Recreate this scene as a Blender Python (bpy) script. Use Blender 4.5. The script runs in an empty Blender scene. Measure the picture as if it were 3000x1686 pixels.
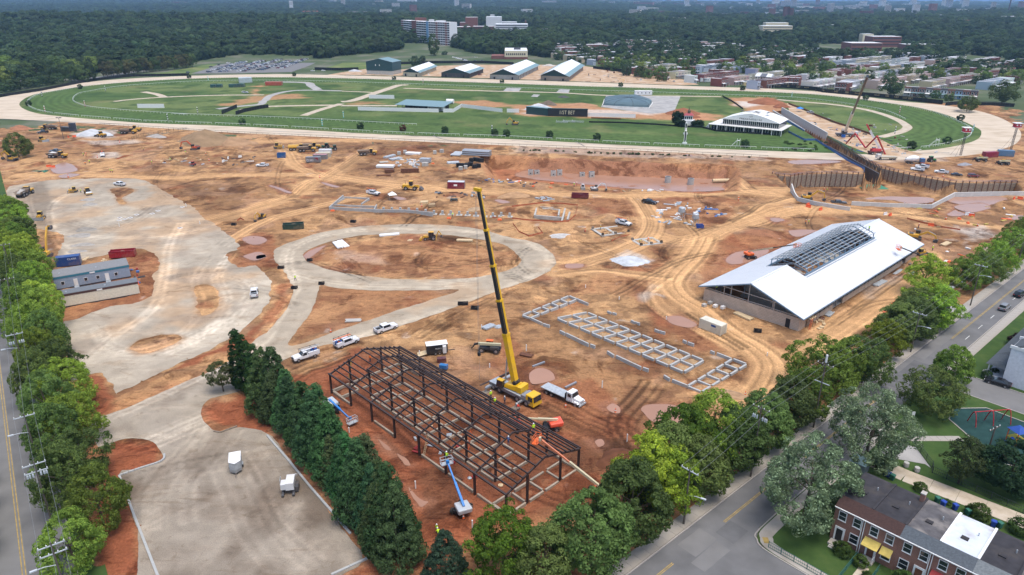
import bpy,bmesh,math,random
import numpy as np
from math import cos,sin,dist,hypot,atan2
from mathutils import Vector,Matrix
from mathutils.geometry import delaunay_2d_cdt
R=math.radians
rnd=random.Random(7)
S=bpy.context.scene
COL=S.collection
# camera, sky, sun, exposure
CAMH,FPX,YH=75.0,2050.0,-2.0
PITCH=math.atan((843-YH)/FPX)
cam=bpy.data.cameras.new('camera');camo=bpy.data.objects.new('camera',cam);COL.objects.link(camo)
camo.location=(0,0,CAMH);camo.rotation_euler=(math.pi/2-PITCH,0,0)
cam.sensor_width=36;cam.lens=36*FPX/3000;cam.clip_end=60000;cam.clip_start=1
S.camera=camo
wd=bpy.data.worlds.new('World');S.world=wd;wd.use_nodes=True
nt=wd.node_tree;bg=nt.nodes['Background']
sky=nt.nodes.new('ShaderNodeTexSky');sky.sky_type='NISHITA';sky.sun_disc=False
SUN_EL,SUN_AZ=R(74),R(140)
sky.sun_elevation=SUN_EL;sky.sun_rotation=SUN_AZ;sky.dust_density=3.0;sky.air_density=1.0;sky.ozone_density=1.5
nt.links.new(sky.outputs[0],bg.inputs[0]);bg.inputs[1].default_value=0.15
sun=bpy.data.lights.new('sun','SUN');sun.energy=1.5;sun.angle=R(35);sun.color=(1,.96,.90)
suno=bpy.data.objects.new('sun',sun);COL.objects.link(suno)
sd=Vector((sin(SUN_AZ)*cos(SUN_EL),cos(SUN_AZ)*cos(SUN_EL),sin(SUN_EL)))
suno.rotation_euler=sd.to_track_quat('Z','Y').to_euler()
S.view_settings.view_transform='Standard';S.view_settings.look='None'
S.view_settings.gamma=1;S.view_settings.use_curve_mapping=False;S.view_settings.exposure=0.78
S.cycles.max_bounces=5;S.cycles.diffuse_bounces=2;S.cycles.glossy_bounces=2;S.cycles.transmission_bounces=2
S.cycles.volume_bounces=0;S.cycles.transparent_max_bounces=4
VW={'F':(0,0,.85867),'T':(0,0,2.576),'U':(1000,0,2.576),'V':(2000,0,2.576),'A':(0,340,3.4347),'B':(750,340,3.4347),'C':(1500,240,3.016),'D':(2250,240,3.016),'E':(0,600,2.633),'G':(750,600,2.633),'M':(1500,600,2.633),'N':(2250,600,2.633),'I':(0,1136,2.633),'J':(750,1136,2.633),'K':(1500,1136,2.633),'L':(2250,1136,2.633)}
def ray(v,x,y):
 ox,oy,s=VW[v];x=ox+x/s;y=oy+y/s
 dx=(x-1500)/FPX;dy=-(y-843)/FPX
 return(dx,cos(PITCH)+dy*sin(PITCH),-sin(PITCH)+dy*cos(PITCH))
def g(v,x,y,z=0.0):
 d=ray(v,x,y);t=(z-CAMH)/d[2]
 return(d[0]*t,d[1]*t)
def gl(v,*pts,z=0.0):
 return[g(v,a,b,z) for a,b in pts]
def hgt(v,xb,yb,xt,yt,zb=0.0):
 X,Y=g(v,xb,yb,zb);d=ray(v,xt,yt)
 return CAMH+d[2]*Y/d[1]-zb
def og(v,x0,y0,x1,y1,z=0.0):
 a=g(v,x0,y0,z);b=g(v,x1,y1,z)
 return((a[0]+b[0])/2,(a[1]+b[1])/2),atan2(b[1]-a[1],b[0]-a[0]),hypot(b[0]-a[0],b[1]-a[1])
MATS={}
def mk(name,col=(.5,.5,.5),rough=.7,var=.12,scale=1.5,metal=0.,objcol=False,bump=0.,spec=.4,attr=None,dirt=None,emit=None,alpha=None,coord='Object',detail=4):
 if name in MATS:return MATS[name]
 m=bpy.data.materials.new(name);m.use_nodes=True;MATS[name]=m
 n=m.node_tree.nodes;l=m.node_tree.links;b=n['Principled BSDF']
 b.inputs['Roughness'].default_value=rough;b.inputs['Metallic'].default_value=metal
 b.inputs['Specular IOR Level'].default_value=spec
 tc=n.new('ShaderNodeTexCoord')
 nz=n.new('ShaderNodeTexNoise');nz.inputs['Scale'].default_value=scale;nz.inputs['Detail'].default_value=detail
 l.new(tc.outputs[coord],nz.inputs['Vector'])
 if objcol:
  oi=n.new('ShaderNodeObjectInfo');src=oi.outputs['Color']
 elif attr:
  at=n.new('ShaderNodeAttribute');at.attribute_name=attr;src=at.outputs['Color']
 else:
  rg=n.new('ShaderNodeRGB');rg.outputs[0].default_value=(*col,1);src=rg.outputs[0]
 mr=n.new('ShaderNodeMapRange');mr.inputs[1].default_value=.25;mr.inputs[2].default_value=.75
 mr.inputs[3].default_value=1-var;mr.inputs[4].default_value=1+var
 l.new(nz.outputs[0],mr.inputs[0])
 mx=n.new('ShaderNodeVectorMath');mx.operation='MULTIPLY'
 l.new(src,mx.inputs[0]);l.new(mr.outputs[0],mx.inputs[1]);out=mx.outputs[0]
 if dirt:
  nd=n.new('ShaderNodeTexNoise');nd.inputs['Scale'].default_value=scale*.45;nd.inputs['Detail'].default_value=6
  l.new(tc.outputs[coord],nd.inputs['Vector'])
  cr=n.new('ShaderNodeMapRange');cr.inputs[1].default_value=.48;cr.inputs[2].default_value=.72;cr.inputs[3].default_value=0;cr.inputs[4].default_value=dirt[1]
  l.new(nd.outputs[0],cr.inputs[0])
  mm=n.new('ShaderNodeMix');mm.data_type='RGBA';l.new(cr.outputs[0],mm.inputs['Factor'])
  l.new(out,mm.inputs['A']);mm.inputs['B'].default_value=(*dirt[0],1);out=mm.outputs['Result']
 l.new(out,b.inputs['Base Color'])
 if bump:
  bp=n.new('ShaderNodeBump');bp.inputs['Strength'].default_value=bump;bp.inputs['Distance'].default_value=.1
  l.new(nz.outputs[0],bp.inputs['Height']);l.new(bp.outputs[0],b.inputs['Normal'])
 if emit:
  b.inputs['Emission Color'].default_value=(*emit[0],1);b.inputs['Emission Strength'].default_value=emit[1]
 return m
mk('paint',rough=.35,var=.05,objcol=True,spec=.5,dirt=((.30,.2,.12),.35),scale=1.2)
mk('coat',rough=.75,var=.12,objcol=True,scale=2.0)
mk('carpaint',rough=.25,var=.03,objcol=True,spec=.6)
mk('glass',(.02,.025,.03),rough=.08,var=.3,scale=.6,spec=.8)
mk('tyre',(.02,.02,.02),rough=.9,dirt=((.25,.16,.1),.5),scale=3)
mk('rim',(.35,.35,.36),rough=.4,metal=.6)
mk('black',(.018,.018,.02),rough=.6,scale=2)
mk('dkmetal',(.06,.06,.065),rough=.5,dirt=((.25,.16,.1),.4))
mk('steel',(.36,.38,.40),rough=.45,metal=.5,scale=3)
mk('galv',(.42,.45,.47),rough=.5,metal=.3,scale=2,var=.2)
mk('white',(.72,.72,.70),rough=.5,var=.06,scale=1)
mk('whitew',(.68,.67,.64),rough=.6,var=.08,scale=.8,dirt=((.35,.28,.2),.35))
mk('concrete',(.40,.39,.36),rough=.85,var=.16,scale=1.2,dirt=((.33,.24,.16),.5),bump=.1)
mk('concrete_new',(.36,.365,.355),rough=.85,var=.12,scale=.8,dirt=((.36,.27,.18),.45))
mk('wood',(.36,.25,.14),rough=.8,var=.25,scale=2)
mk('newwood',(.55,.42,.25),rough=.8,var=.15,scale=2)
mk('oldwood',(.20,.16,.12),rough=.9,var=.25,scale=2)
mk('rust',(.13,.055,.03),rough=.85,var=.3,scale=2)
mk('asphalt',(.125,.124,.124),rough=.9,var=.22,scale=.25,dirt=((.16,.155,.15),.5),coord='Object',detail=8)
mk('orange',(.75,.13,.03),rough=.5,var=.1)
mk('catyellow',(.62,.33,.04),rough=.45,var=.08,dirt=((.30,.2,.12),.45),scale=1.2)
mk('blackfab',(.012,.012,.014),rough=.85,var=.3,scale=.7)
mk('bark',(.09,.07,.05),rough=.95,var=.3,scale=3)
mk('yellowline',(.33,.23,.07),rough=.8,var=.35,scale=1.2)
mk('whiteline',(.55,.55,.53),rough=.8,var=.3,scale=1.2)
mk('skin',(.30,.17,.11),rough=.6)
mk('hivis',(.55,.80,.05),rough=.7)
mk('denim',(.05,.06,.10),rough=.9)
class MB:
 def B(s,name,parent,**k):return s.build(name,None,parent,**k)
 def __init__(s):s.v=[];s.f=[];s.mi=[];s.mats=[];s.cur=0
 def mat(s,m):
  m=MATS[m] if isinstance(m,str) else m
  if m not in s.mats:s.mats.append(m)
  s.cur=s.mats.index(m);return s
 def add(s,vs,fs):
  o=len(s.v);s.v+=[tuple(a) for a in vs]
  for f in fs:s.f.append([i+o for i in f]);s.mi.append(s.cur)
  return s
 def hexa(s,p):
  return s.add(p,[(3,2,1,0),(4,5,6,7),(0,1,5,4),(1,2,6,5),(2,3,7,6),(3,0,4,7)])
 def box(s,x0,x1,y0,y1,z0,z1):
  return s.hexa([(x0,y0,z0),(x1,y0,z0),(x1,y1,z0),(x0,y1,z0),(x0,y0,z1),(x1,y0,z1),(x1,y1,z1),(x0,y1,z1)])
 def taper(s,x0,x1,y0,y1,z0,z1,ix0=0,ix1=0,iy=0):
  return s.hexa([(x0,y0,z0),(x1,y0,z0),(x1,y1,z0),(x0,y1,z0),(x0+ix0,y0+iy,z1),(x1-ix1,y0+iy,z1),(x1-ix1,y1-iy,z1),(x0+ix0,y1-iy,z1)])
 def rbox(s,cx,cy,z0,lx,ly,h,a):
  c,n=cos(a),sin(a);q=[]
  for z in(z0,z0+h):
   for ax,ay in((-lx/2,-ly/2),(lx/2,-ly/2),(lx/2,ly/2),(-lx/2,ly/2)):
    q.append((cx+ax*c-ay*n,cy+ax*n+ay*c,z))
  return s.hexa(q)
 def bar(s,p,q,w,h=None,up=(0,0,1)):
  h=h or w;p=Vector(p);q=Vector(q);d=(q-p).normalized();up=Vector(up)
  if abs(d.dot(up))>.98:up=Vector((1,0,0))
  a=d.cross(up).normalized()*(w/2);b=a.cross(d).normalized()*(h/2)
  return s.hexa([p-a-b,p+a-b,q+a-b,q-a-b,p-a+b,p+a+b,q+a+b,q-a+b])
 def tube(s,p,q,r,r2=None,n=8,caps=True):
  r2=r if r2 is None else r2;p=Vector(p);q=Vector(q);d=(q-p).normalized()
  up=Vector((0,0,1)) if abs(d.z)<.95 else Vector((1,0,0))
  a=d.cross(up).normalized();b=a.cross(d)
  vs=[];
  for c,rr in((p,r),(q,r2)):
   for i in range(n):
    t=2*math.pi*i/n;vs.append(c+(a*cos(t)+b*sin(t))*rr)
  fs=[(i,(i+1)%n,n+(i+1)%n,n+i) for i in range(n)]
  if caps:fs+=[tuple(range(n-1,-1,-1)),tuple(range(n,2*n))]
  return s.add(vs,fs)
 def prism(s,poly,a,b,axis='y'):
  n=len(poly);mkp={'y':lambda u,v,t:(u,t,v),'z':lambda u,v,t:(u,v,t),'x':lambda u,v,t:(t,u,v)}[axis]
  vs=[mkp(u,v,a) for u,v in poly]+[mkp(u,v,b) for u,v in poly]
  return s.add(vs,[(i,(i+1)%n,n+(i+1)%n,n+i) for i in range(n)]+[tuple(range(n-1,-1,-1)),tuple(range(n,2*n))])
 def lathe(s,prof,n=12,c=(0,0,0)):
  vs=[]
  for r,z in prof:
   for i in range(n):
    t=2*math.pi*i/n;vs.append((c[0]+r*cos(t),c[1]+r*sin(t),c[2]+z))
  fs=[]
  for k in range(len(prof)-1):
   for i in range(n):fs.append((k*n+i,k*n+(i+1)%n,(k+1)*n+(i+1)%n,(k+1)*n+i))
  fs.append(tuple(range(n-1,-1,-1)));fs.append(tuple(range((len(prof)-1)*n,len(prof)*n)))
  return s.add(vs,fs)
 def quad(s,a,b,c,d):return s.add([a,b,c,d],[(0,1,2,3)])
 def mesh(s,name,smooth=False):
  me=bpy.data.meshes.new(name);me.from_pydata(s.v,[],s.f)
  for m in s.mats:me.materials.append(m)
  me.polygons.foreach_set('material_index',s.mi)
  bm=bmesh.new();bm.from_mesh(me);bmesh.ops.recalc_face_normals(bm,faces=bm.faces);bm.to_mesh(me);bm.free()
  if smooth:me.polygons.foreach_set('use_smooth',[True]*len(me.polygons))
  me.update();return me
 def build(s,name,m=None,parent=None,smooth=False,color=None,bevel=0,loc=None):
  if m is not None and not s.mats:s.mat(m)
  o=bpy.data.objects.new(name,s.mesh(name,smooth));COL.objects.link(o)
  if parent:o.parent=parent
  if color:o.color=(*color,1)
  if loc:o.location=loc
  if bevel:
   md=o.modifiers.new('bevel','BEVEL');md.width=bevel;md.segments=2;md.limit_method='ANGLE'
  return o
def mb(m=None):
 b=MB()
 if m:b.mat(m)
 return b
def tag(o,label,cat,group=None,kind=None):
 if label:o['label']=label
 if cat:o['category']=cat
 if group:o['group']=group
 if kind:o['kind']=kind
 return o
def structure(o):o['kind']='structure';return o
def thing(name,label,cat,loc=(0,0,0),rz=0.,group=None):
 o=bpy.data.objects.new(name,None);COL.objects.link(o);o.empty_display_size=.5
 o.location=loc;o.rotation_euler=(0,0,rz);return tag(o,label,cat,group)
KIDS={}
def kids(o):
 return[c for c in o.children]
def copy_tree(o,parent=None):
 c=o.copy();COL.objects.link(c);c.parent=parent
 if parent:c.matrix_parent_inverse=o.matrix_parent_inverse
 for ch in o.children:copy_tree(ch,c)
 return c
def setcol(o,col,old=None):
 o.color=(*col,1)
 for ch in o.children:setcol(ch,col)
def meshnp(name,V,F,mat,cols=None,smooth=True):
 me=bpy.data.meshes.new(name);V=np.asarray(V,np.float32);F=np.asarray(F,np.int32);k=F.shape[1]
 me.vertices.add(len(V));me.vertices.foreach_set('co',V.ravel())
 me.loops.add(F.size);me.loops.foreach_set('vertex_index',F.ravel())
 me.polygons.add(len(F));me.polygons.foreach_set('loop_start',np.arange(0,F.size,k,dtype=np.int32));me.polygons.foreach_set('loop_total',np.full(len(F),k,np.int32))
 if smooth:me.polygons.foreach_set('use_smooth',np.ones(len(F),bool))
 if cols is not None:
  a=me.color_attributes.new('Col','FLOAT_COLOR','POINT');c4=np.ones((len(V),4),np.float32);c4[:,:cols.shape[1]]=cols;a.data.foreach_set('color',c4 .ravel())
 me.materials.append(MATS[mat] if isinstance(mat,str) else mat);me.update(calc_edges=True);me.validate()
 return me
def link(name,me,parent=None,loc=None):
 o=bpy.data.objects.new(name,me);COL.objects.link(o)
 if parent:o.parent=parent
 if loc:o.location=loc
 return o
def vnoise(x,y,seed=0):
 xi=np.floor(x).astype(np.int64);yi=np.floor(y).astype(np.int64);fx=x-xi;fy=y-yi
 fx=fx*fx*(3-2*fx);fy=fy*fy*(3-2*fy)
 def h(a,b):
  n=(a*374761393+b*668265263+seed*1442695041)&0xffffffff
  n=((n^(n>>13))*1274126177)&0xffffffff
  return((n^(n>>16))&0xffff)/65535.0
 return(h(xi,yi)*(1-fx)+h(xi+1,yi)*fx)*(1-fy)+(h(xi,yi+1)*(1-fx)+h(xi+1,yi+1)*fx)*fy
def fbm(x,y,s,seed=0,oct=4):
 t=0;a=.5;f=1.0/s;w=0
 for i in range(oct):
  t=t+a*vnoise(x*f+i*17.3,y*f-i*9.1,seed+i);w+=a;a*=.5;f*=2.03
 return t/w
def sst(e0,e1,x):
 t=np.clip((x-e0)/(e1-e0),0,1);return t*t*(3-2*t)
def sdf(poly,X,Y):
 P=np.asarray(poly,float);Q=np.roll(P,-1,0);d=np.full(X.shape,1e9);ins=np.zeros(X.shape,bool)
 for(x0,y0),(x1,y1) in zip(P,Q):
  ex,ey=x1-x0,y1-y0;L=ex*ex+ey*ey+1e-9
  t=np.clip(((X-x0)*ex+(Y-y0)*ey)/L,0,1)
  d=np.minimum(d,(X-x0-t*ex)**2+(Y-y0-t*ey)**2)
  c=((y0>Y)!=(y1>Y))&(X<(x1-x0)*(Y-y0)/((y1-y0) or 1e-9)+x0);ins^=c
 d=np.sqrt(d);return np.where(ins,-d,d)
def sdfb(poly,X,Y,pad=12.):
 P=np.asarray(poly);out=np.full(X.shape,1e3)
 m=(X>P[:,0].min()-pad)&(X<P[:,0].max()+pad)&(Y>P[:,1].min()-pad)&(Y<P[:,1].max()+pad)
 if m.any():out[m]=sdf(poly,X[m],Y[m])
 return out
def pld(line,X,Y,pad=6.):
 out=np.full(X.shape,1e3)
 for(x0,y0),(x1,y1) in zip(line[:-1],line[1:]):
  m=(X>min(x0,x1)-pad)&(X<max(x0,x1)+pad)&(Y>min(y0,y1)-pad)&(Y<max(y0,y1)+pad)
  if not m.any():continue
  ex,ey=x1-x0,y1-y0;L=ex*ex+ey*ey+1e-9;xx=X[m];yy=Y[m]
  t=np.clip(((xx-x0)*ex+(yy-y0)*ey)/L,0,1)
  out[m]=np.minimum(out[m],np.hypot(xx-x0-t*ex,yy-y0-t*ey))
 return out
def crom(pts,closed=False,n=6):
 P=[Vector((a[0],a[1])) for a in pts];N=len(P);out=[]
 rng=range(N) if closed else range(N-1)
 for i in rng:
  if closed:a,b,c,d=P[(i-1)%N],P[i],P[(i+1)%N],P[(i+2)%N]
  else:a,b,c,d=P[max(i-1,0)],P[i],P[i+1],P[min(i+2,N-1)]
  for k in range(n):
   t=k/n
   q=.5*((2*b)+(c-a)*t+(2*a-5*b+4*c-d)*t*t+(3*b-a-3*c+d)*t**3)
   out.append((q.x,q.y))
 if not closed:out.append((P[-1].x,P[-1].y))
 return out
def resample(line,step):
 out=[line[0]]
 for a,b in zip(line[:-1],line[1:]):
  L=hypot(b[0]-a[0],b[1]-a[1]);k=max(1,int(round(L/step)))
  for i in range(1,k+1):out.append((a[0]+(b[0]-a[0])*i/k,a[1]+(b[1]-a[1])*i/k))
 return out
def ragged(poly,amp,step=.8,seed=3):
 q=resample(list(poly)+[poly[0]],step)[:-1];n=len(q);out=[]
 a=np.array(q);dx=fbm(a[:,0],a[:,1],3,seed)-.5;dy=fbm(a[:,0],a[:,1],3,seed+50)-.5
 return[(x+2*amp*u,y+2*amp*v) for(x,y),u,v in zip(q,dx,dy)]
def offset_line(line,d):
 out=[];n=len(line)
 for i in range(n):
  a=line[max(i-1,0)];b=line[min(i+1,n-1)];ex,ey=b[0]-a[0],b[1]-a[1];L=hypot(ex,ey) or 1
  out.append((line[i][0]-ey/L*d,line[i][1]+ex/L*d))
 return out
def strip_poly(line,w):return offset_line(line,w/2)+offset_line(line,-w/2)[::-1]
TXT={}
def make_text(s,w=None):
 c=bpy.data.curves.new('lettering','FONT');c.body=s;c.size=1;c.extrude=.004;c.align_x='CENTER';c.align_y='CENTER';c.resolution_u=2
 o=bpy.data.objects.new('lettering',c);COL.objects.link(o);dg=bpy.context.evaluated_depsgraph_get()
 me=bpy.data.meshes.new_from_object(o.evaluated_get(dg));me.name='lettering';bpy.data.objects.remove(o);TXT[s]=me
 return me
for s_ in('DXI','1/ST BET','1/ST','PREAKNESS/150','150','CAT','Genie','JLG','CLARK','BULLEIT','1/ST BET.','MOBILE'):make_text(s_)
def text(s,parent,loc,size,rot,m,width=None,name='lettering'):
 """lettering lies in local xy, rot = euler; size = letter height"""
 me=TXT[s].copy();me.materials.clear();me.materials.append(MATS[m]);o=link(name,me,parent);o.location=loc;o.rotation_euler=rot
 xs=[v.co.x for v in me.vertices];k=(width/(max(xs)-min(xs))) if width else size;o.scale=(k,size,max(size,.5));return o
def person_mesh(pose):
 J={'pel':(0,0,.95),'che':(0,0,1.3),'nek':(0,0,1.5),'hed':(.02,0,1.62),'top':(.02,0,1.74)}
 st=.28 if pose=='walk' else.0;lean=.35 if pose=='bend' else 0
 if lean:J.update(che=(.22,0,1.2),nek=(.36,0,1.36),hed=(.44,0,1.46),top=(.48,0,1.56))
 for s,k in((1,'l'),(-1,'r')):
  f=st*s;J['hip'+k]=(0,.1*s,.9);J['kne'+k]=(f*.6+.03,.11*s,.5);J['ank'+k]=(f-.02*(s<0),.12*s,.08);J['toe'+k]=(f+.18,.13*s,.04)
  c=J['che'];J['sho'+k]=(c[0]+.02+lean*.2,.2*s,c[2]+.12);J['elb'+k]=(c[0]-f*.5+(.15 if pose!='stand' else.02),.27*s,c[2]-.16);J['wri'+k]=(c[0]-f*.7+(.38 if pose=='bend' else.2 if pose=='work' else.08),.24*s,c[2]-(.42 if pose!='work' else.1));J['han'+k]=(J['wri'+k][0]+.05,.23*s,J['wri'+k][2]-.08)
 E=[('pel','che'),('che','nek'),('nek','hed'),('hed','top')]+[(a+k,b+k) for k in 'lr' for a,b in(('hip','kne'),('kne','ank'),('ank','toe'),('sho','elb'),('elb','wri'),('wri','han'))]+[('pel','hipl'),('pel','hipr'),('che','shol'),('che','shor')]
 rad={'pel':.15,'che':.17,'nek':.065,'hed':.095,'top':.08,'hip':.1,'kne':.07,'ank':.05,'toe':.045,'sho':.08,'elb':.05,'wri':.038,'han':.045}
 names=list(J);me=bpy.data.meshes.new('body');me.from_pydata([J[n] for n in names],[(names.index(a),names.index(b)) for a,b in E],[]);o=bpy.data.objects.new('body',me);COL.objects.link(o)
 md=o.modifiers.new('skin','SKIN');sv=me.skin_vertices[0].data
 for i,n in enumerate(names):r=rad[n[:3]];sv[i].radius=(r,r);sv[i].use_root=n=='pel'
 ss=o.modifiers.new('sub','SUBSURF');ss.levels=1;ss.render_levels=1
 dg=bpy.context.evaluated_depsgraph_get();m2=bpy.data.meshes.new_from_object(o.evaluated_get(dg));bpy.data.objects.remove(o);m2 .name='body';m2 .materials.clear()
 for m in('denim','vest','skin','black'):m2 .materials.append(MATS[m] if m!='vest' else mk('vest',objcol=True,rough=.7))
 for p in m2 .polygons:
  c=p.center;z=c.z;p.material_index=3 if z<.12 else 0 if z<.93 else 2 if(z>1.5 and not lean) or(lean and c.x>.38 and z>1.36) else 1
 return m2
PERS={k:person_mesh(k) for k in('stand','walk','work','bend')}
_b=MB();_b.mat('white').lathe([(.135,0),(.13,.05),(.1,.11),(.04,.14)],10,(.02,0,1.68));HELM=_b.mesh('helmet')
HELM_B=None
def person(p,ang,pose,col,label,z=0.,hat=True):
 t=thing('person',label,'person',(p[0],p[1],z),ang);b=link('body',PERS[pose],t);b.color=(*col,1)
 if hat:h=link('helmet',HELM,t);h.location=(0,0,0) if pose!='bend' else(.44,0,-.19)
 return t
VUP=Vector((0,0,1))
TRK_OUT=gl('F',(-120,262),(-40,248),(0,246),(100,227),(250,204),(450,192.5),(667,187.5),(860,190),(1360,204),(1717,216.5),(1920,223))+gl('D',(60,66),(560,98),(1100,165),(1500,203),(1800,247),(2000,300),(2150,370),(2235,450),(2200,540),(2050,602),(1800,648),(1560,668),(1000,696),(560,690),(0,668))+gl('C',(1131,612),(0,566))+gl('B',(1300,243),(0,182))+gl('A',(2000,150),(1000,84),(400,50),(0,30))+gl('F',(-110,300),(-145,282))
TRK_IN=gl('T',(145,790),(230,725),(400,690),(700,645),(1100,613),(1500,593),(2000,585),(2576,592))+gl('U',(900,620),(1700,648),(2576,674))+gl('D',(200,100),(600,130),(1000,180),(1300,225),(1500,270),(1700,340),(1850,410),(1885,450),(1850,510),(1700,560),(1500,595),(1370,607),(900,640),(560,632),(0,612))+gl('C',(1131,568),(0,510))+gl('B',(1300,190),(0,117))+gl('A',(1500,75))+gl('T',(1000,925),(500,885),(250,850))
TRK_OUT=crom(TRK_OUT,True,5);TRK_IN=crom(TRK_IN,True,5)
LOT=gl('A',(60,740),(210,690),(480,650),(900,632),(1200,630),(1440,645),(1640,750),(1850,870),(1950,920),(2050,1030))+gl('E',(1640,140),(1850,320),(1740,380),(1840,485))+gl('F',(640,668),(668,690),(684,720),(672,765),(640,805),(590,843),(540,873),(470,905),(420,932),(345,968),(300,990))+gl('E',(910,1448),(780,1298),(660,1320),(545,1340),(510,1100),(480,920),(590,880),(800,800),(1100,740),(1190,680),(1180,560),(1230,480),(1225,420),(1150,360),(1050,338),(850,380),(600,430),(440,425),(470,330),(480,230))+gl('A',(350,1130),(180,1100),(100,980))
ISL=[gl('E',(1495,640),(1600,620),(1685,680),(1690,760),(1640,820),(1560,855),(1520,810),(1515,720)),gl('E',(1000,1110),(1060,1060),(1200,1010),(1330,1005),(1395,1040),(1300,1100),(1120,1155),(1020,1130)),gl('A',(1110,740),(1250,722),(1360,748),(1290,790),(1230,830),(1280,870),(1210,890),(1150,790))]
RING=gl('G',(135,380),(160,335),(300,280),(500,215),(800,170),(1100,152),(1400,155),(1700,185))+gl('M',(0,258),(150,285),(270,345),(340,430),(300,500),(170,575),(0,625))+gl('G',(1800,690),(1400,840),(900,1005),(520,1085),(280,1170),(130,1245),(-60,1290),(-190,1250),(0,1040),(110,960),(230,810),(285,700),(280,620),(210,510),(150,440))
RHOLE=[gl('G',(365,400),(400,350),(560,290),(800,240),(1100,225),(1400,228),(1700,265),(1900,305))+gl('M',(20,365),(70,415),(60,455),(0,490))+gl('G',(1880,525),(1620,568),(1200,578),(860,555),(620,515),(460,470)),gl('G',(500,622),(620,640),(900,662),(1300,662),(1520,655),(1525,680),(1140,800),(700,950),(480,1030),(290,1087),(250,1055),(300,990),(400,860),(475,710))]
DRIVE=gl('F',(222,1062),(300,1033),(420,982),(530,933),(600,898),(640,868),(690,880),(700,925),(650,950),(600,985),(530,1002),(505,1030),(512,1060),(545,1088),(600,1075),(685,1098),(760,1200),(860,1330),(918,1408),(852,1452),(850,1520),(392,1520),(345,1330),(300,1195),(345,1180),(400,1160),(408,1140),(385,1112),(330,1104),(285,1115),(258,1130),(238,1100))
PIT=gl('C',(-290,640),(0,655),(500,690),(1200,720),(1850,730),(1990,760),(2010,850),(1990,960))+gl('C',(1700,985),(1200,950),(700,925),(300,890),(0,865),(-200,850))
SUNK=gl('D',(40,800),(150,835),(300,818),(550,800),(845,815),(995,760),(1300,830),(1650,890),(2200,890),(2262,960),(2000,985),(1640,985),(1440,1080),(720,1080),(300,1040),(200,950))
TR_L=gl('D',(40,262),(320,435),(560,600),(850,770),(862,850))
TR_R=gl('D',(120,258),(520,490),(780,640),(1000,765),(1010,830))
TRENCH=TR_L+TR_R[::-1]
ROADDIR=Vector((.751,.660)).normalized();RD=(ROADDIR.x,ROADDIR.y);RN=(-RD[1],RD[0])
RK=g('K',1280,1150)
def rs(s,t):return(RK[0]+RD[0]*s+RN[0]*t,RK[1]+RD[1]*s+RN[1]*t)
LRD=Vector((-.593,.805)).normalized();LD=(LRD.x,LRD.y);LN=(LD[1],-LD[0]);LK=g('I',110,820)
def ls(s,t):return(LK[0]+LD[0]*s+LN[0]*t,LK[1]+LD[1]*s+LN[1]*t)
HAUL=[('F',[(60,440),(200,440),(430,446),(600,440),(800,440),(960,462),(1150,478),(1330,485),(1560,492),(1800,485),(1960,478),(2060,490)],9),('F',[(480,570),(600,535),(720,498),(800,460),(880,410),(935,372)],8),('F',[(700,330+40),(720,385),(740,415),(800,445)],7),('F',[(1000,470),(880,500),(760,530),(660,560),(560,620)],6),('F',[(560,360),(760,355),(960,352)],9),('F',[(1390,670),(1480,655),(1560,630),(1620,600),(1640,560),(1620,520),(1600,495)],9),('F',[(1640,590),(1700,605),(1770,600),(1850,570),(1950,540),(2080,528),(2300,540)],9),('F',[(1770,600),(1745,640),(1690,700),(1700,740),(1760,780),(1820,830),(1900,880),(1935,920),(1915,975),(1880,1010)],9),('F',[(1690,700),(1640,745),(1680,790),(1750,820),(1830,860)],5),('F',[(1400,690),(1500,680),(1600,690),(1690,700)],5),('F',[(2050,870),(2200,770),(2300,700),(2340,640)],8),('F',[(1830,440),(1850,455),(1880,480),(1950,490)],8),('F',[(1850,560),(1990,500),(2100,520),(2300,545),(2500,570)],7)]
HAUL=[(crom(gl(v,*p),False,6),w) for v,p,w in HAUL]
ISL=[crom(p,True,4) for p in ISL];RHOLE=[crom(p,True,3) for p in RHOLE];RING=crom(RING,True,3);DRIVE=crom(DRIVE,True,3);LOT=crom(LOT,True,3)
TRACKS=[]
def tracks(v,pts,n,spread,s,w=.3):
 c=crom(gl(v,*pts),False,4);r=random.Random(len(TRACKS)+5)
 for i in range(n):
  o=(r.random()-.5)*spread
  for e in(-.85,.85):TRACKS.append((offset_line(c,o+e),s*(.6+.6*r.random()),w*(.7+.6*r.random())))
_q=random.Random(12)
for _k in range(38):
 x,y,h,c=_q.uniform(250,2350),_q.uniform(375,760),_q.uniform(0,6.3),_q.uniform(-.35,.35);p=[]
 for _i in range(6):p.append((x,y));x+=45*cos(h);y+=14*sin(h);h+=c
 tracks('F',p,2,2.5,_q.choice((-.16,-.13,.13)),.28)
tracks('F',[(180,480),(120,520),(130,600),(170,640)],5,7,.12);tracks('F',[(390,520),(330,560),(250,580),(160,560)],5,9,-.10);tracks('F',[(560,640),(520,700),(540,760),(500,830),(400,880)],5,7,.12)
tracks('F',[(470,700),(560,690),(640,710),(650,750),(590,810),(480,860),(350,900),(250,880),(220,830)],9,9,.10)
tracks('F',[(470,560),(440,620),(430,700),(400,780),(300,850),(220,920)],7,8,.10)
tracks('F',[(230,1065),(400,995),(560,915),(650,865),(700,790),(740,720),(720,670),(740,620),(850,585),(1000,575)],5,4,.09)
tracks('F',[(560,920),(700,900),(900,850),(1100,790),(1280,725),(1370,680),(1380,640),(1300,600),(1150,580),(1000,575)],4,3.5,.08)
tracks('F',[(740,690),(860,715),(1050,722),(1200,715)],4,3.5,.08)
tracks('F',[(330,1130),(450,1080),(540,1040)],5,6,.10);tracks('F',[(560,1080),(500,1150),(430,1220),(420,1330)],5,9,.08)
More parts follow.
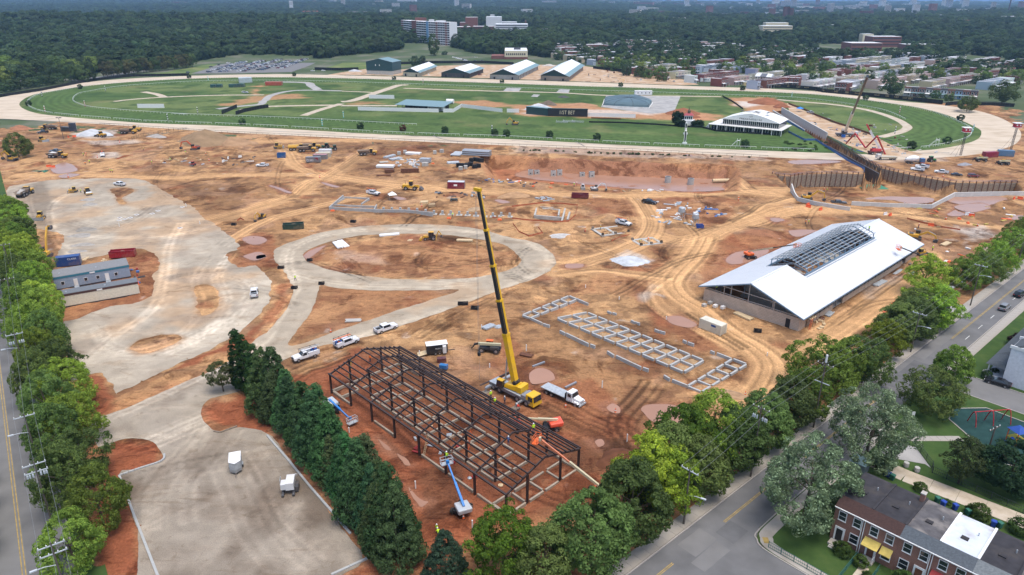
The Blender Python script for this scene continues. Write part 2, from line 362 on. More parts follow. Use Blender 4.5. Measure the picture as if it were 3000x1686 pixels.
tracks('F',[(600,1140),(650,1230),(700,1330),(800,1420)],6,10,.08);tracks('F',[(350,1200),(480,1170),(640,1140)],3,6,-.06)
tracks('F',[(60,470),(60,520),(75,560)],4,4,.12);tracks('F',[(150,590),(300,600),(450,590),(560,560)],4,5,.10)
for c_,w_ in HAUL:
 rr_=random.Random(int(w_*10+c_[0][0]))
 for k_ in range(int(w_*.8)):
  o_=(rr_.random()-.5)*w_*1.3
  for e_ in(-.9,.9):TRACKS.append((offset_line(c_,o_+e_),(.10 if rr_.random()<.55 else-.12),.3))
tracks('F',[(1640,960),(1600,1010),(1560,1060),(1580,1110),(1600,1150)],3,5,-.20,.4);tracks('F',[(1380,1010),(1450,1050),(1540,1090),(1590,1150)],5,9,-.18,.4)
tracks('F',[(880,890),(780,925),(720,960)],4,6,-.16);tracks('F',[(1060,1150),(980,1070),(880,1000),(830,960)],5,5,-.16,.35)
tracks('F',[(1060,640),(1050,660),(1080,672),(1180,662),(1280,645)],2,1,-.16);tracks('F',[(1250,745),(1150,790),(1050,850)],3,5,-.15)
tracks('F',[(1720,790),(1780,830),(1860,880)],3,4,-.2,.4);tracks('F',[(2080,810),(2180,740),(2270,680)],4,5,-.12)
tracks('F',[(1240,1170),(1330,1230),(1500,1300)],3,5,-.14);tracks('F',[(270,1010),(230,1040)],3,6,-.15);tracks('F',[(1450,600),(1560,650),(1660,690)],2,5,-.12)
tracks('F',[(2330,580),(2420,600),(2520,590)],3,5,-.15);tracks('F',[(330,400),(450,380),(560,360)],4,6,-.12)
tracks('F',[(600,420),(520,400),(400,395)],3,7,-.12);tracks('F',[(1560,750),(1640,700),(1720,660),(1800,640)],4,6,-.13)
PUDDLES=[(gl('C',(60,800),(180,775),(450,785),(800,800),(1150,815),(1500,838),(1880,850),(1905,940),(1700,972),(1300,962),(900,932),(500,893),(200,862),(40,835),z=-5.75),-5.72),(gl('D',(1600,1050),(1660,1012),(2050,1008),(2110,1030),(1980,1080),(1880,1120),(1790,1150),(1700,1182),(1585,1168),(1700,1090)),-.30),(gl('D',(860,1040),(1000,1018),(1440,1026),(1420,1070),(1250,1080),(1100,1050),z=-1.2),-1.10),(gl('D',(180,702),(300,690),(500,694),(640,700),(600,716),(300,730),(200,722)),.02)]
SMALLP=[('B',(130,700),(200,710),(300,745),(355,770),(330,780),(240,750)),('B',(660,668),(740,685),(840,712),(800,722),(700,695)),('A',(510,520),(640,470),(740,500),(780,545),(700,570),(560,580)),('A',(600,600),(700,580),(800,590),(700,620),(610,622)),('F',(610,600),(645,594),(672,604),(650,616),(622,613)),('F',(612,645),(650,634),(668,646),(640,656)),('M',(400,470),(440,455),(545,458),(550,478),(500,490),(420,488)),('M',(1650,430),(1720,370),(1900,350),(1975,345),(1960,380),(1850,440),(1700,462)),('K',(1000,165),(1090,130),(1200,125),(1290,150),(1420,180),(1400,240),(1300,290),(1180,300),(1060,240)),('K',(720,150),(780,120),(830,150),(830,200),(760,190)),('M',(130,1300),(200,1260),(290,1275),(330,1340),(280,1370),(160,1385)),('D',(10,1205),(90,1205),(150,1225),(60,1240)),('D',(180,1320),(300,1308),(430,1316),(380,1340),(250,1370)),('G',(0,400),(60,385),(75,400),(10,420)),('G',(370,390),(430,350),(540,315),(480,360),(400,420)),('M',(1200,870),(1300,860),(1430,920),(1380,950),(1240,920)),('J',(940,395),(990,430),(1050,480),(1000,470)),('J',(1090,510),(1150,540),(1200,595),(1150,590)),('J',(1180,770),(1260,860),(1330,880),(1250,915)),('B',(1380,820),(1430,812),(1520,835),(1440,845)),('C',(1530,640),(1600,650),(1560,660)),('D',(2120,1200),(2240,1180),(2262,1210),(2180,1220)),('B',(2400,850),(2470,845),(2560,870),(2470,880)),('N',(1640,340),(1700,320),(1720,350),(1680,370)),('K',(640,420),(690,400),(710,440),(670,455)),('F',(2400,520),(2470,512),(2490,524),(2440,535))]
for q_ in SMALLP:PUDDLES.append((gl(q_[0],*q_[1:]),.015))
FLAT=[LOT,RING,DRIVE]
BASEM=gl('G',(590,1400),(1130,1070),(1975,1500),(1960,2330),(1200,2050))
GRIDM=gl('M',(80,870),(440,710),(1810,1240),(1400,1440))
BARNPAD=gl('N',(-470,800),(240,1010),(1220,380),(700,150))
def clip_tr(X,Y):
 return sdfb(TRENCH,X,Y)
PILES_H=[]
def swell(v,x,y,rx,ry,h):PILES_H.append((*g(v,x,y),rx,ry,h))
swell('A',1650,520,14,9,1.6);swell('A',1150,480,10,7,1.5);swell('A',2300,740,16,12,-1.0);swell('B',480,690,24,16,1.3);swell('B',300,780,9,6,-1.0)
swell('G',750,110,40,5,1.1);swell('M',480,450,8,5,-1.2);swell('C',150,1300,9,6,-1.6);swell('C',400,1180,22,9,-1.2);swell('C',880,1200,7,5,1.4);swell('M',1750,230,25,12,1.2)
swell('E',260,560,10,8,.4);swell('D',2000,1100,12,8,1.6);swell('D',150,1120,20,10,1.4);swell('C',50,980,9,6,1.0);swell('D',700,870,10,6,.6);swell('F',560,1050,7,5,-.5)
swell('F',330,1150,8,6,.4);swell('F',520,895,10,3,.7);swell('F',420,945,10,3,.6);swell('F',250,1000,8,5,.5);swell('G',1550,1010,6,4,.5);swell('K',1300,130,7,4,.9);swell('M',1080,720,7,6,.8)
def height(X,Y):
 X=np.asarray(X,float);Y=np.asarray(Y,float)
 r=fbm(X,Y,14,11,4);z=(r-.5)*1.5+(fbm(X,Y,3.2,21,4)-.5)*.62
 fl=np.full(X.shape,1e3)
 for p in FLAT:fl=np.minimum(fl,sdfb(p,X,Y))
 ho=np.full(X.shape,1e3)
 for p in ISL+RHOLE:ho=np.minimum(ho,sdfb(p,X,Y))
 gmask=np.maximum(fl,-ho)
 k=np.ones(X.shape)
 for c,w in HAUL:k=np.minimum(k,.25+.75*sst(w*.35,w*.8,pld(c,X,Y,w)))
 for p in(BARNPAD,BASEM,GRIDM):k=np.minimum(k,.3+.7*sst(-2,5,sdfb(p,X,Y)))
 z=z*k*sst(.3,3.5,gmask)
 for x,y,rx,ry,h in PILES_H:
  d=np.hypot((X-x)/rx,(Y-y)/ry);z=z+h*sst(1,.15,d)*sst(.3,3,gmask)
 z=np.where(gmask<.25,np.minimum(z,-.06),z)
 tr=(X-RK[0])*RN[0]+(Y-RK[1])*RN[1];z=z*sst(2.5,8,tr)
 tl=(X-LK[0])*LN[0]+(Y-LK[1])*LN[1];z=z*sst(6.5,14,tl)
 dt=sdfb(TRK_OUT,X,Y,30);z=z*sst(1.5,12,dt)
 n=(fbm(X,Y,5,31,3)-.5)
 d=sdfb(PIT,X,Y,15)+n*2.0;pit=-5.8*sst(1.0,-6.5,d)+np.where(d<-5,n*.35,0)
 z=z*sst(-2,4,d)+pit
 d=sdfb(SUNK,X,Y,15);b=g('D',1000,930);dep=np.clip((Y-g('D',1000,1075)[1])/22.,0,1)
 z=z*sst(-1,3,d)+np.where(d<0,(-1.2-5.0*dep)*sst(0,-1.2,d),0)
 d=clip_tr(X,Y);z=np.where(d<0,-6.4*sst(0,-.5,d),z)
 rut=np.zeros(X.shape)
 for line,s,w in TRACKS:
  if s<0:rut=np.maximum(rut,sst(.55,.15,pld(line,X,Y,1.2))*.10)
 z=z-rut*sst(.3,1.0,gmask)
 for p,zz in PUDDLES:
  if zz<-.5:continue
  d=sdfb(p,X,Y,6);t=zz-.07;z=np.where(d<3,np.where(d<0,np.minimum(z,t),z*sst(0,3,d)+t*(1-sst(0,3,d))),z)
 return z
ZG=[]
def zat(x,y):
 gx,gy,gz=ZG;i=min(max(int(np.searchsorted(gx,x)),1),len(gx)-1);j=min(max(int(np.searchsorted(gy,y)),1),len(gy)-1)
 u=(x-gx[i-1])/(gx[i]-gx[i-1]);v=(y-gy[j-1])/(gy[j]-gy[j-1]);q=gz[j-1:j+1,i-1:i+1];z=float((q[0,0]*(1-u)+q[0,1]*u)*(1-v)+(q[1,0]*(1-u)+q[1,1]*u)*v)
 return z if-.055>z or z>-.065 else 0.
TAN=np.array((.420,.246,.116));DIRT=np.array((.300,.165,.077));RED=np.array((.205,.066,.031));BRN=np.array((.120,.063,.034));PINK=np.array((.36,.218,.145));GRV=np.array((.350,.300,.232));PALE=np.array((.50,.46,.41))
def lerp(a,b,t):return a+(b-a)*t[...,None]
REDP=[('F',[(180,950),(240,940),(300,990),(640,855),(640,820),(560,870),(300,1000),(225,1055),(200,1000)],.9),('F',[(505,1030),(600,1000),(700,960),(760,1080),(600,1080),(512,1060)],.95),('F',[(255,1165),(285,1112),(408,1110),(410,1170),(300,1200),(360,1448),(280,1448),(250,1250)],.95),('F',[(720,960),(900,880),(1000,1000),(1250,1200),(1290,1300),(1100,1448),(900,1448),(1000,1300)],.85),('F',[(1300,960),(1480,960),(1620,1060),(1640,1150),(1480,1300),(1250,1300),(1050,1150)],.55),('F',[(820,960),(900,870),(1100,950),(1400,1100),(1480,1150),(1300,1290)],.7),('F',[(590,580),(690,590),(700,670),(600,670)],.55),('F',[(700,700),(735,720),(690,800),(640,850),(600,850),(690,770)],.7),('F',[(1780,620),(1900,580),(2020,590),(1900,680),(1770,720),(1760,660)],.5),('F',[(1600,740),(1700,760),(1850,860),(1760,880),(1640,820)],.45),('F',[(1400,740),(1600,650),(1700,640),(1650,760),(1500,740)],.28),('F',[(120,780),(400,620),(400,770),(170,830),(140,850)],.55),('F',[(770,640),(1030,590),(1310,640),(1200,700),(900,690)],.32),('F',[(740,860),(800,720),(1130,735),(900,820)],.3),('F',[(1420,480),(1850,500),(1830,560),(1500,540)],.35)]
REDP=[(gl(v,*p),s) for v,p,s in REDP]
DARKP=[('F',[(1440,1120),(1560,1100),(1610,1140),(1560,1200),(1440,1200)],.6),('F',[(1020,1180),(1180,1160),(1180,1290),(1080,1310)],.55),('A',[(240,700),(420,660),(540,850),(540,1090),(350,1110),(200,900)],.7),('F',[(440,455),(620,470),(600,560),(540,560)],.3),('F',[(120,560),(160,640),(140,720),(95,640)],.5),('B',[(1000,380),(1300,340),(1250,520),(900,580),(830,520)],.35),('F',[(640,360),(1200,360),(1200,378),(640,380)],.3),('B',[(120,690),(260,690),(460,810),(360,830)],.5),('F',[(850,890),(960,860),(1050,900),(900,930)],.25),('F',[(1700,500),(1850,470),(1880,560),(1860,640),(1780,600)],.0),('F',[(60,330),(200,340),(200,360),(60,380)],.2),('M',[(950,660),(1150,680),(1300,800),(1450,900),(1200,850),(1000,740)],.35),('N',[(480,680),(800,520),(1180,430),(1100,560),(700,760)],.3),('F',[(850,960),(1000,900),(1450,1150),(1280,1280)],.35)]
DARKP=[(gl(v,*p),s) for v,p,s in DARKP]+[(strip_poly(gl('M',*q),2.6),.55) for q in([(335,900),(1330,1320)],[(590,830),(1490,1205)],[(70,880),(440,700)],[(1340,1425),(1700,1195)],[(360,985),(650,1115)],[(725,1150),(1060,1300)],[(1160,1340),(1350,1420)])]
PALEP=[('A',[(800,250),(1300,240),(1500,270),(1000,300)],.5),('A',[(730,150),(1200,140),(1150,220),(760,230)],.6),('A',[(950,370),(1200,360),(1180,420),(960,440)],.6),('M',[(760,400),(900,370),(1080,420),(1000,470),(800,470)],.7),('D',[(1600,1290),(1900,1260),(2100,1360),(1800,1420)],.6),('M',[(1000,660),(1080,640),(1100,680),(1020,760)],.5),('D',[(380,330),(520,300),(700,500),(600,520)],.35),('C',[(0,560),(2262,670),(2262,700),(0,630)],.3),('G',[(600,360),(900,380),(1100,460),(900,470),(650,430)],.2),('N',[(700,640),(1000,520),(1100,560),(800,700)],.3),('A',[(700,1130),(900,1060),(1300,1160),(1000,1250)],.0),('D',[(800,640),(1500,610),(1600,700),(1000,720)],.35)]
PALEP=[(gl(v,*p),s) for v,p,s in PALEP]
def colour(X,Y,zone):
 a=fbm(X,Y,22,101,4);b=fbm(X,Y,6,131,4);c=fbm(X,Y,1.7,151,3);st=fbm(X*1.0,Y*.35,3.0,171,3)
 T=np.zeros(X.shape)
 for line,s,w in TRACKS:
  d=pld(line,X,Y,1.2);T+=1.7*s*sst(w*1.5,w*.5,d)*(.4+1.1*b)
 if zone=='dirt':
  C=lerp(np.broadcast_to(DIRT,X.shape+(3,)),TAN,sst(.40,.66,a));C=lerp(C,BRN,.60*sst(.55,.66,b));C=lerp(C,BRN*.8,.40*sst(.60,.66,fbm(X,Y,3.2,241,4)));C=lerp(C,PINK,.30*sst(.58,.75,fbm(X,Y,11,191,3)))
  C=lerp(C,RED,.55*sst(.60,.78,fbm(X,Y,9,211,4)))
  near=sst(150,95,Y);C=lerp(C,RED*1.35,.35*near)
  for p,s in REDP:C=lerp(C,RED*(1.15),s*sst(1.2,-1.2,sdfb(p,X,Y)+(b-.5)*7+(c-.5)*2))
  for ln,w in HAUL:C=lerp(C,TAN*1.14,.92*sst(w*.75,w*.3,pld(ln,X,Y,w)+(b-.5)*4))
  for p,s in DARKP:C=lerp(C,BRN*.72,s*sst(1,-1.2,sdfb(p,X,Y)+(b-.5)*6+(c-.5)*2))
  for p,s in PALEP:C=lerp(C,PALE,s*sst(2,-3,sdfb(p,X,Y)+(b-.5)*8))
  C=lerp(C,PALE,.30*sst(.78,.86,fbm(X,Y,5,231,4)))
  d=sdfb(PIT,X,Y);C=lerp(C,np.array((.40,.19,.09)),.7*sst(2,0,d)*sst(-9,-6,d));C=lerp(C,np.array((.34,.13,.06)),.8*sst(-5,-8,d))
  for p,zz in PUDDLES:C=lerp(C,np.array((.26,.12,.07)),.75*sst(2.0,.2,sdfb(p,X,Y,4)+(b-.5)*3))
  C=C*np.clip(1+1.35*T,.45,1.5)[...,None]
 elif zone=='gravel':
  C=np.broadcast_to(GRV,X.shape+(3,))*(1+.28*(a-.5)+.3*(b-.5))[...,None]
  C=lerp(C,TAN*.92,.50*sst(.50,.72,fbm(X,Y,16,251,4)));C=lerp(C,np.array((.24,.19,.145)),.5*sst(.56,.74,fbm(X,Y,7,271,4)))
  for p,s in DARKP[2:3]+DARKP[4:5]:C=lerp(C,np.array((.17,.135,.10)),s*sst(1.5,-1.5,sdfb(p,X,Y)+(b-.5)*4))
  for p in ISL:C=lerp(C,DIRT,.6*sst(1.6,-.4,sdfb(p,X,Y)+(c-.5)*2))
  C=C*(1+.9*T)[...,None]
 elif zone=='road':
  C=np.broadcast_to(GRV*np.array((.97,.95,.92)),X.shape+(3,))*(1+.14*(a-.5)+.16*(b-.5))[...,None];C=C*(1+1.3*T)[...,None]
  C=lerp(C,TAN*.95,.35*sst(.55,.75,fbm(X,Y,12,281,4)))
 elif zone=='drive':
  C=np.broadcast_to(np.array((.150,.119,.090)),X.shape+(3,))*(1+.3*(b-.5))[...,None]
  up=sst(g('F',500,1200)[1],g('F',500,1090)[1],Y);C=lerp(C,GRV*.95,.85*up);C=lerp(C,np.array((.300,.258,.205)),.85*sst(.48,.66,fbm(X,Y*.6,11,301,5)+.16*sst(90,76,Y)));C=lerp(C,np.array((.15,.115,.085)),.5*sst(.60,.78,fbm(X,Y,9,321,5)))
  C=C*(1+1.4*T)[...,None]
 C=C*(.86+.28*c)[...,None]*(.92+.16*st)[...,None]
 C=np.clip(C,.01,.9)
 if zone=='dirt':
  al=np.ones(X.shape)
  for ln,w in HAUL:al=np.minimum(al,.15+.85*sst(w*.35,w*.8,pld(ln,X,Y,w)+(b-.5)*3))
  C=np.concatenate([C,al[...,None]],-1)
 return C
def inpoly(poly,X,Y):return sdf(poly,X,Y)<0
def sheet(name,outer,holes=(),z=0.,mat='earth',zone=None,step=None,parent=None,cols=None,edge=0.,zfun=None):
 ring=[ragged(p,edge,min(step or.9,.9),3+i) if edge else list(p) for i,p in enumerate([outer]+list(holes))]
 pts=[];edges=[]
 for q in ring:
  o=len(pts);pts+=[Vector(a) for a in q];edges+=[(o+i,o+(i+1)%len(q)) for i in range(len(q))]
 if step:
  A=np.array(ring[0]);xs=np.arange(A[:,0].min(),A[:,0].max(),step);ys=np.arange(A[:,1].min(),A[:,1].max(),step)
  X,Y=np.meshgrid(xs,ys);X=X.ravel()+(np.random.RandomState(1).rand(X.size)-.5)*step*.3;Y=Y.ravel()
  vis=(np.abs(X)<Y*.76+14)&(Y>66);X=X[vis];Y=Y[vis]
  m=sdf(ring[0],X,Y)<-.3*step
  for h in ring[1:]:m&=sdfb(h,X,Y)>.3*step
  pts+=[Vector((a,b)) for a,b in zip(X[m],Y[m])]
 V,E_,Fc,*_=delaunay_2d_cdt(pts,edges,[],0,1e-4)
 V=np.array([(v.x,v.y) for v in V]);Fc=np.array([f for f in Fc if len(f)==3],np.int32)
 c=V[Fc].mean(1);m=sdf(ring[0],c[:,0],c[:,1])<0
 for h in ring[1:]:m&=sdfb(h,c[:,0],c[:,1])>0
 Fc=Fc[m]
 a,b_,d_=V[Fc[:,0]],V[Fc[:,1]],V[Fc[:,2]]
 ar=(b_[:,0]-a[:,0])*(d_[:,1]-a[:,1])-(b_[:,1]-a[:,1])*(d_[:,0]-a[:,0]);Fc[ar<0]=Fc[ar<0][:,::-1]
 zz=np.full(len(V),z) if zfun is None else zfun(V[:,0],V[:,1])
 col=colour(V[:,0],V[:,1],zone) if zone else cols
 me=meshnp(name,np.column_stack([V,zz]),Fc,mat,col)
 o=link(name,me,parent)
 return o if parent else structure(o)
def earth_mat(name,fine=3.0,var=.22,rough=.95,attr=True,col=None,bump=.25):
 m=mk(name,col or(.4,.3,.2),rough=rough,var=var,scale=fine,attr='Col' if attr else None,spec=.15,bump=bump,detail=8);return m
def soil_mat(name,big,fine,v1,v2,bump,patches):
 m=bpy.data.materials.new(name);m.use_nodes=True;MATS[name]=m;n=m.node_tree.nodes;l=m.node_tree.links;b=n['Principled BSDF'];b.inputs['Roughness'].default_value=.95;b.inputs['Specular IOR Level'].default_value=.12
 tc=n.new('ShaderNodeTexCoord');at=n.new('ShaderNodeAttribute');at.attribute_name='Col';src=at.outputs['Color'];fin=None
 for sc,v,ro in((big,v1,.72),(fine,v2,.6)):
  nz=n.new('ShaderNodeTexNoise');nz.inputs['Scale'].default_value=sc;nz.inputs['Detail'].default_value=9;nz.inputs['Roughness'].default_value=ro;l.new(tc.outputs['Object'],nz.inputs[0])
  mr=n.new('ShaderNodeMapRange');mr.inputs[1].default_value=.3;mr.inputs[2].default_value=.7;mr.inputs[3].default_value=1-v;mr.inputs[4].default_value=1+v;mr.clamp=False;l.new(nz.outputs[0],mr.inputs[0])
  mx=n.new('ShaderNodeVectorMath');mx.operation='MULTIPLY';l.new(src,mx.inputs[0]);l.new(mr.outputs[0],mx.inputs[1]);src=mx.outputs[0];fin=nz
 for sc,lo,hi,mul,st in patches:
  mp=n.new('ShaderNodeMapping');mp.inputs['Scale'].default_value=(1,st,1);mp.inputs['Rotation'].default_value=(0,0,.5 if st!=1 else 0);l.new(tc.outputs['Object'],mp.inputs[0])
  nz=n.new('ShaderNodeTexNoise');nz.inputs['Scale'].default_value=sc;nz.inputs['Detail'].default_value=12;nz.inputs['Roughness'].default_value=.68;nz.inputs['Distortion'].default_value=.8;l.new(mp.outputs[0],nz.inputs[0])
  mr=n.new('ShaderNodeMapRange');mr.inputs[1].default_value=lo;mr.inputs[2].default_value=hi;l.new(nz.outputs[0],mr.inputs[0]);l.new(at.outputs['Alpha'],mr.inputs[4])
  mx=n.new('ShaderNodeMix');mx.data_type='RGBA';l.new(mr.outputs[0],mx.inputs['Factor']);l.new(src,mx.inputs['A']);ml=n.new('ShaderNodeVectorMath');ml.operation='MULTIPLY';l.new(src,ml.inputs[0]);ml.inputs[1].default_value=mul;l.new(ml.outputs[0],mx.inputs['B']);src=mx.outputs['Result']
 l.new(src,b.inputs['Base Color']);bp=n.new('ShaderNodeBump');bp.inputs['Strength'].default_value=bump;bp.inputs['Distance'].default_value=.25;l.new(fin.outputs[0],bp.inputs['Height']);l.new(bp.outputs[0],b.inputs['Normal']);return m
soil_mat('earth',.30,2.4,.17,.20,.9,[(.06,.54,.59,(.55,.49,.46),1),(.16,.57,.62,(1.22,1.2,1.17),1),(.22,.55,.62,(.64,.57,.54),5)]);soil_mat('gravel',.22,5.5,.10,.20,.4,[(.10,.53,.62,(1.12,1.11,1.10),4),(.09,.55,.64,(.82,.78,.74),3),(.5,.58,.66,(.80,.77,.74),1)])
xs=np.arange(-335,372,.46);ys=np.concatenate([np.arange(66,200,.4),np.arange(200,330,.55),np.arange(330,560,.9)])
X,Y=np.meshgrid(xs,ys)
ok=(np.abs(X)<Y*.76+16)
tr_=(X-RK[0])*RN[0]+(Y-RK[1])*RN[1];tl_=(X-LK[0])*LN[0]+(Y-LK[1])*LN[1]
ok&=(tr_>2.2)&(tl_>6.2)
dt_=sdf(TRK_OUT,X,Y);ok&=(dt_>-1.0)|(sdfb(TRENCH,X,Y)<1.5)
ok&=~((Y>g('C',0,600)[1]+20)&(X<150)&(dt_>0)&(Y>470))&~((X<-300)&(Y>455))
DT=dt_
idx=-np.ones(X.shape,int);idx[ok]=np.arange(ok.sum())
q=np.stack([idx[:-1,:-1],idx[:-1,1:],idx[1:,1:],idx[1:,:-1]],-1).reshape(-1,4);q=q[(q>=0).all(1)]
xv,yv=X[ok],Y[ok];zv=height(xv,yv);Zf=np.zeros(X.shape);Zf[ok]=zv;ZG+=[xs.copy(),ys.copy(),Zf]
structure(link('ground',meshnp('ground',np.column_stack([xv,yv,zv]),q,'earth',colour(xv,yv,'dirt'))))
sheet('gravel_lot',LOT,ISL,.0,'gravel','gravel',.8,edge=1.0)
sheet('gravel_road',RING,RHOLE,.010,'gravel','road',.8,edge=.55)
sheet('gravel_parking',DRIVE,(),.004,'gravel','drive',.6,edge=.5)
mk('mudwater',(.33,.185,.125),rough=.16,var=.10,scale=.12,spec=.22)
for p,zz in PUDDLES:
 sheet('puddle',crom(p,True,4),(),zz,'mudwater',None,None,edge=.5 if zz>0 else.9)
def ramp_mat(name,cols,scale,detail=6,rough=.95,stretch=None,bump=0.,spec=.15,wave=None):
 m=bpy.data.materials.new(name);m.use_nodes=True;MATS[name]=m;n=m.node_tree.nodes;l=m.node_tree.links;b=n['Principled BSDF']
 b.inputs['Roughness'].default_value=rough;b.inputs['Specular IOR Level'].default_value=spec
 tc=n.new('ShaderNodeTexCoord');mp=n.new('ShaderNodeMapping');l.new(tc.outputs['Object'],mp.inputs[0])
 if stretch:mp.inputs['Scale'].default_value=stretch[:3];mp.inputs['Rotation'].default_value=(0,0,stretch[3])
 nz=n.new('ShaderNodeTexNoise');nz.inputs['Scale'].default_value=scale;nz.inputs['Detail'].default_value=detail;nz.inputs['Roughness'].default_value=.62;l.new(mp.outputs[0],nz.inputs[0])
 cr=n.new('ShaderNodeValToRGB');e=cr.color_ramp.elements
 while len(e)<len(cols):e.new(.5)
 for k,(p,c) in enumerate(cols):e[k].position=p;e[k].color=(*c,1)
 l.new(nz.outputs[0],cr.inputs[0]);l.new(cr.outputs[0],b.inputs['Base Color'])
 if bump:
  bp=n.new('ShaderNodeBump');bp.inputs['Strength'].default_value=bump;l.new(nz.outputs[0],bp.inputs['Height']);l.new(bp.outputs[0],b.inputs['Normal'])
 return m
ramp_mat('trackdirt',[(.3,(.37,.295,.21)),(.5,(.49,.405,.305)),(.7,(.55,.47,.37))],.06,8,stretch=(1,3,1,R(-14)))
ramp_mat('grass',[(.28,(.035,.065,.018)),(.45,(.055,.105,.026)),(.6,(.075,.128,.032)),(.78,(.13,.145,.05))],.035,9)
ramp_mat('lawn',[(.3,(.030,.060,.016)),(.5,(.044,.082,.021)),(.75,(.072,.105,.03))],.25,8)
ramp_mat('farground',[(.3,(.045,.07,.028)),(.5,(.075,.10,.045)),(.62,(.14,.14,.10)),(.75,(.20,.19,.17))],.02,8)
ramp_mat('path',[(.3,(.33,.27,.19)),(.5,(.44,.37,.28)),(.7,(.52,.46,.38))],.3,6)
ramp_mat('pavegrey',[(.3,(.24,.235,.225)),(.5,(.32,.31,.295)),(.7,(.40,.385,.36))],.15,8)
def cut(poly):return poly
def track_z(x,y):return np.where(sdfb(TRENCH,x,y)<.4,-.05,.05)
def has_tr(poly):
 return poly
o_=sheet('race_track',TRK_OUT,[TRK_IN,TRENCH],.05,'trackdirt',None,None)
A=np.array(TRK_IN)
def turf_cols(V):
 d=-sdf(TRK_IN,V[:,0],V[:,1]);x,y=V[:,0],V[:,1]
 a=fbm(x,y,60,401,4);b=fbm(x,y,12,421,4);c=fbm(x,y,3,431,3)
 C=np.broadcast_to(np.array((.066,.108,.031)),(len(x),3)).copy()
 C=lerp(C,np.array((.115,.150,.050)),sst(.42,.62,a));C=lerp(C,np.array((.034,.066,.018)),.7*sst(.52,.68,b));C=lerp(C,np.array((.17,.165,.07)),.5*sst(.62,.78,fbm(x,y,25,441,4)))
 course=sst(4,6,d)*sst(38,35,d)
 stripe=np.sign(np.sin(d*2*math.pi/5.5))*.24
 C2=np.broadcast_to(np.array((.064,.108,.030)),C.shape)*(1+stripe)[:,None]
 C=lerp(C,C2,course*.85);C=C*(.82+.36*c)[:,None]
 for v,p,s in(('C',[(0,210),(500,190),(820,235),(1150,260),(1400,230),(1500,300),(1750,290),(1650,340),(700,320),(0,290)],.85),('U',[(840,770),(1100,760),(1250,800),(1000,815)],.8),('T',[(1620,800),(1900,730),(2200,710),(2350,740),(2000,760),(1700,805)],.7),('V',[(300,740),(700,740),(830,800),(700,880),(480,830)],.85),('T',[(1900,715),(1940,640),(1985,640),(1940,715)],.9),('V',[(0,830),(250,860),(250,905),(0,925)],.8),('U',[(90,770),(280,765),(300,785),(120,790)],.6)):
  C=lerp(C,np.array((.40,.20,.105))*(.8+.4*c)[:,None],s*sst(4,-4,sdf(gl(v,*p),x,y)+(b-.5)*22))
 for v,p,s in(('C',[(70,240),(330,250),(900,250),(1200,230),(1250,130),(1470,130),(1400,230),(1250,290),(600,290),(100,285)],.65),('V',[(420,770),(560,765),(600,800),(480,815)],.9)):
  C=lerp(C,np.array((.52,.46,.40))*(.8+.4*c)[:,None],s*sst(4,-4,sdf(gl(v,*p),x,y)+(b-.5)*24))
 return C
mk('turf',var=.20,rough=.95,scale=.4,attr='Col',spec=.1,detail=8)
xs=np.arange(A[:,0].min(),A[:,0].max(),2.2)
o_=sheet('infield_turf',TRK_IN,[TRENCH],.03,'turf',None,2.2);me=o_.data
co=np.empty(len(me.vertices)*3,np.float32);me.vertices.foreach_get('co',co);co=co.reshape(-1,3).astype(float)
c4=np.ones((len(co),4),np.float32);c4[:,:3]=turf_cols(co);at=me.color_attributes.new('Col','FLOAT_COLOR','POINT');at.data.foreach_set('color',c4 .ravel())
def path(v,pts,w,m='path',z=.06,name='path'):
 L=crom(gl(v,*pts),False,5);return sheet(name,strip_poly(L,w),(),z,m)
path('T',[(860,768),(1000,752),(1250,735),(1600,722),(1990,718)],5);path('T',[(1080,695),(1180,712),(1240,735)],6,z=.064)
path('T',[(1960,770),(2000,760),(2040,725),(2150,695),(2300,683),(2576,688)],6,'pavegrey',.068);path('T',[(2000,620),(2300,625),(2350,650),(2400,680)],8,'pavegrey',.072)
path('T',[(1640,825),(1800,805),(1960,790),(1985,765)],6,'pavegrey',.076);path('T',[(1820,830),(2050,805),(2576,795)],6,'path',.080)
path('U',[(0,800),(420,800)],6,'path',.084);path('U',[(0,690),(200,698),(260,705)],4,'path',.088);path('T',[(2290,875),(2420,830),(2576,785)],6,'path',.092)
path('U',[(0,770),(90,760),(240,710),(360,670),(440,645),(500,645)],8,'path',.096);path('U',[(470,668),(800,680),(1230,692),(1640,702),(2000,722),(2576,728)],5,'path',.100)
path('V',[(0,728),(290,732)],5,'path',.104)
for v_,p_ in(('U',[(1220,690),(1250,665),(1360,668),(1340,692)]),('U',[(1620,700),(1650,675),(1725,680),(1715,703)]),('U',[(1430,732),(1450,715),(1500,717),(1480,735)]),('U',[(1960,810),(2000,722),(2560,730),(2510,850),(2330,860)])):
 sheet('paving',gl(v_,*p_),(),.108,'pavegrey')
ramp_mat('yarddirt',[(.3,(.30,.18,.10)),(.5,(.42,.29,.18)),(.7,(.52,.43,.34))],.12,10)
path('D',[(80,158),(300,178),(600,205),(850,245),(1020,290),(1150,340),(1220,385),(1230,410),(1180,440),(1080,470),(990,490)],5.5,'path',.06)
sheet('work_yard',gl('D',(170,190),(330,260),(420,290),(560,360),(700,390),(860,450),(980,500),(1060,545),(1200,600),(1370,640),(1300,668),(900,640),(700,560),(500,460),(330,370),(190,270)),[TRENCH],.056,'yarddirt')
sheet('weed_strip',gl('D',(110,525),(200,520),(380,525),(470,560),(540,618),(400,622),(130,605)),(),.062,'grass')
def gau(a,b):return np.exp(-(a*a+b*b))
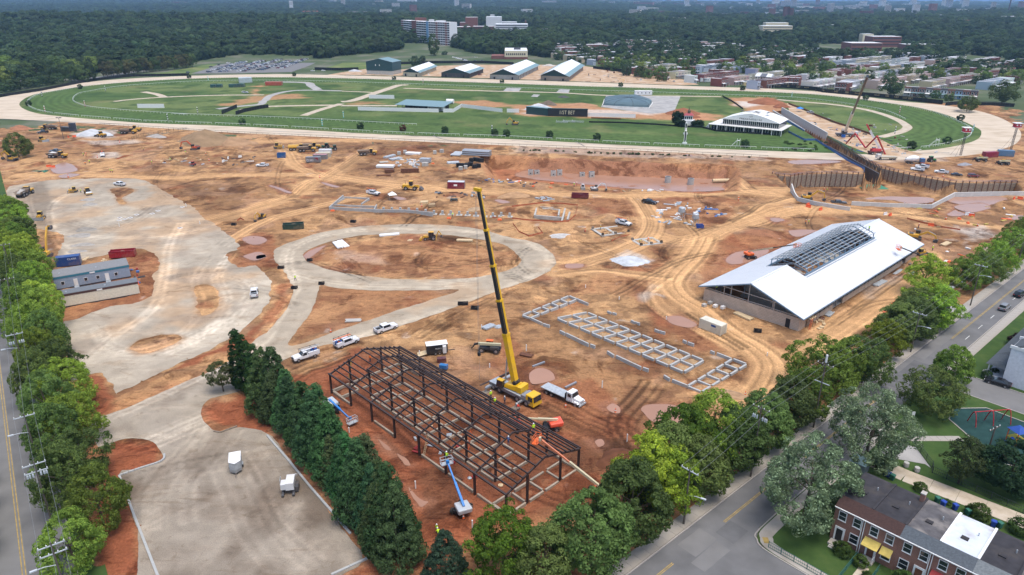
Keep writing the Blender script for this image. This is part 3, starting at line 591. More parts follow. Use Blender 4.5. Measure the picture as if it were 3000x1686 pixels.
def hill(X,Y):
 X=np.asarray(X,float);Y=np.asarray(Y,float)
 h=24*gau((X+1050)/800,(Y-1650)/520)+15*gau((X-1500)/520,(Y-1700)/520)+6*gau((X+250)/400,(Y-1700)/400)
 f1=fbm(X,Y,1100,501,3);f2=fbm(X,Y,3200,521,3)
 h+=sst(1300,2600,Y)*(f1-.42)*34
 left=sst(2200,-1200,X-.12*(Y-3000))
 h+=sst(2200,6500,Y)*(12+34*left)*(.45+1.1*f2)
 h+=sst(5000,12000,Y)*14*left
 h+=26*gau((X-2400)/700,(Y-2500)/600)
 return np.maximum(h,-1.5)*sst(880,1150,Y)
SITEB=[ls(-60,7.5),ls(330,7.5),(-330,440)]+gl('D',(500,700),(1000,690),(2240,600))+[(345,375),rs(215,3.5),rs(-60,3.5)]
na,nr=300,330
ang=np.linspace(-math.pi,math.pi,na,endpoint=False);rad=np.concatenate([[3],np.geomspace(20,420,90),np.geomspace(430,1600,110),np.geomspace(1640,34000,130)])
RR,AA=np.meshgrid(rad,ang,indexing='ij');X=RR*np.sin(AA);Y=RR*np.cos(AA)+60
z=np.where(sdf(SITEB,X,Y)<-1.5,-9.,-.12);z=np.where(sdfb(TRENCH,X,Y,30)<9,-9.,z)
z=z+hill(X,np.where(Y>0,Y,0))
n_=len(rad);q=[]
i,j=np.meshgrid(np.arange(n_-1),np.arange(na),indexing='ij');j2=(j+1)%na
q=np.stack([i*na+j,i*na+j2,(i+1)*na+j2,(i+1)*na+j],-1).reshape(-1,4)
structure(link('land',meshnp('land',np.column_stack([X.ravel(),Y.ravel(),z.ravel()]),q,'farground')))
def rpoly(s0,s1,t0,t1):return[rs(s0,t0),rs(s1,t0),rs(s1,t1),rs(s0,t1)]
def lpoly(s0,s1,t0,t1):return[ls(s0,t0),ls(s1,t0),ls(s1,t1),ls(s0,t1)]
mk('asphaltpale',(.155,.152,.148),rough=.9,var=.15,scale=.3,detail=8);mk('asphaltdark',(.108,.108,.11),rough=.9,var=.2,scale=.4,detail=8)
mk('sidewalk',(.33,.305,.27),rough=.9,var=.18,scale=.5,dirt=((.20,.16,.11),.6),detail=8);mk('kerbstone',(.34,.31,.28),rough=.9,var=.2,scale=.8,dirt=((.22,.12,.07),.6))
RWID=7.0
sheet('street',rpoly(-60,290,0,-RWID),(),.0,'asphalt')
for i_,(s0,s1,t0,t1,m) in enumerate(((-1.5,4,-1.0,-4.2,'asphaltpale'),(-3,3.5,-4.4,-6.8,'asphaltpale'),(5,9,-3.2,-6.4,'asphaltdark'),(70,86,-1.2,-6.2,'asphaltdark'),(-14,-8,-3.4,-6.4,'asphaltpale'),(88,118,-.4,-2.6,'asphaltpale'))):
 sheet('road_patch',ragged(rpoly(s0,s1,t0,t1),.12,.8),(),.003+.0013*i_,m)
SIDE=[g('L',530,560),g('L',980,240)]
def line_mark(poly,m,name='road_marking',z=.012):sheet(name,poly,(),z,m)
for s0,s1 in((-40,-5),(8,24),(33,62),(104,190)):
 for t in(-2.6,-2.86):line_mark(rpoly(s0,s1,t,t-.13),'yellowline')
for k in range(12):line_mark(rpoly(88+k*9,91+k*9,-5.0,-5.14),'whiteline')
line_mark(rpoly(18,22.5,-5.4,-5.55),'whiteline')
def kerb_run(name,pts,w,h,L,m,z0=-.05,parent=None,joint=.02):
 p=resample(pts,L);par=parent
 if par is None:
  par=bpy.data.objects.new(name,None);COL.objects.link(par);structure(par)
 me=None
 for a,b in zip(p[:-1],p[1:]):
  ln=hypot(b[0]-a[0],b[1]-a[1]);key=('k',m,round(ln,1),w,h)
  if key not in MCACHE:MCACHE[key]=mb(m).box(-ln/2+joint,ln/2-joint,-w/2,w/2,z0,h).mesh('kerb_stone')
  o=link('kerb_stone',MCACHE[key],par,((a[0]+b[0])/2,(a[1]+b[1])/2,0));o.rotation_euler.z=atan2(b[1]-a[1],b[0]-a[0])
 return par
MCACHE={}
kerb_run('kerb',[rs(-30,.12),rs(190,.12)],.2,.13,3.0,'kerbstone')
def slabs(name,f,s0,s1,ds,t0,t1,m,z,gap=.02):
 par=bpy.data.objects.new(name,None);COL.objects.link(par);structure(par);ang=atan2(f(1,0)[1]-f(0,0)[1],f(1,0)[0]-f(0,0)[0])
 n=int((s1-s0)/ds);me=mb(m).box(-ds/2+gap,ds/2-gap,-abs(t1-t0)/2,abs(t1-t0)/2,-.1,0).mesh('slab')
 for i in range(n):
  c=f(s0+(i+.5)*ds,(t0+t1)/2);o=link('slab',me,par,(c[0],c[1],z+rnd.uniform(-.008,.008)));o.rotation_euler.z=ang
 return par
slabs('sidewalk',rs,-30,190,2.0,.3,2.6,'sidewalk',.10)
sheet('verge',rpoly(-40,200,2.55,6),(),.02,'earth','dirt',1.0)
kerb_run('kerb',[rs(27,-RWID-.12),rs(58,-RWID-.12)],.2,.13,3.0,'kerbstone');kerb_run('kerb',[rs(84,-RWID-.12),rs(190,-RWID-.12)],.2,.13,3.0,'kerbstone')
slabs('sidewalk',rs,86,190,2.0,-RWID-.3,-RWID-2.3,'sidewalk',.10)
slabs('sidewalk',rs,29,57,2.0,-RWID-.3,-RWID-2.6,'sidewalk',.10)
sheet('street',lpoly(-60,330,-6.2,6.0),(),.0,'asphaltpale')
sheet('road_patch',lpoly(-30,330,.4,5.9),(),.006,'asphalt')
for t in(-.25,.15):line_mark(lpoly(-30,320,t,t+.14),'yellowline')
kerb_run('kerb',[ls(-30,6.1),ls(160,6.1)],.2,.13,3.0,'kerbstone')
sheet('verge',lpoly(-60,330,6.2,9.5),(),.03,'lawn');sheet('verge',lpoly(-60,330,-6.4,-20),(),.03,'lawn')
cr_=np.random.RandomState(3);n_=60000;cx_=cr_.uniform(-330,340,n_);cy_=cr_.uniform(72,400,n_);keep=np.abs(cx_)<cy_*.75+4
keep&=fbm(cx_,cy_,7,801,4)>.53;tr_=(cx_-RK[0])*RN[0]+(cy_-RK[1])*RN[1];tl_=(cx_-LK[0])*LN[0]+(cy_-LK[1])*LN[1];keep&=(tr_>6)&(tl_>12)
for p in(LOT,RING,DRIVE):keep&=sdfb(p,cx_,cy_)>-.5
for p,w in HAUL:keep&=pld(p,cx_,cy_)>w*.4
keep&=(sdfb(TRK_OUT,cx_,cy_)>4)&(sdfb(BARNPAD,cx_,cy_)>0)&(sdfb(PIT,cx_,cy_)>-1)&(sdfb(SUNK,cx_,cy_)>0);cx_,cy_=cx_[keep],cy_[keep];cz_=height(cx_,cy_)
base=np.array([(1,0,0),(0,1,0),(-1,0,0),(0,-1,0),(.2,.1,.8)]);tri=np.array([(0,1,4),(1,2,4),(2,3,4),(3,0,4)]);k=len(cx_);sz=.09+.32*cr_.rand(k)**3;an_=cr_.rand(k)*6.28
b=base[None]*sz[:,None,None]*(.7+.6*cr_.rand(k,5,1));V=np.stack([b[...,0]*np.cos(an_)[:,None]-b[...,1]*np.sin(an_)[:,None]+cx_[:,None],b[...,0]*np.sin(an_)[:,None]+b[...,1]*np.cos(an_)[:,None]+cy_[:,None],b[...,2]+cz_[:,None]-.02],-1)
cc=colour(cx_,cy_,'dirt')[:,:3]*(.7+.45*cr_.rand(k))[:,None];F=tri[None]+(np.arange(k)*5)[:,None,None]
tag(link('soil_clods',meshnp('soil_clods',V.reshape(-1,3),F.reshape(-1,3),'earth',np.repeat(cc,5,0),False)),'clods and stones strewn over the bare dirt',None,None,'stuff')
def leaf_mat(name,rough=.75):
 m=bpy.data.materials.new(name);m.use_nodes=True;MATS[name]=m;n=m.node_tree.nodes;l=m.node_tree.links;b=n['Principled BSDF']
 oi=n.new('ShaderNodeObjectInfo');at=n.new('ShaderNodeAttribute');at.attribute_name='Col'
 v1=n.new('ShaderNodeVectorMath');v1 .operation='MULTIPLY';l.new(oi.outputs['Color'],v1 .inputs[0]);l.new(at.outputs['Color'],v1 .inputs[1])
 hs=n.new('ShaderNodeHueSaturation');l.new(v1 .outputs[0],hs.inputs['Color'])
 mr=n.new('ShaderNodeMapRange');mr.inputs[3].default_value=.62;mr.inputs[4].default_value=1.38;l.new(oi.outputs['Random'],mr.inputs[0]);l.new(mr.outputs[0],hs.inputs['Value'])
 m2=n.new('ShaderNodeMath');m2 .operation='FRACT';m3=n.new('ShaderNodeMath');m3 .operation='MULTIPLY';m3 .inputs[1].default_value=7.31;l.new(oi.outputs['Random'],m3 .inputs[0]);l.new(m3 .outputs[0],m2 .inputs[0])
 mh=n.new('ShaderNodeMapRange');mh.inputs[3].default_value=.482;mh.inputs[4].default_value=.515;l.new(m2 .outputs[0],mh.inputs[0]);l.new(mh.outputs[0],hs.inputs['Hue'])
 l.new(hs.outputs[0],b.inputs['Base Color']);b.inputs['Roughness'].default_value=rough;b.inputs['Specular IOR Level'].default_value=.25
 tr=n.new('ShaderNodeBsdfTranslucent');l.new(hs.outputs[0],tr.inputs[0]);mx=n.new('ShaderNodeMixShader');mx.inputs[0].default_value=.45
 l.new(b.outputs[0],mx.inputs[1]);l.new(tr.outputs[0],mx.inputs[2]);l.new(mx.outputs[0],n['Material Output'].inputs['Surface'])
 return m
leaf_mat('leaf')
def crown_mesh(name,seed,prof,nc,nl,ls_,rc,fold=.0,aspect=.6,updir=0.,inner=.55,tint=(1,1,1),tip=None,lob=.25,jit=.4,cn=0.):
 """leaf faces on many clumps spread through the crown; prof(h)->radius for h 0..1, unit crown: height 1 (z 0..1), radius in same unit"""
 r=np.random.RandomState(seed);hs=np.linspace(.02,.98,200);pr=np.array([prof(h) for h in hs]);w=(pr+.05);w/=w.sum()
 h=r.choice(hs,nc,p=w);th=r.rand(nc)*2*np.pi
 lobes=1+lob*(np.sin(th*2+r.rand()*6)*.5+np.sin(th*3+h*5+r.rand()*6)*.5)
 rr=np.interp(h,hs,pr)*lobes*(inner+(1-inner)*r.rand(nc)**.5)
 C=np.column_stack([rr*np.cos(th),rr*np.sin(th),h]);crad=rc*(.6+.8*r.rand(nc));ctint=.72+.5*r.rand(nc)
 k=nc*nl;ci=np.repeat(np.arange(nc),nl);d=r.normal(size=(k,3));d/=np.linalg.norm(d,axis=1)[:,None]
 out=C.copy();out[:,2]-=.45;out/=np.linalg.norm(out,axis=1)[:,None]+1e-6
 d=d+.55*out[ci]+np.array((0,0,.35));d/=np.linalg.norm(d,axis=1)[:,None]
 P=C[ci]+d*(crad[ci]*(.75+.35*r.rand(k)))[:,None]*np.array((1,1,.8))
 nrm=d*(1-cn)+out[ci]*cn+r.normal(size=(k,3))*jit;nrm/=np.linalg.norm(nrm,axis=1)[:,None]
 ax=r.normal(size=(k,3));ax[:,2]+=updir;ax-=nrm*(ax*nrm).sum(1)[:,None];ax/=np.linalg.norm(ax,axis=1)[:,None]
 bx=np.cross(nrm,ax);s=ls_*(.6+.8*r.rand(k))[:,None]
 v0=P-ax*s;v2=P+ax*s;v1=P+bx*s*aspect+nrm*s*.18;v3=P-bx*s*aspect+nrm*s*.18
 V=np.stack([v0,v1,v2,v3],1).reshape(-1,3);F=np.arange(k*4).reshape(-1,4)
 t=(ctint[ci]*(.85+.3*r.rand(k)))[:,None]*np.array(tint)
 if tip is not None:
  m_=(r.rand(k)<.16)[:,None];t=np.where(m_,t*np.array(tip),t)
 cols=np.repeat(t,4,0)
 return meshnp(name,V,F,'leaf',cols,smooth=False)
def egg(h):return max(0,.42*sin(math.pi*min(1,h*.92+.06)**.72)**.75)
def ball(h):return.5*math.sqrt(max(0,1-(2*h-1)**2))*.98+.02
def broad(h):return max(0,.56*sin(math.pi*(h*.9+.08)**.85)**.6)
def cone(h):return.30*(1-h)**.95*min(1,h*8+.35)+.015
def colm(h):return.17*(1-h)**.55*min(1,h*6+.4)+.01
def layer(h):return max(.02,.46*(sin(math.pi*(h*.93+.04)**.8))**.7*(1+.25*sin(h*19)))
CROWN={}
for i in range(3):
 CROWN['pear',i]=crown_mesh('crown',10+i,egg,260,56,.019,.075,lob=.18,inner=.6)
 CROWN['locust',i]=crown_mesh('crown',20+i,layer,240,52,.019,.075,tip=(1.4,1.3,.8),inner=.45,lob=.45)
 CROWN['round',i]=crown_mesh('crown',30+i,broad,260,56,.019,.08,tip=(1.25,1.15,.9),lob=.4,inner=.6)
 CROWN['cypress',i]=crown_mesh('crown',50+i,cone,300,46,.017,.042,aspect=.34,updir=1.6,inner=.72,lob=.15)
 CROWN['column',i]=crown_mesh('crown',60+i,colm,240,60,.014,.034,aspect=.34,updir=2.5,inner=.7,lob=.1)
for i in range(2):CROWN['maple',i]=crown_mesh('crown',40+i,broad,300,70,.015,.075,tip=(2.3,2.2,2.5),inner=.4,lob=.6)
for i in range(4):CROWN['mid',i]=crown_mesh('crown',70+i,[broad,ball,egg,broad][i],60,40,.042,.14,lob=.35,jit=.22,inner=.72,cn=.35)
for i in range(4):CROWN['far',i]=crown_mesh('crown',80+i,[broad,ball,egg,broad][i],20,32,.085,.22,lob=.3,jit=.12,inner=.75,cn=.5)
def trunk_mesh(seed,limbs=5,top=.75,r=.022):
 q=random.Random(seed);b=mb('bark');p=Vector((0,0,-.3));b.tube((0,0,-.02),(0,0,.3),r,r*.75,7)
 prev=Vector((0,0,.3));nx=Vector((q.uniform(-.03,.03),q.uniform(-.03,.03),top));b.tube(prev,nx,r*.75,r*.2,6)
 for i in range(limbs):
  a=i*6.28/limbs+q.random();s=prev.lerp(nx,q.uniform(0,.5));e=s+Vector((cos(a)*.26,sin(a)*.26,q.uniform(.15,.32)));b.tube(s,e,r*.45,r*.1,5)
 return b.mesh('trunk')
TRUNK=[trunk_mesh(i) for i in range(3)];TRUNK_C=mb('bark').tube((0,0,-.02),(0,0,.8),.014,.004,6).mesh('trunk')
NT=0
def tree(kind,x,y,Ht,W,col,label,group=None,z=None,bare=.14,name=None):
 global NT;NT+=1;nv=max(k[1] for k in CROWN if k[0]==kind)+1;z=zat(x,y) if z is None else z
 t=thing(name or{'cypress':'cypress_tree','column':'arborvitae_tree'}.get(kind,'tree'),label,'tree',(x,y,z),rnd.uniform(0,6.28),group)
 tr=link('trunk',TRUNK_C if kind in('cypress','column') else TRUNK[NT%3],t);tr.scale=(Ht,Ht,Ht)
 c=link('crown',CROWN[kind,NT%nv],t);c.location=(0,0,Ht*bare);ch=Ht*(1-bare);c.scale=(W,W,ch);c.color=(*col,1)
 return t
UNITW={'pear':.42*2,'locust':.46*2,'round':.56*2,'cypress':.6,'column':.34,'maple':1.12,'mid':1.1,'far':1.1}
def ptree(v,x,y,kind,rad,Ht,col,label,group=None,bare=.12):
 p=g(v,x,y,Ht*.53);return tree(kind,p[0],p[1],Ht,2*rad/UNITW[kind],col,label,group,bare=bare)
DG=(.130,.195,.052);MG=(.185,.285,.048);YG=(.215,.315,.034);SG=(.135,.185,.095);CG=(.078,.155,.062);LG=(.24,.35,.048)
LROW={c:(f'{n} leafy tree in the dense row beside the power lines',f'{n} trees under the power lines') for c,n in((MG,'mid-green'),(LG,'bright green'),(DG,'dark green'))}
rr=random.Random(4)
for k in range(30):
 s=-24+k*7.0+rr.uniform(-1.5,1.5);t=6.6+(3.4 if k%2 else 0)+rr.uniform(-.6,.8);p=ls(s,t)
 c=[MG,LG,DG,MG,LG][rr.randrange(5)]
 tree(['round','round','locust'][rr.randrange(3)],p[0],p[1],rr.uniform(8.5,11.5),rr.uniform(7.2,9.2),c,*LROW[c],bare=.1)
for k in range(13):
 p=ls(95+k*8,8+rr.uniform(-1.2,1.2));tree('round',p[0],p[1],rr.uniform(7.5,10),rr.uniform(6.5,8),[MG,DG,LG][k%3],*LROW[[MG,DG,LG][k%3]],bare=.1)
for s,t,h in((6,-6.8,8),(-3,-7.2,9),(-9,-7,8.5),(-16,-6.5,8.2),(24,-8,8)):
 p=ls(s,t);tree('round',p[0],p[1],h,h*.85,MG if h>8 else LG,'green tree on the far side of the street from the power lines','trees across the left street',bare=.1)
for i,(x,y) in enumerate([(612,975),(628,985),(650,1000)]):
 p=g('F',x,y);tree('column',p[0],p[1],13.5-i*.6,13.5*.95,(.034,.085,.022),'tall narrow bright evergreen at the head of the cypress screen','narrow evergreens at the head of the screen',bare=.02)
ev=[(676,1025),(702,1052),(735,1085),(770,1120),(806,1163),(842,1205),(878,1250),(912,1296),(945,1340),(975,1382),(1000,1420),(704,1040),(738,1074),(776,1110),(815,1150),(850,1194),(888,1240),(926,1288),(964,1338),(996,1384),(690,1060),(760,1130),(835,1225),(900,1310)]
for i,(x,y) in enumerate(ev):
 p=g('F',x,y);hh=rr.uniform(10,15)-(2.5 if i>19 else 0);tree('cypress',p[0]+rr.uniform(-.6,.6),p[1]+rr.uniform(-.6,.6),hh,hh*.98,tuple(c*q_ for c,q_ in zip(CG,(rr.uniform(.75,1.4),rr.uniform(.85,1.2),.95))),'dark feathery cypress in the evergreen screen beside the steel frame','cypresses in the evergreen screen',bare=.03)
ptree('J',1460,1300,'cypress',3.4,9.5,(.05,.095,.05),'grey-green juniper beside the white gravel strip and bright maple')
tree('locust',*g('F',562,985),7.0,5.0,(.11,.13,.05),'thin half-bare tree leaning from the narrow evergreens',bare=.3)
ptree('A',160,290,'round',6.5,12,DG,'big dark tree beside the yellow excavator and parked pickups',bare=.1)
BR='bright green maple in the street row beside the steel frame'
SR=[(1265,1365,'locust',4.2,10.5,(.10,.19,.02),'bright green maple nearest the grey juniper'),(1372,1400,'pear',3.6,9,DG,None),(1490,1330,'pear',4.9,12,DG,None),(1590,1255,'pear',4.8,12.5,DG,None),(1640,1185,'locust',4.6,11.5,YG,None),(1690,1205,'locust',4.0,10,YG,None),(1720,1110,'locust',4.6,12.5,(.10,.18,.022),None),(1690,1150,'pear',4.2,11,DG,None),(1800,1080,'round',5,12,LG,None),(1850,1100,'pear',4.6,11,DG,None),(1760,1170,'pear',4,10,DG,None),(1925,1050,'pear',4.4,10,DG,None),(1990,1010,'pear',4.2,9.5,(.075,.10,.03),None),(2070,915,'round',5.3,10.5,MG,None),(2135,910,'round',4.5,9.5,MG,None),(2180,905,'round',4.4,9.5,DG,None),(2030,985,'locust',4,9,(.09,.15,.025),None),(2232,850,'locust',3.6,8,YG,'small yellow-green tree beside the sloping street near a lamp pole'),(2262,810,'pear',4.4,9.5,DG,None),(2300,800,'pear',4.8,9.5,DG,None),(2330,690,'locust',4.4,10,LG,None),(2335,745,'locust',4.6,9.5,LG,None),(2365,770,'locust',4.8,9.5,LG,None),(2310,770,'pear',4.6,9,DG,None),(2435,685,'round',4.6,9,MG,None),(2475,675,'round',4.6,8.5,DG,None),(2510,645,'round',4.6,8.5,LG,None),(2550,615,'round',4.8,9,MG,None),(2575,590,'round',4.4,8.5,MG,None),(2600,570,'round',4.4,8.5,MG,None)]
for x,y,k,r_,h_,c_,lab in SR:
 d_={'pear':'dark dense pear tree in the row along the sloping street','locust':'bright yellow-green tree in the row along the sloping street','round':'round green tree in the row along the sloping street'}[k]
 ptree('F',x,y,k,r_*1.07,h_*1.1,c_,lab or d_,None if lab else d_.replace('tree','trees').replace('round green','round green').replace('dark dense pear','dark dense pear'),bare=.12)
ptree('L',810,290,'maple',6.4,14,SG,'tall silvery maple at the corner beside the playground walk',bare=.14)
ptree('L',330,720,'maple',6.8,13.5,SG,'spreading silvery maple in front of the brick rowhouses',bare=.16)
ptree('F',2345,985,'round',4.8,9.5,DG,'dark round tree on the lawn beside the playground');ptree('F',2405,915,'pear',3.4,8.5,MG,'narrow green tree on the lawn corner by the side street')
ptree('L',1520,560,'locust',2.6,9,(.06,.09,.035),'half-dead tree with bare upper limbs by the playground',bare=.25);ptree('L',1900,590,'pear',4.6,9.5,(.03,.07,.03),'dark tree on the lawn beside the blue slide')
BUSH=[crown_mesh('foliage',95+i,ball,60,40,.05,.16,lob=.15,inner=.6,jit=.25) for i in range(2)]
def bush(p,r_,col,label,group,h=None,name='bush',z=.03):
 o=link(name,BUSH[rnd.randrange(2)]);o.location=(p[0],p[1],z-.1*r_);o.scale=(2*r_,2*r_,h or 1.9*r_);o.color=(*col,1);return tag(o,label,'bush',group)
for v,x,y in(('C',330,493),('C',748,513),('C',2055,578),('B',1050,130),('B',1900,172),('B',2520,205),('D',1265,590),('D',1575,545),('D',1695,340),('T',605,672),('T',218,798),('T',1428,592),('T',2220,577),('U',398,605),('U',1212,628),('U',2107,657),('V',1378,755),('V',450,684),('T',1830,940),('B',2400,200)):
 bush(g(v,x,y),2.0,(.045,.085,.03),'clipped dark green bush on the grass edge of the race track','clipped bushes along the track')
bush(g('B',1478,150),1.9,(.10,.035,.022),'clipped red-brown bush on the grass edge of the race track',None)
NOWOOD=gl('F',(-900,330),(-40,240),(0,222),(100,205),(150,196),(260,185),(330,178),(420,168),(515,152),(600,142),(790,144),(800,150),(900,140),(1000,133),(1060,130),(1150,130),(1230,140),(1330,140),(1400,150),(1500,170),(1560,190),(1700,212),(1900,228),(2100,248),(2576,300),(2900,340),(2900,700),(-900,700))
TOWN=gl('F',(1370,152),(1390,122),(1560,112),(1700,112),(1850,118),(2000,112),(2200,106),(2400,118),(2576,120),(3300,190),(3300,420),(2576,300),(2100,248),(1700,212),(1500,170))
BLDG=[gl('F',(1000,136),(1140,136),(1140,118),(1000,118)),gl('F',(1120,103),(1340,103),(1340,82),(1120,82)),gl('F',(1215,155),(1330,155),(1330,140),(1215,140)),gl('F',(1900,100),(2000,100),(2000,82),(1900,82)),gl('F',(2090,140),(2270,142),(2270,112),(2090,112)),gl('F',(1338,90),(1400,90),(1400,83),(1338,83))]
def scatter(y0,y1,sp,seed):
 r=np.random.RandomState(seed);ys=np.arange(y0,y1,sp);pts=[]
 for y in ys:
  w=.80*y+60;xs=np.arange(-w,w,sp);pts.append(np.column_stack([xs+(r.rand(len(xs))-.5)*sp*.95,y+(r.rand(len(xs))-.5)*sp*.95]))
 P=np.concatenate(pts);m=sdf(NOWOOD,P[:,0],P[:,1])>2
 for b in BLDG:m&=sdf(b,P[:,0],P[:,1])>3
 t=sdf(TOWN,P[:,0],P[:,1])<0;clump=fbm(P[:,0],P[:,1],90,601,3);m&=~t|((r.rand(len(P))<.36)&(clump>.38))|(clump>.66)&t&(r.rand(len(P))<.6)
 city=sst(-100,900,P[:,0]-.18*(P[:,1]-2200))*sst(2300,3200,P[:,1]);m&=r.rand(len(P))>city*.62
 return P[m]
W1=scatter(690,1500,13,1);W2=scatter(1500,3000,20,2);W3=scatter(3000,6200,34,3);W4=scatter(6200,15000,95,4)
W1=W1[np.argsort(np.hypot(W1[:,0],W1[:,1]))];inview=np.abs(W1[:,0])<W1[:,1]*.735;first=W1[inview][:190];rest=np.concatenate([W1[inview][190:],W1[~inview]])
WCOL=[(.090,.138,.048),(.118,.180,.050),(.150,.220,.050),(.074,.115,.050),(.185,.250,.060)]
for i,(x,y) in enumerate(first):
 h_=rnd.uniform(12,21) if x<100 else rnd.uniform(8,13);tree('mid',x,y,h_,h_*rnd.uniform(.75,1.0),WCOL[i%5],'leafy tree at the wooded edge beyond the race track' if x<60 else 'leafy tree among the rowhouses beyond the race track','trees at the wooded edge beyond the track' if x<60 else 'trees among the far rowhouses',z=float(hill(x,y))-.1,bare=.06)
pc=bpy.data.collections.new('woodland_kinds')
for i in range(4):
 o=bpy.data.objects.new('wood_kind',CROWN['far',i]);o.color=(*WCOL[i],1);pc.objects.link(o)
allp=[];sc_=[]
r_=np.random.RandomState(9)
for P,s0,s1,zz in((rest,11,22,.0),(W2,15,28,0),(W3,22,32,0),(W4,50,75,0)):
 s=s0+(s1-s0)*r_.rand(len(P))**1.6;s=np.where(sdf(TOWN,P[:,0],P[:,1])<0,s*.72,s);z=hill(P[:,0],P[:,1]);big_=s0>30
 allp.append(np.column_stack([P,z-s*(.15 if not big_ else.42)]));sc_.append(np.column_stack([s*(1.15 if not big_ else 1.7),s*(1.15 if not big_ else 1.7),s*(1.0 if s0<20 else.72 if not big_ else.75)]))
allp=np.concatenate(allp);sc_=np.concatenate(sc_)
me=bpy.data.meshes.new('woodland');me.vertices.add(len(allp));me.vertices.foreach_set('co',allp.astype(np.float32).ravel())
a=me.attributes.new('sc','FLOAT_VECTOR','POINT');a.data.foreach_set('vector',sc_.astype(np.float32).ravel())
a=me.attributes.new('rz','FLOAT_VECTOR','POINT');rz_=np.zeros((len(allp),3),np.float32);rz_[:,2]=r_.rand(len(allp))*6.28;a.data.foreach_set('vector',rz_.ravel())
a=me.attributes.new('ki','INT','POINT');a.data.foreach_set('value',r_.randint(0,4,len(allp)).astype(np.int32))
wo=link('woodland',me);tag(wo,'dense summer woodland spreading over the far hills',None,None,'stuff')
ng=bpy.data.node_groups.new('woodland','GeometryNodeTree');ng.interface.new_socket('Geometry',in_out='INPUT',socket_type='NodeSocketGeometry');ng.interface.new_socket('Geometry',in_out='OUTPUT',socket_type='NodeSocketGeometry')
gi=ng.nodes.new('NodeGroupInput');go=ng.nodes.new('NodeGroupOutput');ip=ng.nodes.new('GeometryNodeInstanceOnPoints');ci=ng.nodes.new('GeometryNodeCollectionInfo')
ci.inputs['Collection'].default_value=pc;ci.inputs['Separate Children'].default_value=True;ci.inputs['Reset Children'].default_value=True
def nattr(nm,ty):
 q=ng.nodes.new('GeometryNodeInputNamedAttribute');q.data_type=ty;q.inputs['Name'].default_value=nm;return q.outputs['Attribute']
ng.links.new(gi.outputs[0],ip.inputs['Points']);ng.links.new(ci.outputs[0],ip.inputs['Instance']);ip.inputs['Pick Instance'].default_value=True
ng.links.new(nattr('ki','INT'),ip.inputs['Instance Index']);ng.links.new(nattr('rz','FLOAT_VECTOR'),ip.inputs['Rotation']);ng.links.new(nattr('sc','FLOAT_VECTOR'),ip.inputs['Scale'])
ng.links.new(ip.outputs[0],go.inputs[0]);md=wo.modifiers.new('scatter','NODES');md.node_group=ng;wo.color=(.05,.085,.03,1)
print('woodland',len(allp),'trees',NT)
def frame_thing(name,label,cat,p0,ang,z=0.,group=None):return thing(name,label,cat,(p0[0],p0[1],z),ang,group)
mk('brickbuff',(.40,.31,.24),rough=.9,var=.12,scale=1.5);mk('roofwhite',(.66,.68,.70),rough=.35,var=.03,scale=.3,spec=.5)
mk('bluegrey',(.16,.24,.32),rough=.6);mk('primer',(.048,.033,.030),rough=.6,var=.3,scale=1.5)
mk('scrim',(.012,.014,.014),rough=.9);mk('greenmetal',(.018,.055,.058),rough=.5,var=.1);mk('greenroof',(.16,.25,.27),rough=.5,var=.08)
def brick_mat(name,c1,c2,mortar,sx=2.2,bw=.5,rh=.25):
 m=bpy.data.materials.new(name);m.use_nodes=True;MATS[name]=m;n=m.node_tree.nodes;l=m.node_tree.links;b=n['Principled BSDF'];b.inputs['Roughness'].default_value=.9
 tc=n.new('ShaderNodeTexCoord');sp=n.new('ShaderNodeSeparateXYZ');l.new(tc.outputs['Object'],sp.inputs[0]);ad=n.new('ShaderNodeMath');ad.operation='ADD';l.new(sp.outputs[0],ad.inputs[0]);l.new(sp.outputs[1],ad.inputs[1])
 cb=n.new('ShaderNodeCombineXYZ');l.new(ad.outputs[0],cb.inputs[0]);l.new(sp.outputs[2],cb.inputs[1]);bt=n.new('ShaderNodeTexBrick');l.new(cb.outputs[0],bt.inputs['Vector'])
 bt.inputs['Scale'].default_value=sx;bt.inputs['Color1'].default_value=(*c1,1);bt.inputs['Color2'].default_value=(*c2,1);bt.inputs['Mortar'].default_value=(*mortar,1);bt.inputs['Mortar Size'].default_value=.03
 bt.inputs['Brick Width'].default_value=bw;bt.inputs['Row Height'].default_value=rh
 nz=n.new('ShaderNodeTexNoise');nz.inputs['Scale'].default_value=.7;nz.inputs['Detail'].default_value=6;l.new(tc.outputs['Object'],nz.inputs[0]);mr=n.new('ShaderNodeMapRange');mr.inputs[3].default_value=.75;mr.inputs[4].default_value=1.25;l.new(nz.outputs[0],mr.inputs[0])
 mx=n.new('ShaderNodeVectorMath');mx.operation='MULTIPLY';l.new(bt.outputs[0],mx.inputs[0]);l.new(mr.outputs[0],mx.inputs[1]);l.new(mx.outputs[0],b.inputs['Base Color']);return m
brick_mat('blockwall',(.52,.42,.33),(.46,.37,.29),(.36,.29,.23),1.0,.8,.4);brick_mat('redbrick',(.22,.072,.045),(.17,.055,.036),(.26,.20,.17),2.6,.5,.18)
nR,fR,nL=g('N',275,885,4.0),g('N',1205,305,4.0),g('M',1440,628,4.0)
ax=atan2(fR[1]-nR[1],fR[0]-nR[0]);BL=dist(nR,fR);BW=dist(nR,nL);RZ=9.0;EZ=4.0
B=frame_thing('barn','long new barn with white metal roof and open steel ridge monitor','barn',nR,ax)
ov=1.0
def roofz(y):return EZ+(RZ-EZ)*(1-abs(y-BW/2)/(BW/2))
m0,m1,mw=BL*.235,BL*.80,5.2
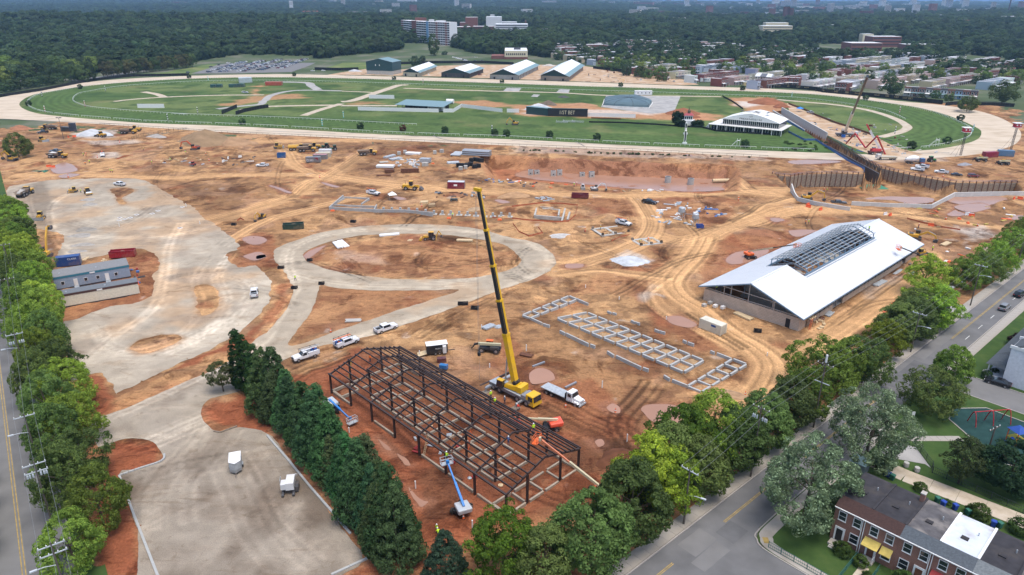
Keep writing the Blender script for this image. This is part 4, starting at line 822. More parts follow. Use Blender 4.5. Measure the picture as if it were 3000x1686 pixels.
for sgn in(0,1):
 b=mb('roofwhite')
 def P(x,t,dz=0):y=t if sgn==0 else BW-t;return(x,y,roofz(y)+dz)
 hw=BW/2
 for x0,x1,t1 in((0,m0,hw),(m0,m1,hw-mw),(m1,BL,hw)):
  q=[P(x0,0),P(x1,0),P(x1,t1),P(x0,t1)]
  b.hexa([(x,y,z-.25) for x,y,z in q]+q)
 b.B('roof',B)
 r=mb('roofwhite')
 for k in range(int(BL/.6)):
  x=.3+k*.6;t1=hw-mw if m0<x<m1 else hw;r.bar(P(x,.02,.03),P(x,t1-.02,.03),.07,.06)
 o=r.B('roof_rib',B);o['kind']='stuff'
 f=mb('bluegrey');f.bar(P(-.06,0,-.18),P(-.06,hw,-.18),.10,.32);f.bar(P(0,-.06,-.18),P(BL,-.06,-.18),.08,.28);f.B('fascia',B)
rc=mb('roofwhite');rc.bar((0,BW/2,RZ+.05),(m0,BW/2,RZ+.05),.5,.08);rc.bar((m1,BW/2,RZ+.05),(BL,BW/2,RZ+.05),.5,.08);rc.B('ridge_cap',B)
wy0,wy1,wx0,wx1=1.2,BW-1.2,.9,BL-.9
w=mb('blockwall');w.box(wx0,wx0+.3,wy0,wy0+2.3,0,3.4);w.box(wx0,wx0+.3,wy0+3.5,wy1,0,3.4);w.box(wx0,wx0+.3,wy0+2.3,wy0+3.5,2.5,3.4)
w.box(wx0+.3,wx0+4.5,wy0,wy0+.3,0,3.4);w.B('gable_wall',B)
d=mb('black');d.box(wx0+.1,wx0+.2,wy0+2.3,wy0+3.5,0,2.5);d.B('doorway',B)
w=mb('blockwall');w.box(wx1-.3,wx1,wy0,wy1,0,3.4);w.box(wx0+.3,wx1-.3,wy1-.3,wy1,0,3.4);w.B('wall',B)
segs=[(4.5,12),(12.2,20),(26,40),(40.2,54),(54.2,68),(71,BL-1.2)]
for s0,s1 in segs:
 mb('blockwall').box(s0,s1,wy0,wy0+.3,0,1.5).B('low_wall',B)
 g_=mb('dkmetal')
 for k in range(int((s1-s0)/2.4)):g_.box(s0+k*2.4+.1,s0+k*2.4+.22,wy0+.05,wy0+.17,1.5,3.9)
 g_.bar((s0,wy0+.12,2.6),(s1,wy0+.12,2.6),.1,.1);g_.B('window_post',B)
fr=mb('steel')
for k in range(12):
 x=1.5+k*(BL-3)/11
 for y in(wy0+.5,BW*.3,BW*.7,wy1-.5):fr.box(x-.12,x+.12,y-.12,y+.12,0,roofz(y)-.3)
 fr.bar((x,.6,roofz(.6)-.5),(x,BW/2,RZ-.5),.2,.4);fr.bar((x,BW-.6,roofz(.6)-.5),(x,BW/2,RZ-.5),.2,.4)
fr.B('portal_frame',B)
gf=mb('steel')
for y in(BW*.28,BW*.52,BW*.76):gf.box(wx0+.05,wx0+.2,y-.1,y+.1,3.4,roofz(y)-.25)
gf.bar((wx0+.12,wy0+1,3.75),(wx0+.12,wy1-.5,3.75),.15,.18);gf.bar((wx0+.12,BW*.26,5.6),(wx0+.12,BW*.78,5.6),.15,.18);gf.B('gable_frame',B)
mb('earth2' if 'earth2' in MATS else 'concrete').box(1.3,BL-1.3,wy0+.4,wy1-.4,-.1,.06).B('floor_slab',B)
mo=mb('bluegrey');yc=BW/2;mh=1.15
def mz(y):return RZ+mh+.9-abs(y-yc)*.36
npur=6
for k in range(14):
 x=m0+1+k*(m1-m0-2)/13
 for y in(yc-mw+.2,yc+mw-.2):mo.box(x-.1,x+.1,y-.1,y+.1,roofz(y)-.4,mz(y))
 for sgn in(-1,1):mo.bar((x,yc,mz(yc)-.15),(x,yc+sgn*(mw-.2),mz(yc+mw-.2)-.15),.14,.25)
 mo.bar((x,yc-mw+.3,roofz(yc-mw)-.2),(x,yc+mw-.3,roofz(yc-mw)-.2),.12,.2)
mo.B('monitor_frame',B)
for sgn in(-1,1):
 for j in range(npur):
  y=yc+sgn*(.35+j*(mw-.5)/(npur-1));z=mz(y)
  mb('galv').bar((m0,y,z),(m1,y,z),.12,.2).B('monitor_purlin',B)
 y=yc+sgn*(mw-.1);e=mb('bluegrey');e.bar((m0,y,roofz(y)+.25),(m1,y,roofz(y)+.25),.2,.5);e.B('monitor_kerb',B)
 rail=mb('galv');rail.bar((m0,yc+sgn*(mw+.5),roofz(yc+mw+.5)+.12),(m1,yc+sgn*(mw+.5),roofz(yc+mw+.5)+.12),.25,.15);rail.B('gutter',B)
FP=(-.9,87.7);fang=atan2(.719,-.695);FL,FW,nb=52.2,17.1,7
ST=thing('frame_building','dark red-brown steel building frame with bare gabled rafters above concrete footings','steel frame',(FP[0],FP[1],0),fang)
EH,RH_,c1,c2=4.2,6.9,4.65,12.45
def rz(t):return EH+(RH_-EH)*(1-abs(t-FW/2)/(FW/2))
bay=FL/nb
for k in range(nb+1):
 x=k*bay
 for t in(0,c1,c2,FW):
  c=mb('primer');h=rz(t)-.15;c.box(x-.03,x+.03,-t-.14,-t+.14,-.9,h);c.box(x-.15,x+.15,-t-.17,-t-.11,-.9,h);c.box(x-.15,x+.15,-t+.11,-t+.17,-.9,h);c.box(x-.28,x+.28,-t-.28,-t+.28,-.92,-.4);c.B('column',ST)
 ends=k in(0,nb)
 for a,b_ in(((0,FW/2),(FW/2,FW)) if ends else((0,c1+.3),(c2-.3,FW))):
  mb('primer').bar((x,-a,rz(a)),(x,-b_,rz(b_)),.22,.34).B('rafter',ST)
 if not ends:
  r=mb('primer');up=1.0
  for t in(c1,c2):r.box(x-.12,x+.12,-t-.12,-t+.12,rz(t)-.2,rz(t)+up)
  r.bar((x,-(c1-.5),rz(c1-.5)+up),(x,-FW/2,rz(FW/2)+up),.2,.3);r.bar((x,-(c2+.5),rz(c2+.5)+up),(x,-FW/2,rz(FW/2)+up),.2,.3);r.B('monitor_rafter',ST)
for t in(-.25,.0,1.2,3.5,FW-1.2,FW-3.5,2.3,c1-.1,FW-2.3,c2+.1,FW,FW+.25):mb('primer').bar((-.2,-t,rz(t)+.3 if t not in(0,FW) else rz(t)+.12),(FL+.2,-t,rz(t)+.3 if t not in(0,FW) else rz(t)+.12),.16,.26).B('purlin',ST)
for t in(6.3,7.9,FW-7.9,FW-6.3):mb('primer').bar((-.2,-t,rz(t)+.3),(bay,-t,rz(t)+.3),.16,.24).B('purlin',ST);mb('primer').bar((FL-bay,-t,rz(t)+.3),(FL+.2,-t,rz(t)+.3),.16,.24).B('purlin',ST)
for t in(c1-.4,c1+.9,c1+2.1,7.8,FW-7.8,c2-2.1,c2-.9,c2+.4):mb('primer').bar((bay,-t,rz(t)+1.3),(FL-bay,-t,rz(t)+1.3),.16,.24).B('monitor_purlin',ST)
FT=thing('footing','grid of low concrete footings under the dark steel frame','foundation',(FP[0],FP[1],0),fang)
mk('footing',(.33,.28,.215),rough=.9,var=.2,scale=.7,dirt=((.26,.15,.08),.6))
def fwall(par,x0,y0,x1,y1,h=.45,w_=.32,m='footing',name='footing_wall'):
 L=hypot(x1-x0,y1-y0);o=mb(m).box(0,L,-w_/2,w_/2,-1.2,h).build(name,parent=par);o.location=(x0,y0,0);o.rotation_euler.z=atan2(y1-y0,x1-x0);return o
for k in range(nb):
 x0,x1=k*bay+.55,(k+1)*bay-.55
 if k not in(3,5):fwall(FT,x0,-.1,x1,-.1)
 if k in(0,6):fwall(FT,x0,-FW+.1,x1,-FW+.1)
 if 0<k<6:
  for t in(c1-.2,FW/2,c2+.2):
   fwall(FT,k*bay+.3,-t,(k+.5)*bay-.25,-t,.5);fwall(FT,(k+.5)*bay+.25,-t,(k+1)*bay-.3,-t,.5)
  for xx in(k*bay,(k+.5)*bay):fwall(FT,xx,-c1-.1,xx,-FW/2+.2,.48);fwall(FT,xx,-FW/2-.2,xx,-c2+.1,.48)
fwall(FT,6*bay,-c1-.1,6*bay,-c2+.1,.5)
for xx in(-.1,3.4,FL-3.4,FL+.1):
 for a,b_ in((.3,4.2),(5.1,8.3),(8.8,12.0),(12.9,FW-.3)):fwall(FT,xx,-a,xx,-b_)
for t in(.3,4.4,8.5,12.6,FW-.3):fwall(FT,.3,-t,3.2,-t,.4);fwall(FT,FL-3.2,-t,FL-.3,-t,.4)
mounds=MCACHE
def quadpt(Q,u,v):
 a=[Q[0][i]+(Q[1][i]-Q[0][i])*u for i in(0,1)];b=[Q[3][i]+(Q[2][i]-Q[3][i])*u for i in(0,1)];return(a[0]+(b[0]-a[0])*v,a[1]+(b[1]-a[1])*v)
def grid_found(par,Q,nu,nv,h=.6,gap=.35,w_=.45):
 for i in range(nu+1):
  for j in range(nv):
   a=quadpt(Q,i/nu,j/nv);b=quadpt(Q,i/nu,(j+1)/nv);L=dist(a,b);q=.22/L;fwall(par,a[0]+(b[0]-a[0])*q,a[1]+(b[1]-a[1])*q,b[0]-(b[0]-a[0])*q,b[1]-(b[1]-a[1])*q,h,w_,'concrete_new')
 for j in range(nv+1):
  for i in range(nu):
   a=quadpt(Q,i/nu,j/nv);b=quadpt(Q,(i+1)/nu,j/nv);L=dist(a,b);q=(gap if j in(0,nv) else.22)/L;fwall(par,a[0]+(b[0]-a[0])*q,a[1]+(b[1]-a[1])*q,b[0]-(b[0]-a[0])*q,b[1]-(b[1]-a[1])*q,h-.03,w_,'concrete_new')
mid=thing('foundation','open grid of new grey concrete foundation cells filled with soil heaps','foundation')
Q=[g('M',347,888),g('M',1325,1305),g('M',1478,1215),g('M',580,843)];grid_found(mid,Q,10,2)
Q2=[g('M',78,865),g('M',140,888),g('M',500,742),g('M',440,715)];grid_found(mid,[Q2[0],Q2[3],Q2[2],Q2[1]],5,1)
Q3=[g('M',1352,1415),g('M',1460,1460),g('M',1810,1245),g('M',1700,1203)];grid_found(mid,[Q3[0],Q3[3],Q3[2],Q3[1]],5,1)
for a,b_ in(((500,742),(588,780)),((140,888),(232,930)),((240,935),(290,950)),((370,988),(408,1008)),((418,1010),(590,1092)),((604,1095),(640,1108)),((735,1148),(785,1180)),((803,1182),(995,1272)),((1010,1275),(1052,1290)),((1172,1335),(1215,1362)),((1235,1368),(1352,1415)),((735,838),(765,850)),((775,850),(805,858)),((918,908),(945,922)),((950,922),(985,934)),((1100,978),(1135,992)),((1140,992),(1180,1004)),((1318,1062),(1345,1075)),((1355,1078),(1402,1094)),((1530,1145),(1560,1158)),((1580,1162),(1690,1205))):
 p,q=g('M',*a),g('M',*b_);fwall(mid,*p,*q,.7,.36,'concrete_new')
def heap_mesh(seed,n=18,m=7,rough=.18):
 r=np.random.RandomState(seed);V=[];F=[]
 for i in range(m):
  t=i/(m-1)
  for k in range(n):
   a=2*math.pi*k/n;rr_=(1-t)*(1+rough*sin(a*3+seed)+rough*(r.rand()-.5));V.append((rr_*cos(a),rr_*sin(a),(1-(1-t)**1.25)*(1+rough*.7*(r.rand()-.5))-(.08 if i==0 else 0)))
 for i in range(m-1):
  for k in range(n):F.append((i*n+k,i*n+(k+1)%n,(i+1)*n+(k+1)%n,(i+1)*n+k))
 me=bpy.data.meshes.new('heap');me.from_pydata(V,[],F);me.polygons.foreach_set('use_smooth',[True]*len(F));return me
mk('heapsoil',rough=.95,var=.3,scale=2.5,objcol=True,spec=.1,bump=.6,detail=8)
HEAP=[]
for i in range(5):h_=heap_mesh(i);h_.materials.append(MATS['heapsoil']);HEAP.append(h_)
def heap(v,x,y,rx,ry,h,col,label,name='dirt_pile',cat='pile',parent=None,group=None,z=None,ang=None,ij=None):
 p=ij or g(v,x,y);o=link(name,HEAP[rnd.randrange(5)],parent);o.location=(p[0],p[1],(zat(*p) if z is None else z)-.05);o.scale=(rx,ry,h);o.rotation_euler.z=rnd.uniform(-.3,.3) if ang is None else ang;o.color=(*col,1)
 return o if parent else tag(o,label,cat,group)
SOIL=(.36,.24,.135);RSOIL=(.24,.10,.05)
for i in range(10):
 for j in range(2):
  p=quadpt(Q,(i+.5)/10,(j+.5)/2);heap(None,0,0,1.35,1.25,rnd.uniform(.5,.9),SOIL,None,'soil_fill',parent=mid,ij=p,z=-.1)
for i in range(5):
 for qq in([Q2[0],Q2[3],Q2[2],Q2[1]],[Q3[0],Q3[3],Q3[2],Q3[1]]):
  p=quadpt(qq,(i+.5)/5,.5);heap(None,0,0,1.2,1.0,rnd.uniform(.5,.8),SOIL,None,'soil_fill',parent=mid,ij=p,z=-.1)
for k in range(1,6):
 for hx in(.25,.75):
  for t in((c1+FW/2)/2,(c2+FW/2)/2):heap(None,0,0,1.3,1.4,rnd.uniform(.25,.5),RSOIL,None,'soil_fill',parent=FT,ij=((k+hx)*bay,-t),z=-.15)
for xx in(1.7,FL-1.7):
 for t in(2.3,6.4,10.5,14.7):heap(None,0,0,1.25,1.5,rnd.uniform(.4,.7),RSOIL,None,'soil_fill',parent=FT,ij=(xx,-t),z=-.15)
def office(v,a,b_,depth,h,wallc,bandc,roofc,label,win):
 p,q=g(v,*a),g(v,*b_);L=dist(p,q);an=atan2(q[1]-p[1],q[0]-p[0]);t=thing('office_trailer',label,'trailer',(p[0],p[1],0),an)
 mb('coat').box(0,L,0,depth,.35,h).B('wall',t,color=wallc);s=mb('coat')
 for k in range(int(L/.45)):s.box(.1+k*.45,.16+k*.45,-.025,0,.4,h-.55)
 o=s.B('siding_rib',t,color=wallc);o['kind']='stuff'
 mb('coat').box(-.08,L+.08,-.08,depth+.08,h-.55,h-.02).B('trim_band',t,color=bandc);mb('coat').box(-.04,L+.04,-.04,depth+.04,h-.02,h+.08).B('roof',t,color=roofc)
 sk=mb('dkmetal');sk.box(.1,L-.1,.1,depth-.1,-.1,.35);sk.B('skirt',t)
 for x in win:
  w=mb('white').box(x-.45,x+.45,-.05,0,1.3,2.3).B('window',t);mb('glass').box(x-.38,x+.38,-.07,-.05,1.37,2.23).B('pane',w)
 for k in range(2):mb('galv').box(1.5+k*9,1.9+k*9,depth*.35,depth*.35+.3,h+.08,h+.25).B('roof_vent',t)
 sg=mb('white').box(L*.47,L*.47+1.3,-.12,-.08,h-.5,h-.12).B('sign',t)
 return t,L
t1,L1=office('E',(478,800),(1082,692),3.6,3.7,(.62,.57,.45),(.075,.035,.03),(.13,.14,.15),'cream site office trailer with brown band on the gravel lot',[])
p_=g('E',440,690,.3);t2,L2=office('E',(432,664),(1012,560),7.0,3.8,(.24,.29,.36),(.035,.16,.22),(.19,.19,.19),'grey-blue site office trailer with teal band behind the cream one',[2.0,7.6,10.6,15.2])
for x in(5.1,12.9):
 mb('whitew').box(x-.5,x+.5,-.06,0,.4,2.5).B('door',t2);s=mb('galv')
 for k in range(3):s.box(x-.6,x+.6,-.5-.3*k,-.2-.3*k,0,.4-.12*k)
 s.B('steps',t2)
def zline(pts,n):
 return resample(pts,dist(pts[0],pts[-1])/n if n else 2)
def pile_wall(pts,ztop,zbot,label,sp=2.6,rail=True):
 L=resample(pts,sp);t=thing('lagging_wall',label,'retaining wall',(L[0][0],L[0][1],0));o0=L[0]
 pm=mb('rust').box(-.15,.15,-.2,.12,zbot-.5,ztop+.9).mesh('pile');nbrd=int((ztop-zbot)/.45)
 for i,p in enumerate(L):
  a=L[max(i-1,0)];b_=L[min(i+1,len(L)-1)];o=link('pile',pm,t);o.location=(p[0]-o0[0],p[1]-o0[1],0);o.rotation_euler.z=atan2(b_[1]-a[1],b_[0]-a[0])
 r=random.Random(3)
 for a,b_ in zip(L[:-1],L[1:]):
  ln=dist(a,b_);an=atan2(b_[1]-a[1],b_[0]-a[0]);bm=mb('lagging')
  for k in range(nbrd):
   z0=zbot+k*(ztop-zbot)/nbrd;dp=r.uniform(0,.07);bm.box(.02,ln-.02,-.04-dp,.12,z0+.02,z0+(ztop-zbot)/nbrd-.02)
  o=bm.B('lagging_board',t);o.location=(a[0]-o0[0],a[1]-o0[1],0);o.rotation_euler.z=an;o['kind']='stuff'
 if rail:
  rl=mb('bluescreen')
  for a,b_ in zip(L[:-1],L[1:]):
   for z in(ztop+.6,ztop+1.15):rl.bar((a[0]-o0[0],a[1]-o0[1]+.25,z),(b_[0]-o0[0],b_[1]-o0[1]+.25,z),.06)
   rl.bar((a[0]-o0[0],a[1]-o0[1]+.25,ztop),(a[0]-o0[0],a[1]-o0[1]+.25,ztop+1.2),.08)
  rl.B('guard_rail',t)
 return t
mk('concrete_pale',(.50,.49,.46),rough=.85,var=.12,scale=.5);mk('lagging',(.28,.22,.16),rough=.95,var=.35,scale=1.2);mk('bluescreen',(.06,.14,.34),rough=.7,var=.2)
pile_wall(gl('D',(38,815),(90,830),(200,838),(300,822),(560,812),(845,818)),0,-6.0,'curved timber and steel pile wall left of the tunnel portal')
pile_wall(gl('D',(1000,765),(1150,800),(1300,832),(1500,868),(1660,892),(1900,900),(2200,893)),0,-6.0,'long timber and steel pile wall right of the tunnel portal')
def conc_wall(name,pts,z0,z1,w_,label,m='concrete_pale',cat='wall',parent=None,panel=4.):
 t=thing(name,label,cat,(pts[0][0],pts[0][1],0));o0=pts[0];L=resample(pts,panel)
 zt=(lambda i:z1) if not callable(z1) else z1
 for i,(a,b_) in enumerate(zip(L[:-1],L[1:])):
  ln=dist(a,b_);za,zb=zt(i/(len(L)-1)),zt((i+1)/(len(L)-1));b=mb(m);x0,x1=.012,ln-.012
  b.hexa([(x0,-w_/2,z0),(x1,-w_/2,z0),(x1,w_/2,z0),(x0,w_/2,z0),(x0,-w_/2,za),(x1,-w_/2,zb),(x1,w_/2,zb),(x0,w_/2,za)])
  o=b.B('panel',t);o.location=(a[0]-o0[0],a[1]-o0[1],0);o.rotation_euler.z=atan2(b_[1]-a[1],b_[0]-a[0])
 return t
conc_wall('tunnel_wall',gl('D',(120,258),(520,488)),-6.5,2.6,.7,'tall pale concrete tunnel wall behind the striped blue barrier')
conc_wall('tunnel_wall',gl('D',(42,262),(320,437)),-6.5,lambda t:1.0,.6,'lower pale concrete tunnel wall beside the blue barrier')
pile_wall(gl('D',(525,492),(780,640),(1000,765)),0,-6.3,'dark steel pile wall along the far side of the tunnel cut',1.9)
conc_wall('portal_wall',gl('D',(540,560),(780,690),(985,800)),-6.4,-.6,.5,'dark formwork wall inside the tunnel cut','dkmetal')
conc_wall('retaining_wall',gl('D',(200,970),(262,1050),(420,1090),(722,1140)),-2.5,lambda t:3.4-2.0*min(1,t*4) if t<.25 else 1.4,.45,'stepped pale concrete retaining wall with a tall dark end')
conc_wall('retaining_wall',gl('D',(735,1090),(1080,1108),(1440,1118),(1645,1010),(1900,1005),(2262,1000),(2420,998)),-2.5,1.5,.45,'long low concrete retaining wall bending round the muddy pond')
fe=thing('blue_barrier','blue safety barrier along the edge of the tunnel cut','barrier',(*g('D',130,340),0));o0=g('D',130,340)
L_=resample(gl('D',(130,335),(320,440)),2);L2_=resample(gl('D',(180,450),(320,520),(420,520),(560,610),(700,700),(845,775),(850,800)),2)
for LL in(L_,L2_):
 for a,b_ in zip(LL[:-1],LL[1:]):
  b=mb('bluescreen');b.bar((a[0]-o0[0],a[1]-o0[1],.55),(b_[0]-o0[0],b_[1]-o0[1],.55),.08,1.0);b.bar((a[0]-o0[0],a[1]-o0[1],0),(a[0]-o0[0],a[1]-o0[1],1.5),.12);b.B('barrier_panel',fe)
gp=thing('portal_slab','green membrane slab at the tunnel mouth','slab',(*g('D',920,935,-6.2),-6.3));mk('greenmem',(.05,.22,.14),rough=.6);mb('greenmem').box(-6,6,-3.5,5,0,.3).B('membrane',gp)
for v,x,y,hh,lab in(('D',1700,652,12.2,'red and white camera tower on a dark mast beside the race track turn'),('D',2145,605,12.2,'red and white camera tower beyond the blue container')):
 p=g(v,x,y);t=thing('camera_tower',lab,'tower',(p[0],p[1],0),R(-8));m_=mb('dkmetal')
 for a in(-.35,.35):
  for b_ in(-.35,.35):m_.bar((a,b_,0),(a,b_,hh),.12)
 for k in range(12):z=k*hh/12;m_.bar((-.35,-.35,z),(.35,-.35,z+1),.06);m_.bar((-.35,.35,z),(-.35,-.35,z+1),.06);m_.bar((.35,.35,z+1),(.35,-.35,z),.06)
 m_.B('mast',t);st_=mb('dkmetal');st_.tube((0,0,hh*.7),(-4.5,1,0),.05);st_.tube((0,0,hh*.7),(-3.5,-2.5,0),.05);st_.B('guy',t)
 mb('coat').box(-1.5,1.5,-1.5,1.5,hh,hh+2.0).B('cabin',t,color=(.42,.03,.05));mb('white').box(-1.9,1.9,-1.9,1.9,hh+2.0,hh+2.25).B('roof',t)
 for s in(-.8,.8):mb('white').box(s-.35,s+.35,-1.55,-1.5,hh+.8,hh+1.6).B('window',t)
 mb('white').box(-1.7,1.7,-1.7,1.7,hh-.2,hh-.002).B('platform',t)
lf=thing('long_foundation','long low grey concrete wall with a rectangular pit end','foundation',(0,0,0))
for a,b_ in(((740,945),(1190,970)),((740,945),(880,825)),((880,825),(1140,838)),((1190,970),(1215,920)),((1215,920),(790,905)),((1190,970),(1500,975)),((1500,975),(1780,1000)),((1060,895),(1140,838)),((800,890),(890,835))):
 p,q=g('B',*a),g('B',*b_);fwall(lf,*p,*q,1.2 if a[1]>930 else.5,.4,'concrete_new')
for i in range(18):
 x=1285+i*84.5 if i<16 else 0
 if i>=16:continue
 p=g('B',x,955+i*4.2);t=thing('column_pier','square grey concrete column stub in the long row of footings','pier',(p[0],p[1],zat(*p)),R(-3),'column stubs in the row of footings')
 mb('concrete_new').box(-.4,.4,-.4,.4,-.3,1.5).B('stub',t);mb('concrete').box(-1.1,1.1,-1.1,1.1,-.4,.12).B('pad',t)
f2=thing('footing_pit','rectangular rebar footing pit ringed with orange mesh','foundation',(0,0,0))
for a,b_ in(((220,1105),(470,1120)),((470,1120),(440,1230)),((200,1180),(440,1200)),((220,1105),(200,1180)),((510,1150),(490,1215)),((270,1120),(420,1130)),((420,1130),(410,1180))):
 p,q=g('C',*a),g('C',*b_);fwall(f2,*p,*q,.1,.6,'concrete')
VW.update({'Q':(2000,300,6.44),'P':(930,980,2.681),'RB':(2030,630,3.68),'S':(1360,930,5.3625),'X':(540,140,6.133),'Y':(1150,30,5.724),'Z':(2000,100,4.6),'W':(2560,210,5.855)})
def poly_closed_offset(P,d):
 n=len(P);out=[]
 for i in range(n):
  a,b_=P[i-1],P[(i+1)%n];ex,ey=b_[0]-a[0],b_[1]-a[1];L=hypot(ex,ey) or 1;out.append((P[i][0]-ey/L*d,P[i][1]+ex/L*d))
 return out
ar_=sum(TRK_IN[i-1][0]*TRK_IN[i][1]-TRK_IN[i][0]*TRK_IN[i-1][1] for i in range(len(TRK_IN)));sg_=1 if ar_>0 else-1
def rail_sections(P,label,group,m,sec,gap,post,h,closed=True,skip=None,bw=.11):
 L=resample(list(P)+([P[0]] if closed else[]),post);n=int(sec/post);i=0
 while i+2<len(L):
  seg=L[i:i+n+1];i+=n+gap
  if len(seg)<3:break
  c=seg[len(seg)//2]
  if c[0]>c[1]*.76+10 or c[0]<-c[1]*.76-10:continue
  if skip and skip(c):continue
  t=thing('track_rail',label,'rail',(seg[0][0],seg[0][1],.03),0,group);o0=seg[0];rb=mb(m);pb=mb(m)
  for a,b_ in zip(seg[:-1],seg[1:]):rb.bar((a[0]-o0[0],a[1]-o0[1],h),(b_[0]-o0[0],b_[1]-o0[1],h),bw,bw)
  rb.B('top_rail',t)
  for a in seg:pb.bar((a[0]-o0[0],a[1]-o0[1],0),(a[0]-o0[0],a[1]-o0[1],h),.09)
  pb.B('post',t)['kind']='stuff'
tskip=lambda c:sdf(TRENCH,np.array([c[0]]),np.array([c[1]]))[0]<3
rail_sections(poly_closed_offset(TRK_IN,sg_*5),'section of white running rail on the grass beside the dirt track','white rail sections beside the dirt track','white',26,1,2.6,1.1,skip=tskip,bw=.16)
rail_sections(poly_closed_offset(TRK_IN,sg_*36),'section of white running rail along the inside of the turf course','white rail sections inside the turf course','white',30,0,3.0,1.05,skip=lambda c:tskip(c) or(c[1]<480 and-60<c[0]<290),bw=.16)
oh=gl('A',(1000,90),(2000,158))+gl('B',(0,188),(1300,248))+gl('C',(0,570),(1131,616),(2262,674))
rail_sections(offset_line(resample(oh,4),.5),'section of dark grey outer rail along the home straight','dark outer rail sections on the home straight','dkmetal',30,0,3.0,1.15,closed=False,bw=.14)
pole_pts=[('T',342,848,1),('T',643,806,1),('T',1268,912,0),('T',1493,858,0),('T',2432,950,2),('B',668,100,2),('B',2375,170,0),('U',617,628,1),('U',17,890,2),('V',1635,855,1),('D',1160,280,1),('D',1120,460,0),('D',1808,440,2),('V',822,735,2),('T',1573,610,2),('T',320,730,0),('T',797,690,0)]
for v,x,y,k in pole_pts:
 p=g(v,x,y);c=[(.02,.02,.02),(.45,.08,.05),(.1,.45,.45)][k];t=thing('marker_pole',['black and white','red and white','turquoise and white'][k]+' striped distance pole on the race track grass','pole',(p[0],p[1],.03),0,['black','red','turquoise'][k]+' striped distance poles')
 for i in range(6):mb('coat').tube((0,0,i*.75),(0,0,i*.75+.75),.28,n=8).B('band',t,color=c if i%2==0 else(.72,.72,.7))
for x,y,s in((1525,550,1.0),(1532,465,.9)):
 p=g('C',x,y);t=thing('finish_post','white ornate finish post with black panels beside the running rail' if s==1 else 'white ornate finish post with black panels on the inner grass','post',(p[0],p[1],.03));h=9*s
 for a in(-.5,.5):mb('white').box(a-.12,a+.12,-.12,.12,0,h*.8).B('upright',t)
 mb('black').box(-.38,.38,-.1,.1,h*.2,h*.72).B('panel',t);mb('white').lathe([(.7,h*.8),(.7,h*.83),(.3,h*.86),(.35,h*.95),(.05,h)],10).B('finial',t);mb('white').box(-1.2,1.2,-.6,.6,0,.9).B('base',t)
def fence(v,pts,h,m,label,name='fence',cat='fence',pl=3.,z=.03,thick=.08,color=None,world=None):
 P=world or gl(v,*pts);L=resample(P,pl);o0=L[0];t=thing(name,label,cat,(o0[0],o0[1],z))
 for a,b_ in zip(L[:-1],L[1:]):
  ln=dist(a,b_);key=('fence',m,round(ln,2),h,thick)
  if key not in MCACHE and m in('wirefence','greenfence') or m is MATS.get('wirefence'):
   b=mb(m);[b.bar((0,0,z_),(ln,0,z_),.05) for z_ in(.12,h*.55,h)];[b.bar((x_*.3+.02,0,.1),(x_*.3+.02,0,h),.025) for x_ in range(int(ln/.3)+1)];b.box(-.04,.04,-.04,.04,0,h+.1);MCACHE[key]=b.mesh('fence_panel')
  if key not in MCACHE:b=mb(m).box(.01,ln-.01,-thick/2,thick/2,.02,h);b.mat('dkmetal' if m in('scrim','blackfab') else m).box(-.05,.05,-.06,.06,0,h+.06);MCACHE[key]=b.mesh('fence_panel')
  o=link('panel',MCACHE[key],t);o.location=(a[0]-o0[0],a[1]-o0[1],0);o.rotation_euler.z=atan2(b_[1]-a[1],b_[0]-a[0])
  if color:o.color=(*color,1)
 return t
fence('U',[(127,835),(735,850)],2.6,'white','long white board fence in front of the grey metal-roofed shed');fence('U',[(770,850),(845,850),(908,812),(1215,850)],2.6,'white','white board fence bending beside the storage tank');fence('U',[(1250,850),(1342,852)],2.6,'white','short white fence piece by the red soil')
fence('U',[(1860,882),(2220,892)],2.6,'white','white board fence to the right of the black betting sign');fence('T',[(1040,817),(1242,817)],3.0,'white','white slatted starting-chute fence alone on the infield grass');fence('U',[(210,745),(400,748)],3.0,'white','white infield fence box by the diagonal path')
fence('T',[(1780,870),(1840,850),(1960,825),(2028,815)],2.6,'scrim','dark screen fence curving round the infield crossing');fence('T',[(1675,865),(1790,815)],2.6,'scrim','dark mesh fence left of the infield crossing')
fence('C',[(680,362),(1000,368),(1300,385),(1530,402),(1680,408),(1800,440),(2262,470)],1.0,'scrim','black silt fence snaking across the grass to the white pavilion');fence('C',[(700,325),(850,330),(960,335)],.8,'rust','dark red silt fence by the betting sign')
fence('V',[(300,732),(380,775),(455,828)],1.2,'scrim','black silt fence beside the infield lawn rectangle');fence('D',[(180,200),(330,255),(420,300),(600,370),(760,420),(920,475)],1.2,'rust','rust brown silt fence between the work yard and the turf')
SC=gl('V',(620,662),(800,668),(1000,685),(1060,700),(1300,722),(1500,740),(1700,762),(1960,790));fence(None,None,3.2,'scrim','long black advertising fence round the far turn of the track','advertising_fence',world=SC,pl=4)
t=thing('fence_banner','row of gold logos and letters on the black track fence','banner',(0,0,0));mk('gold',(.45,.36,.18),rough=.6)
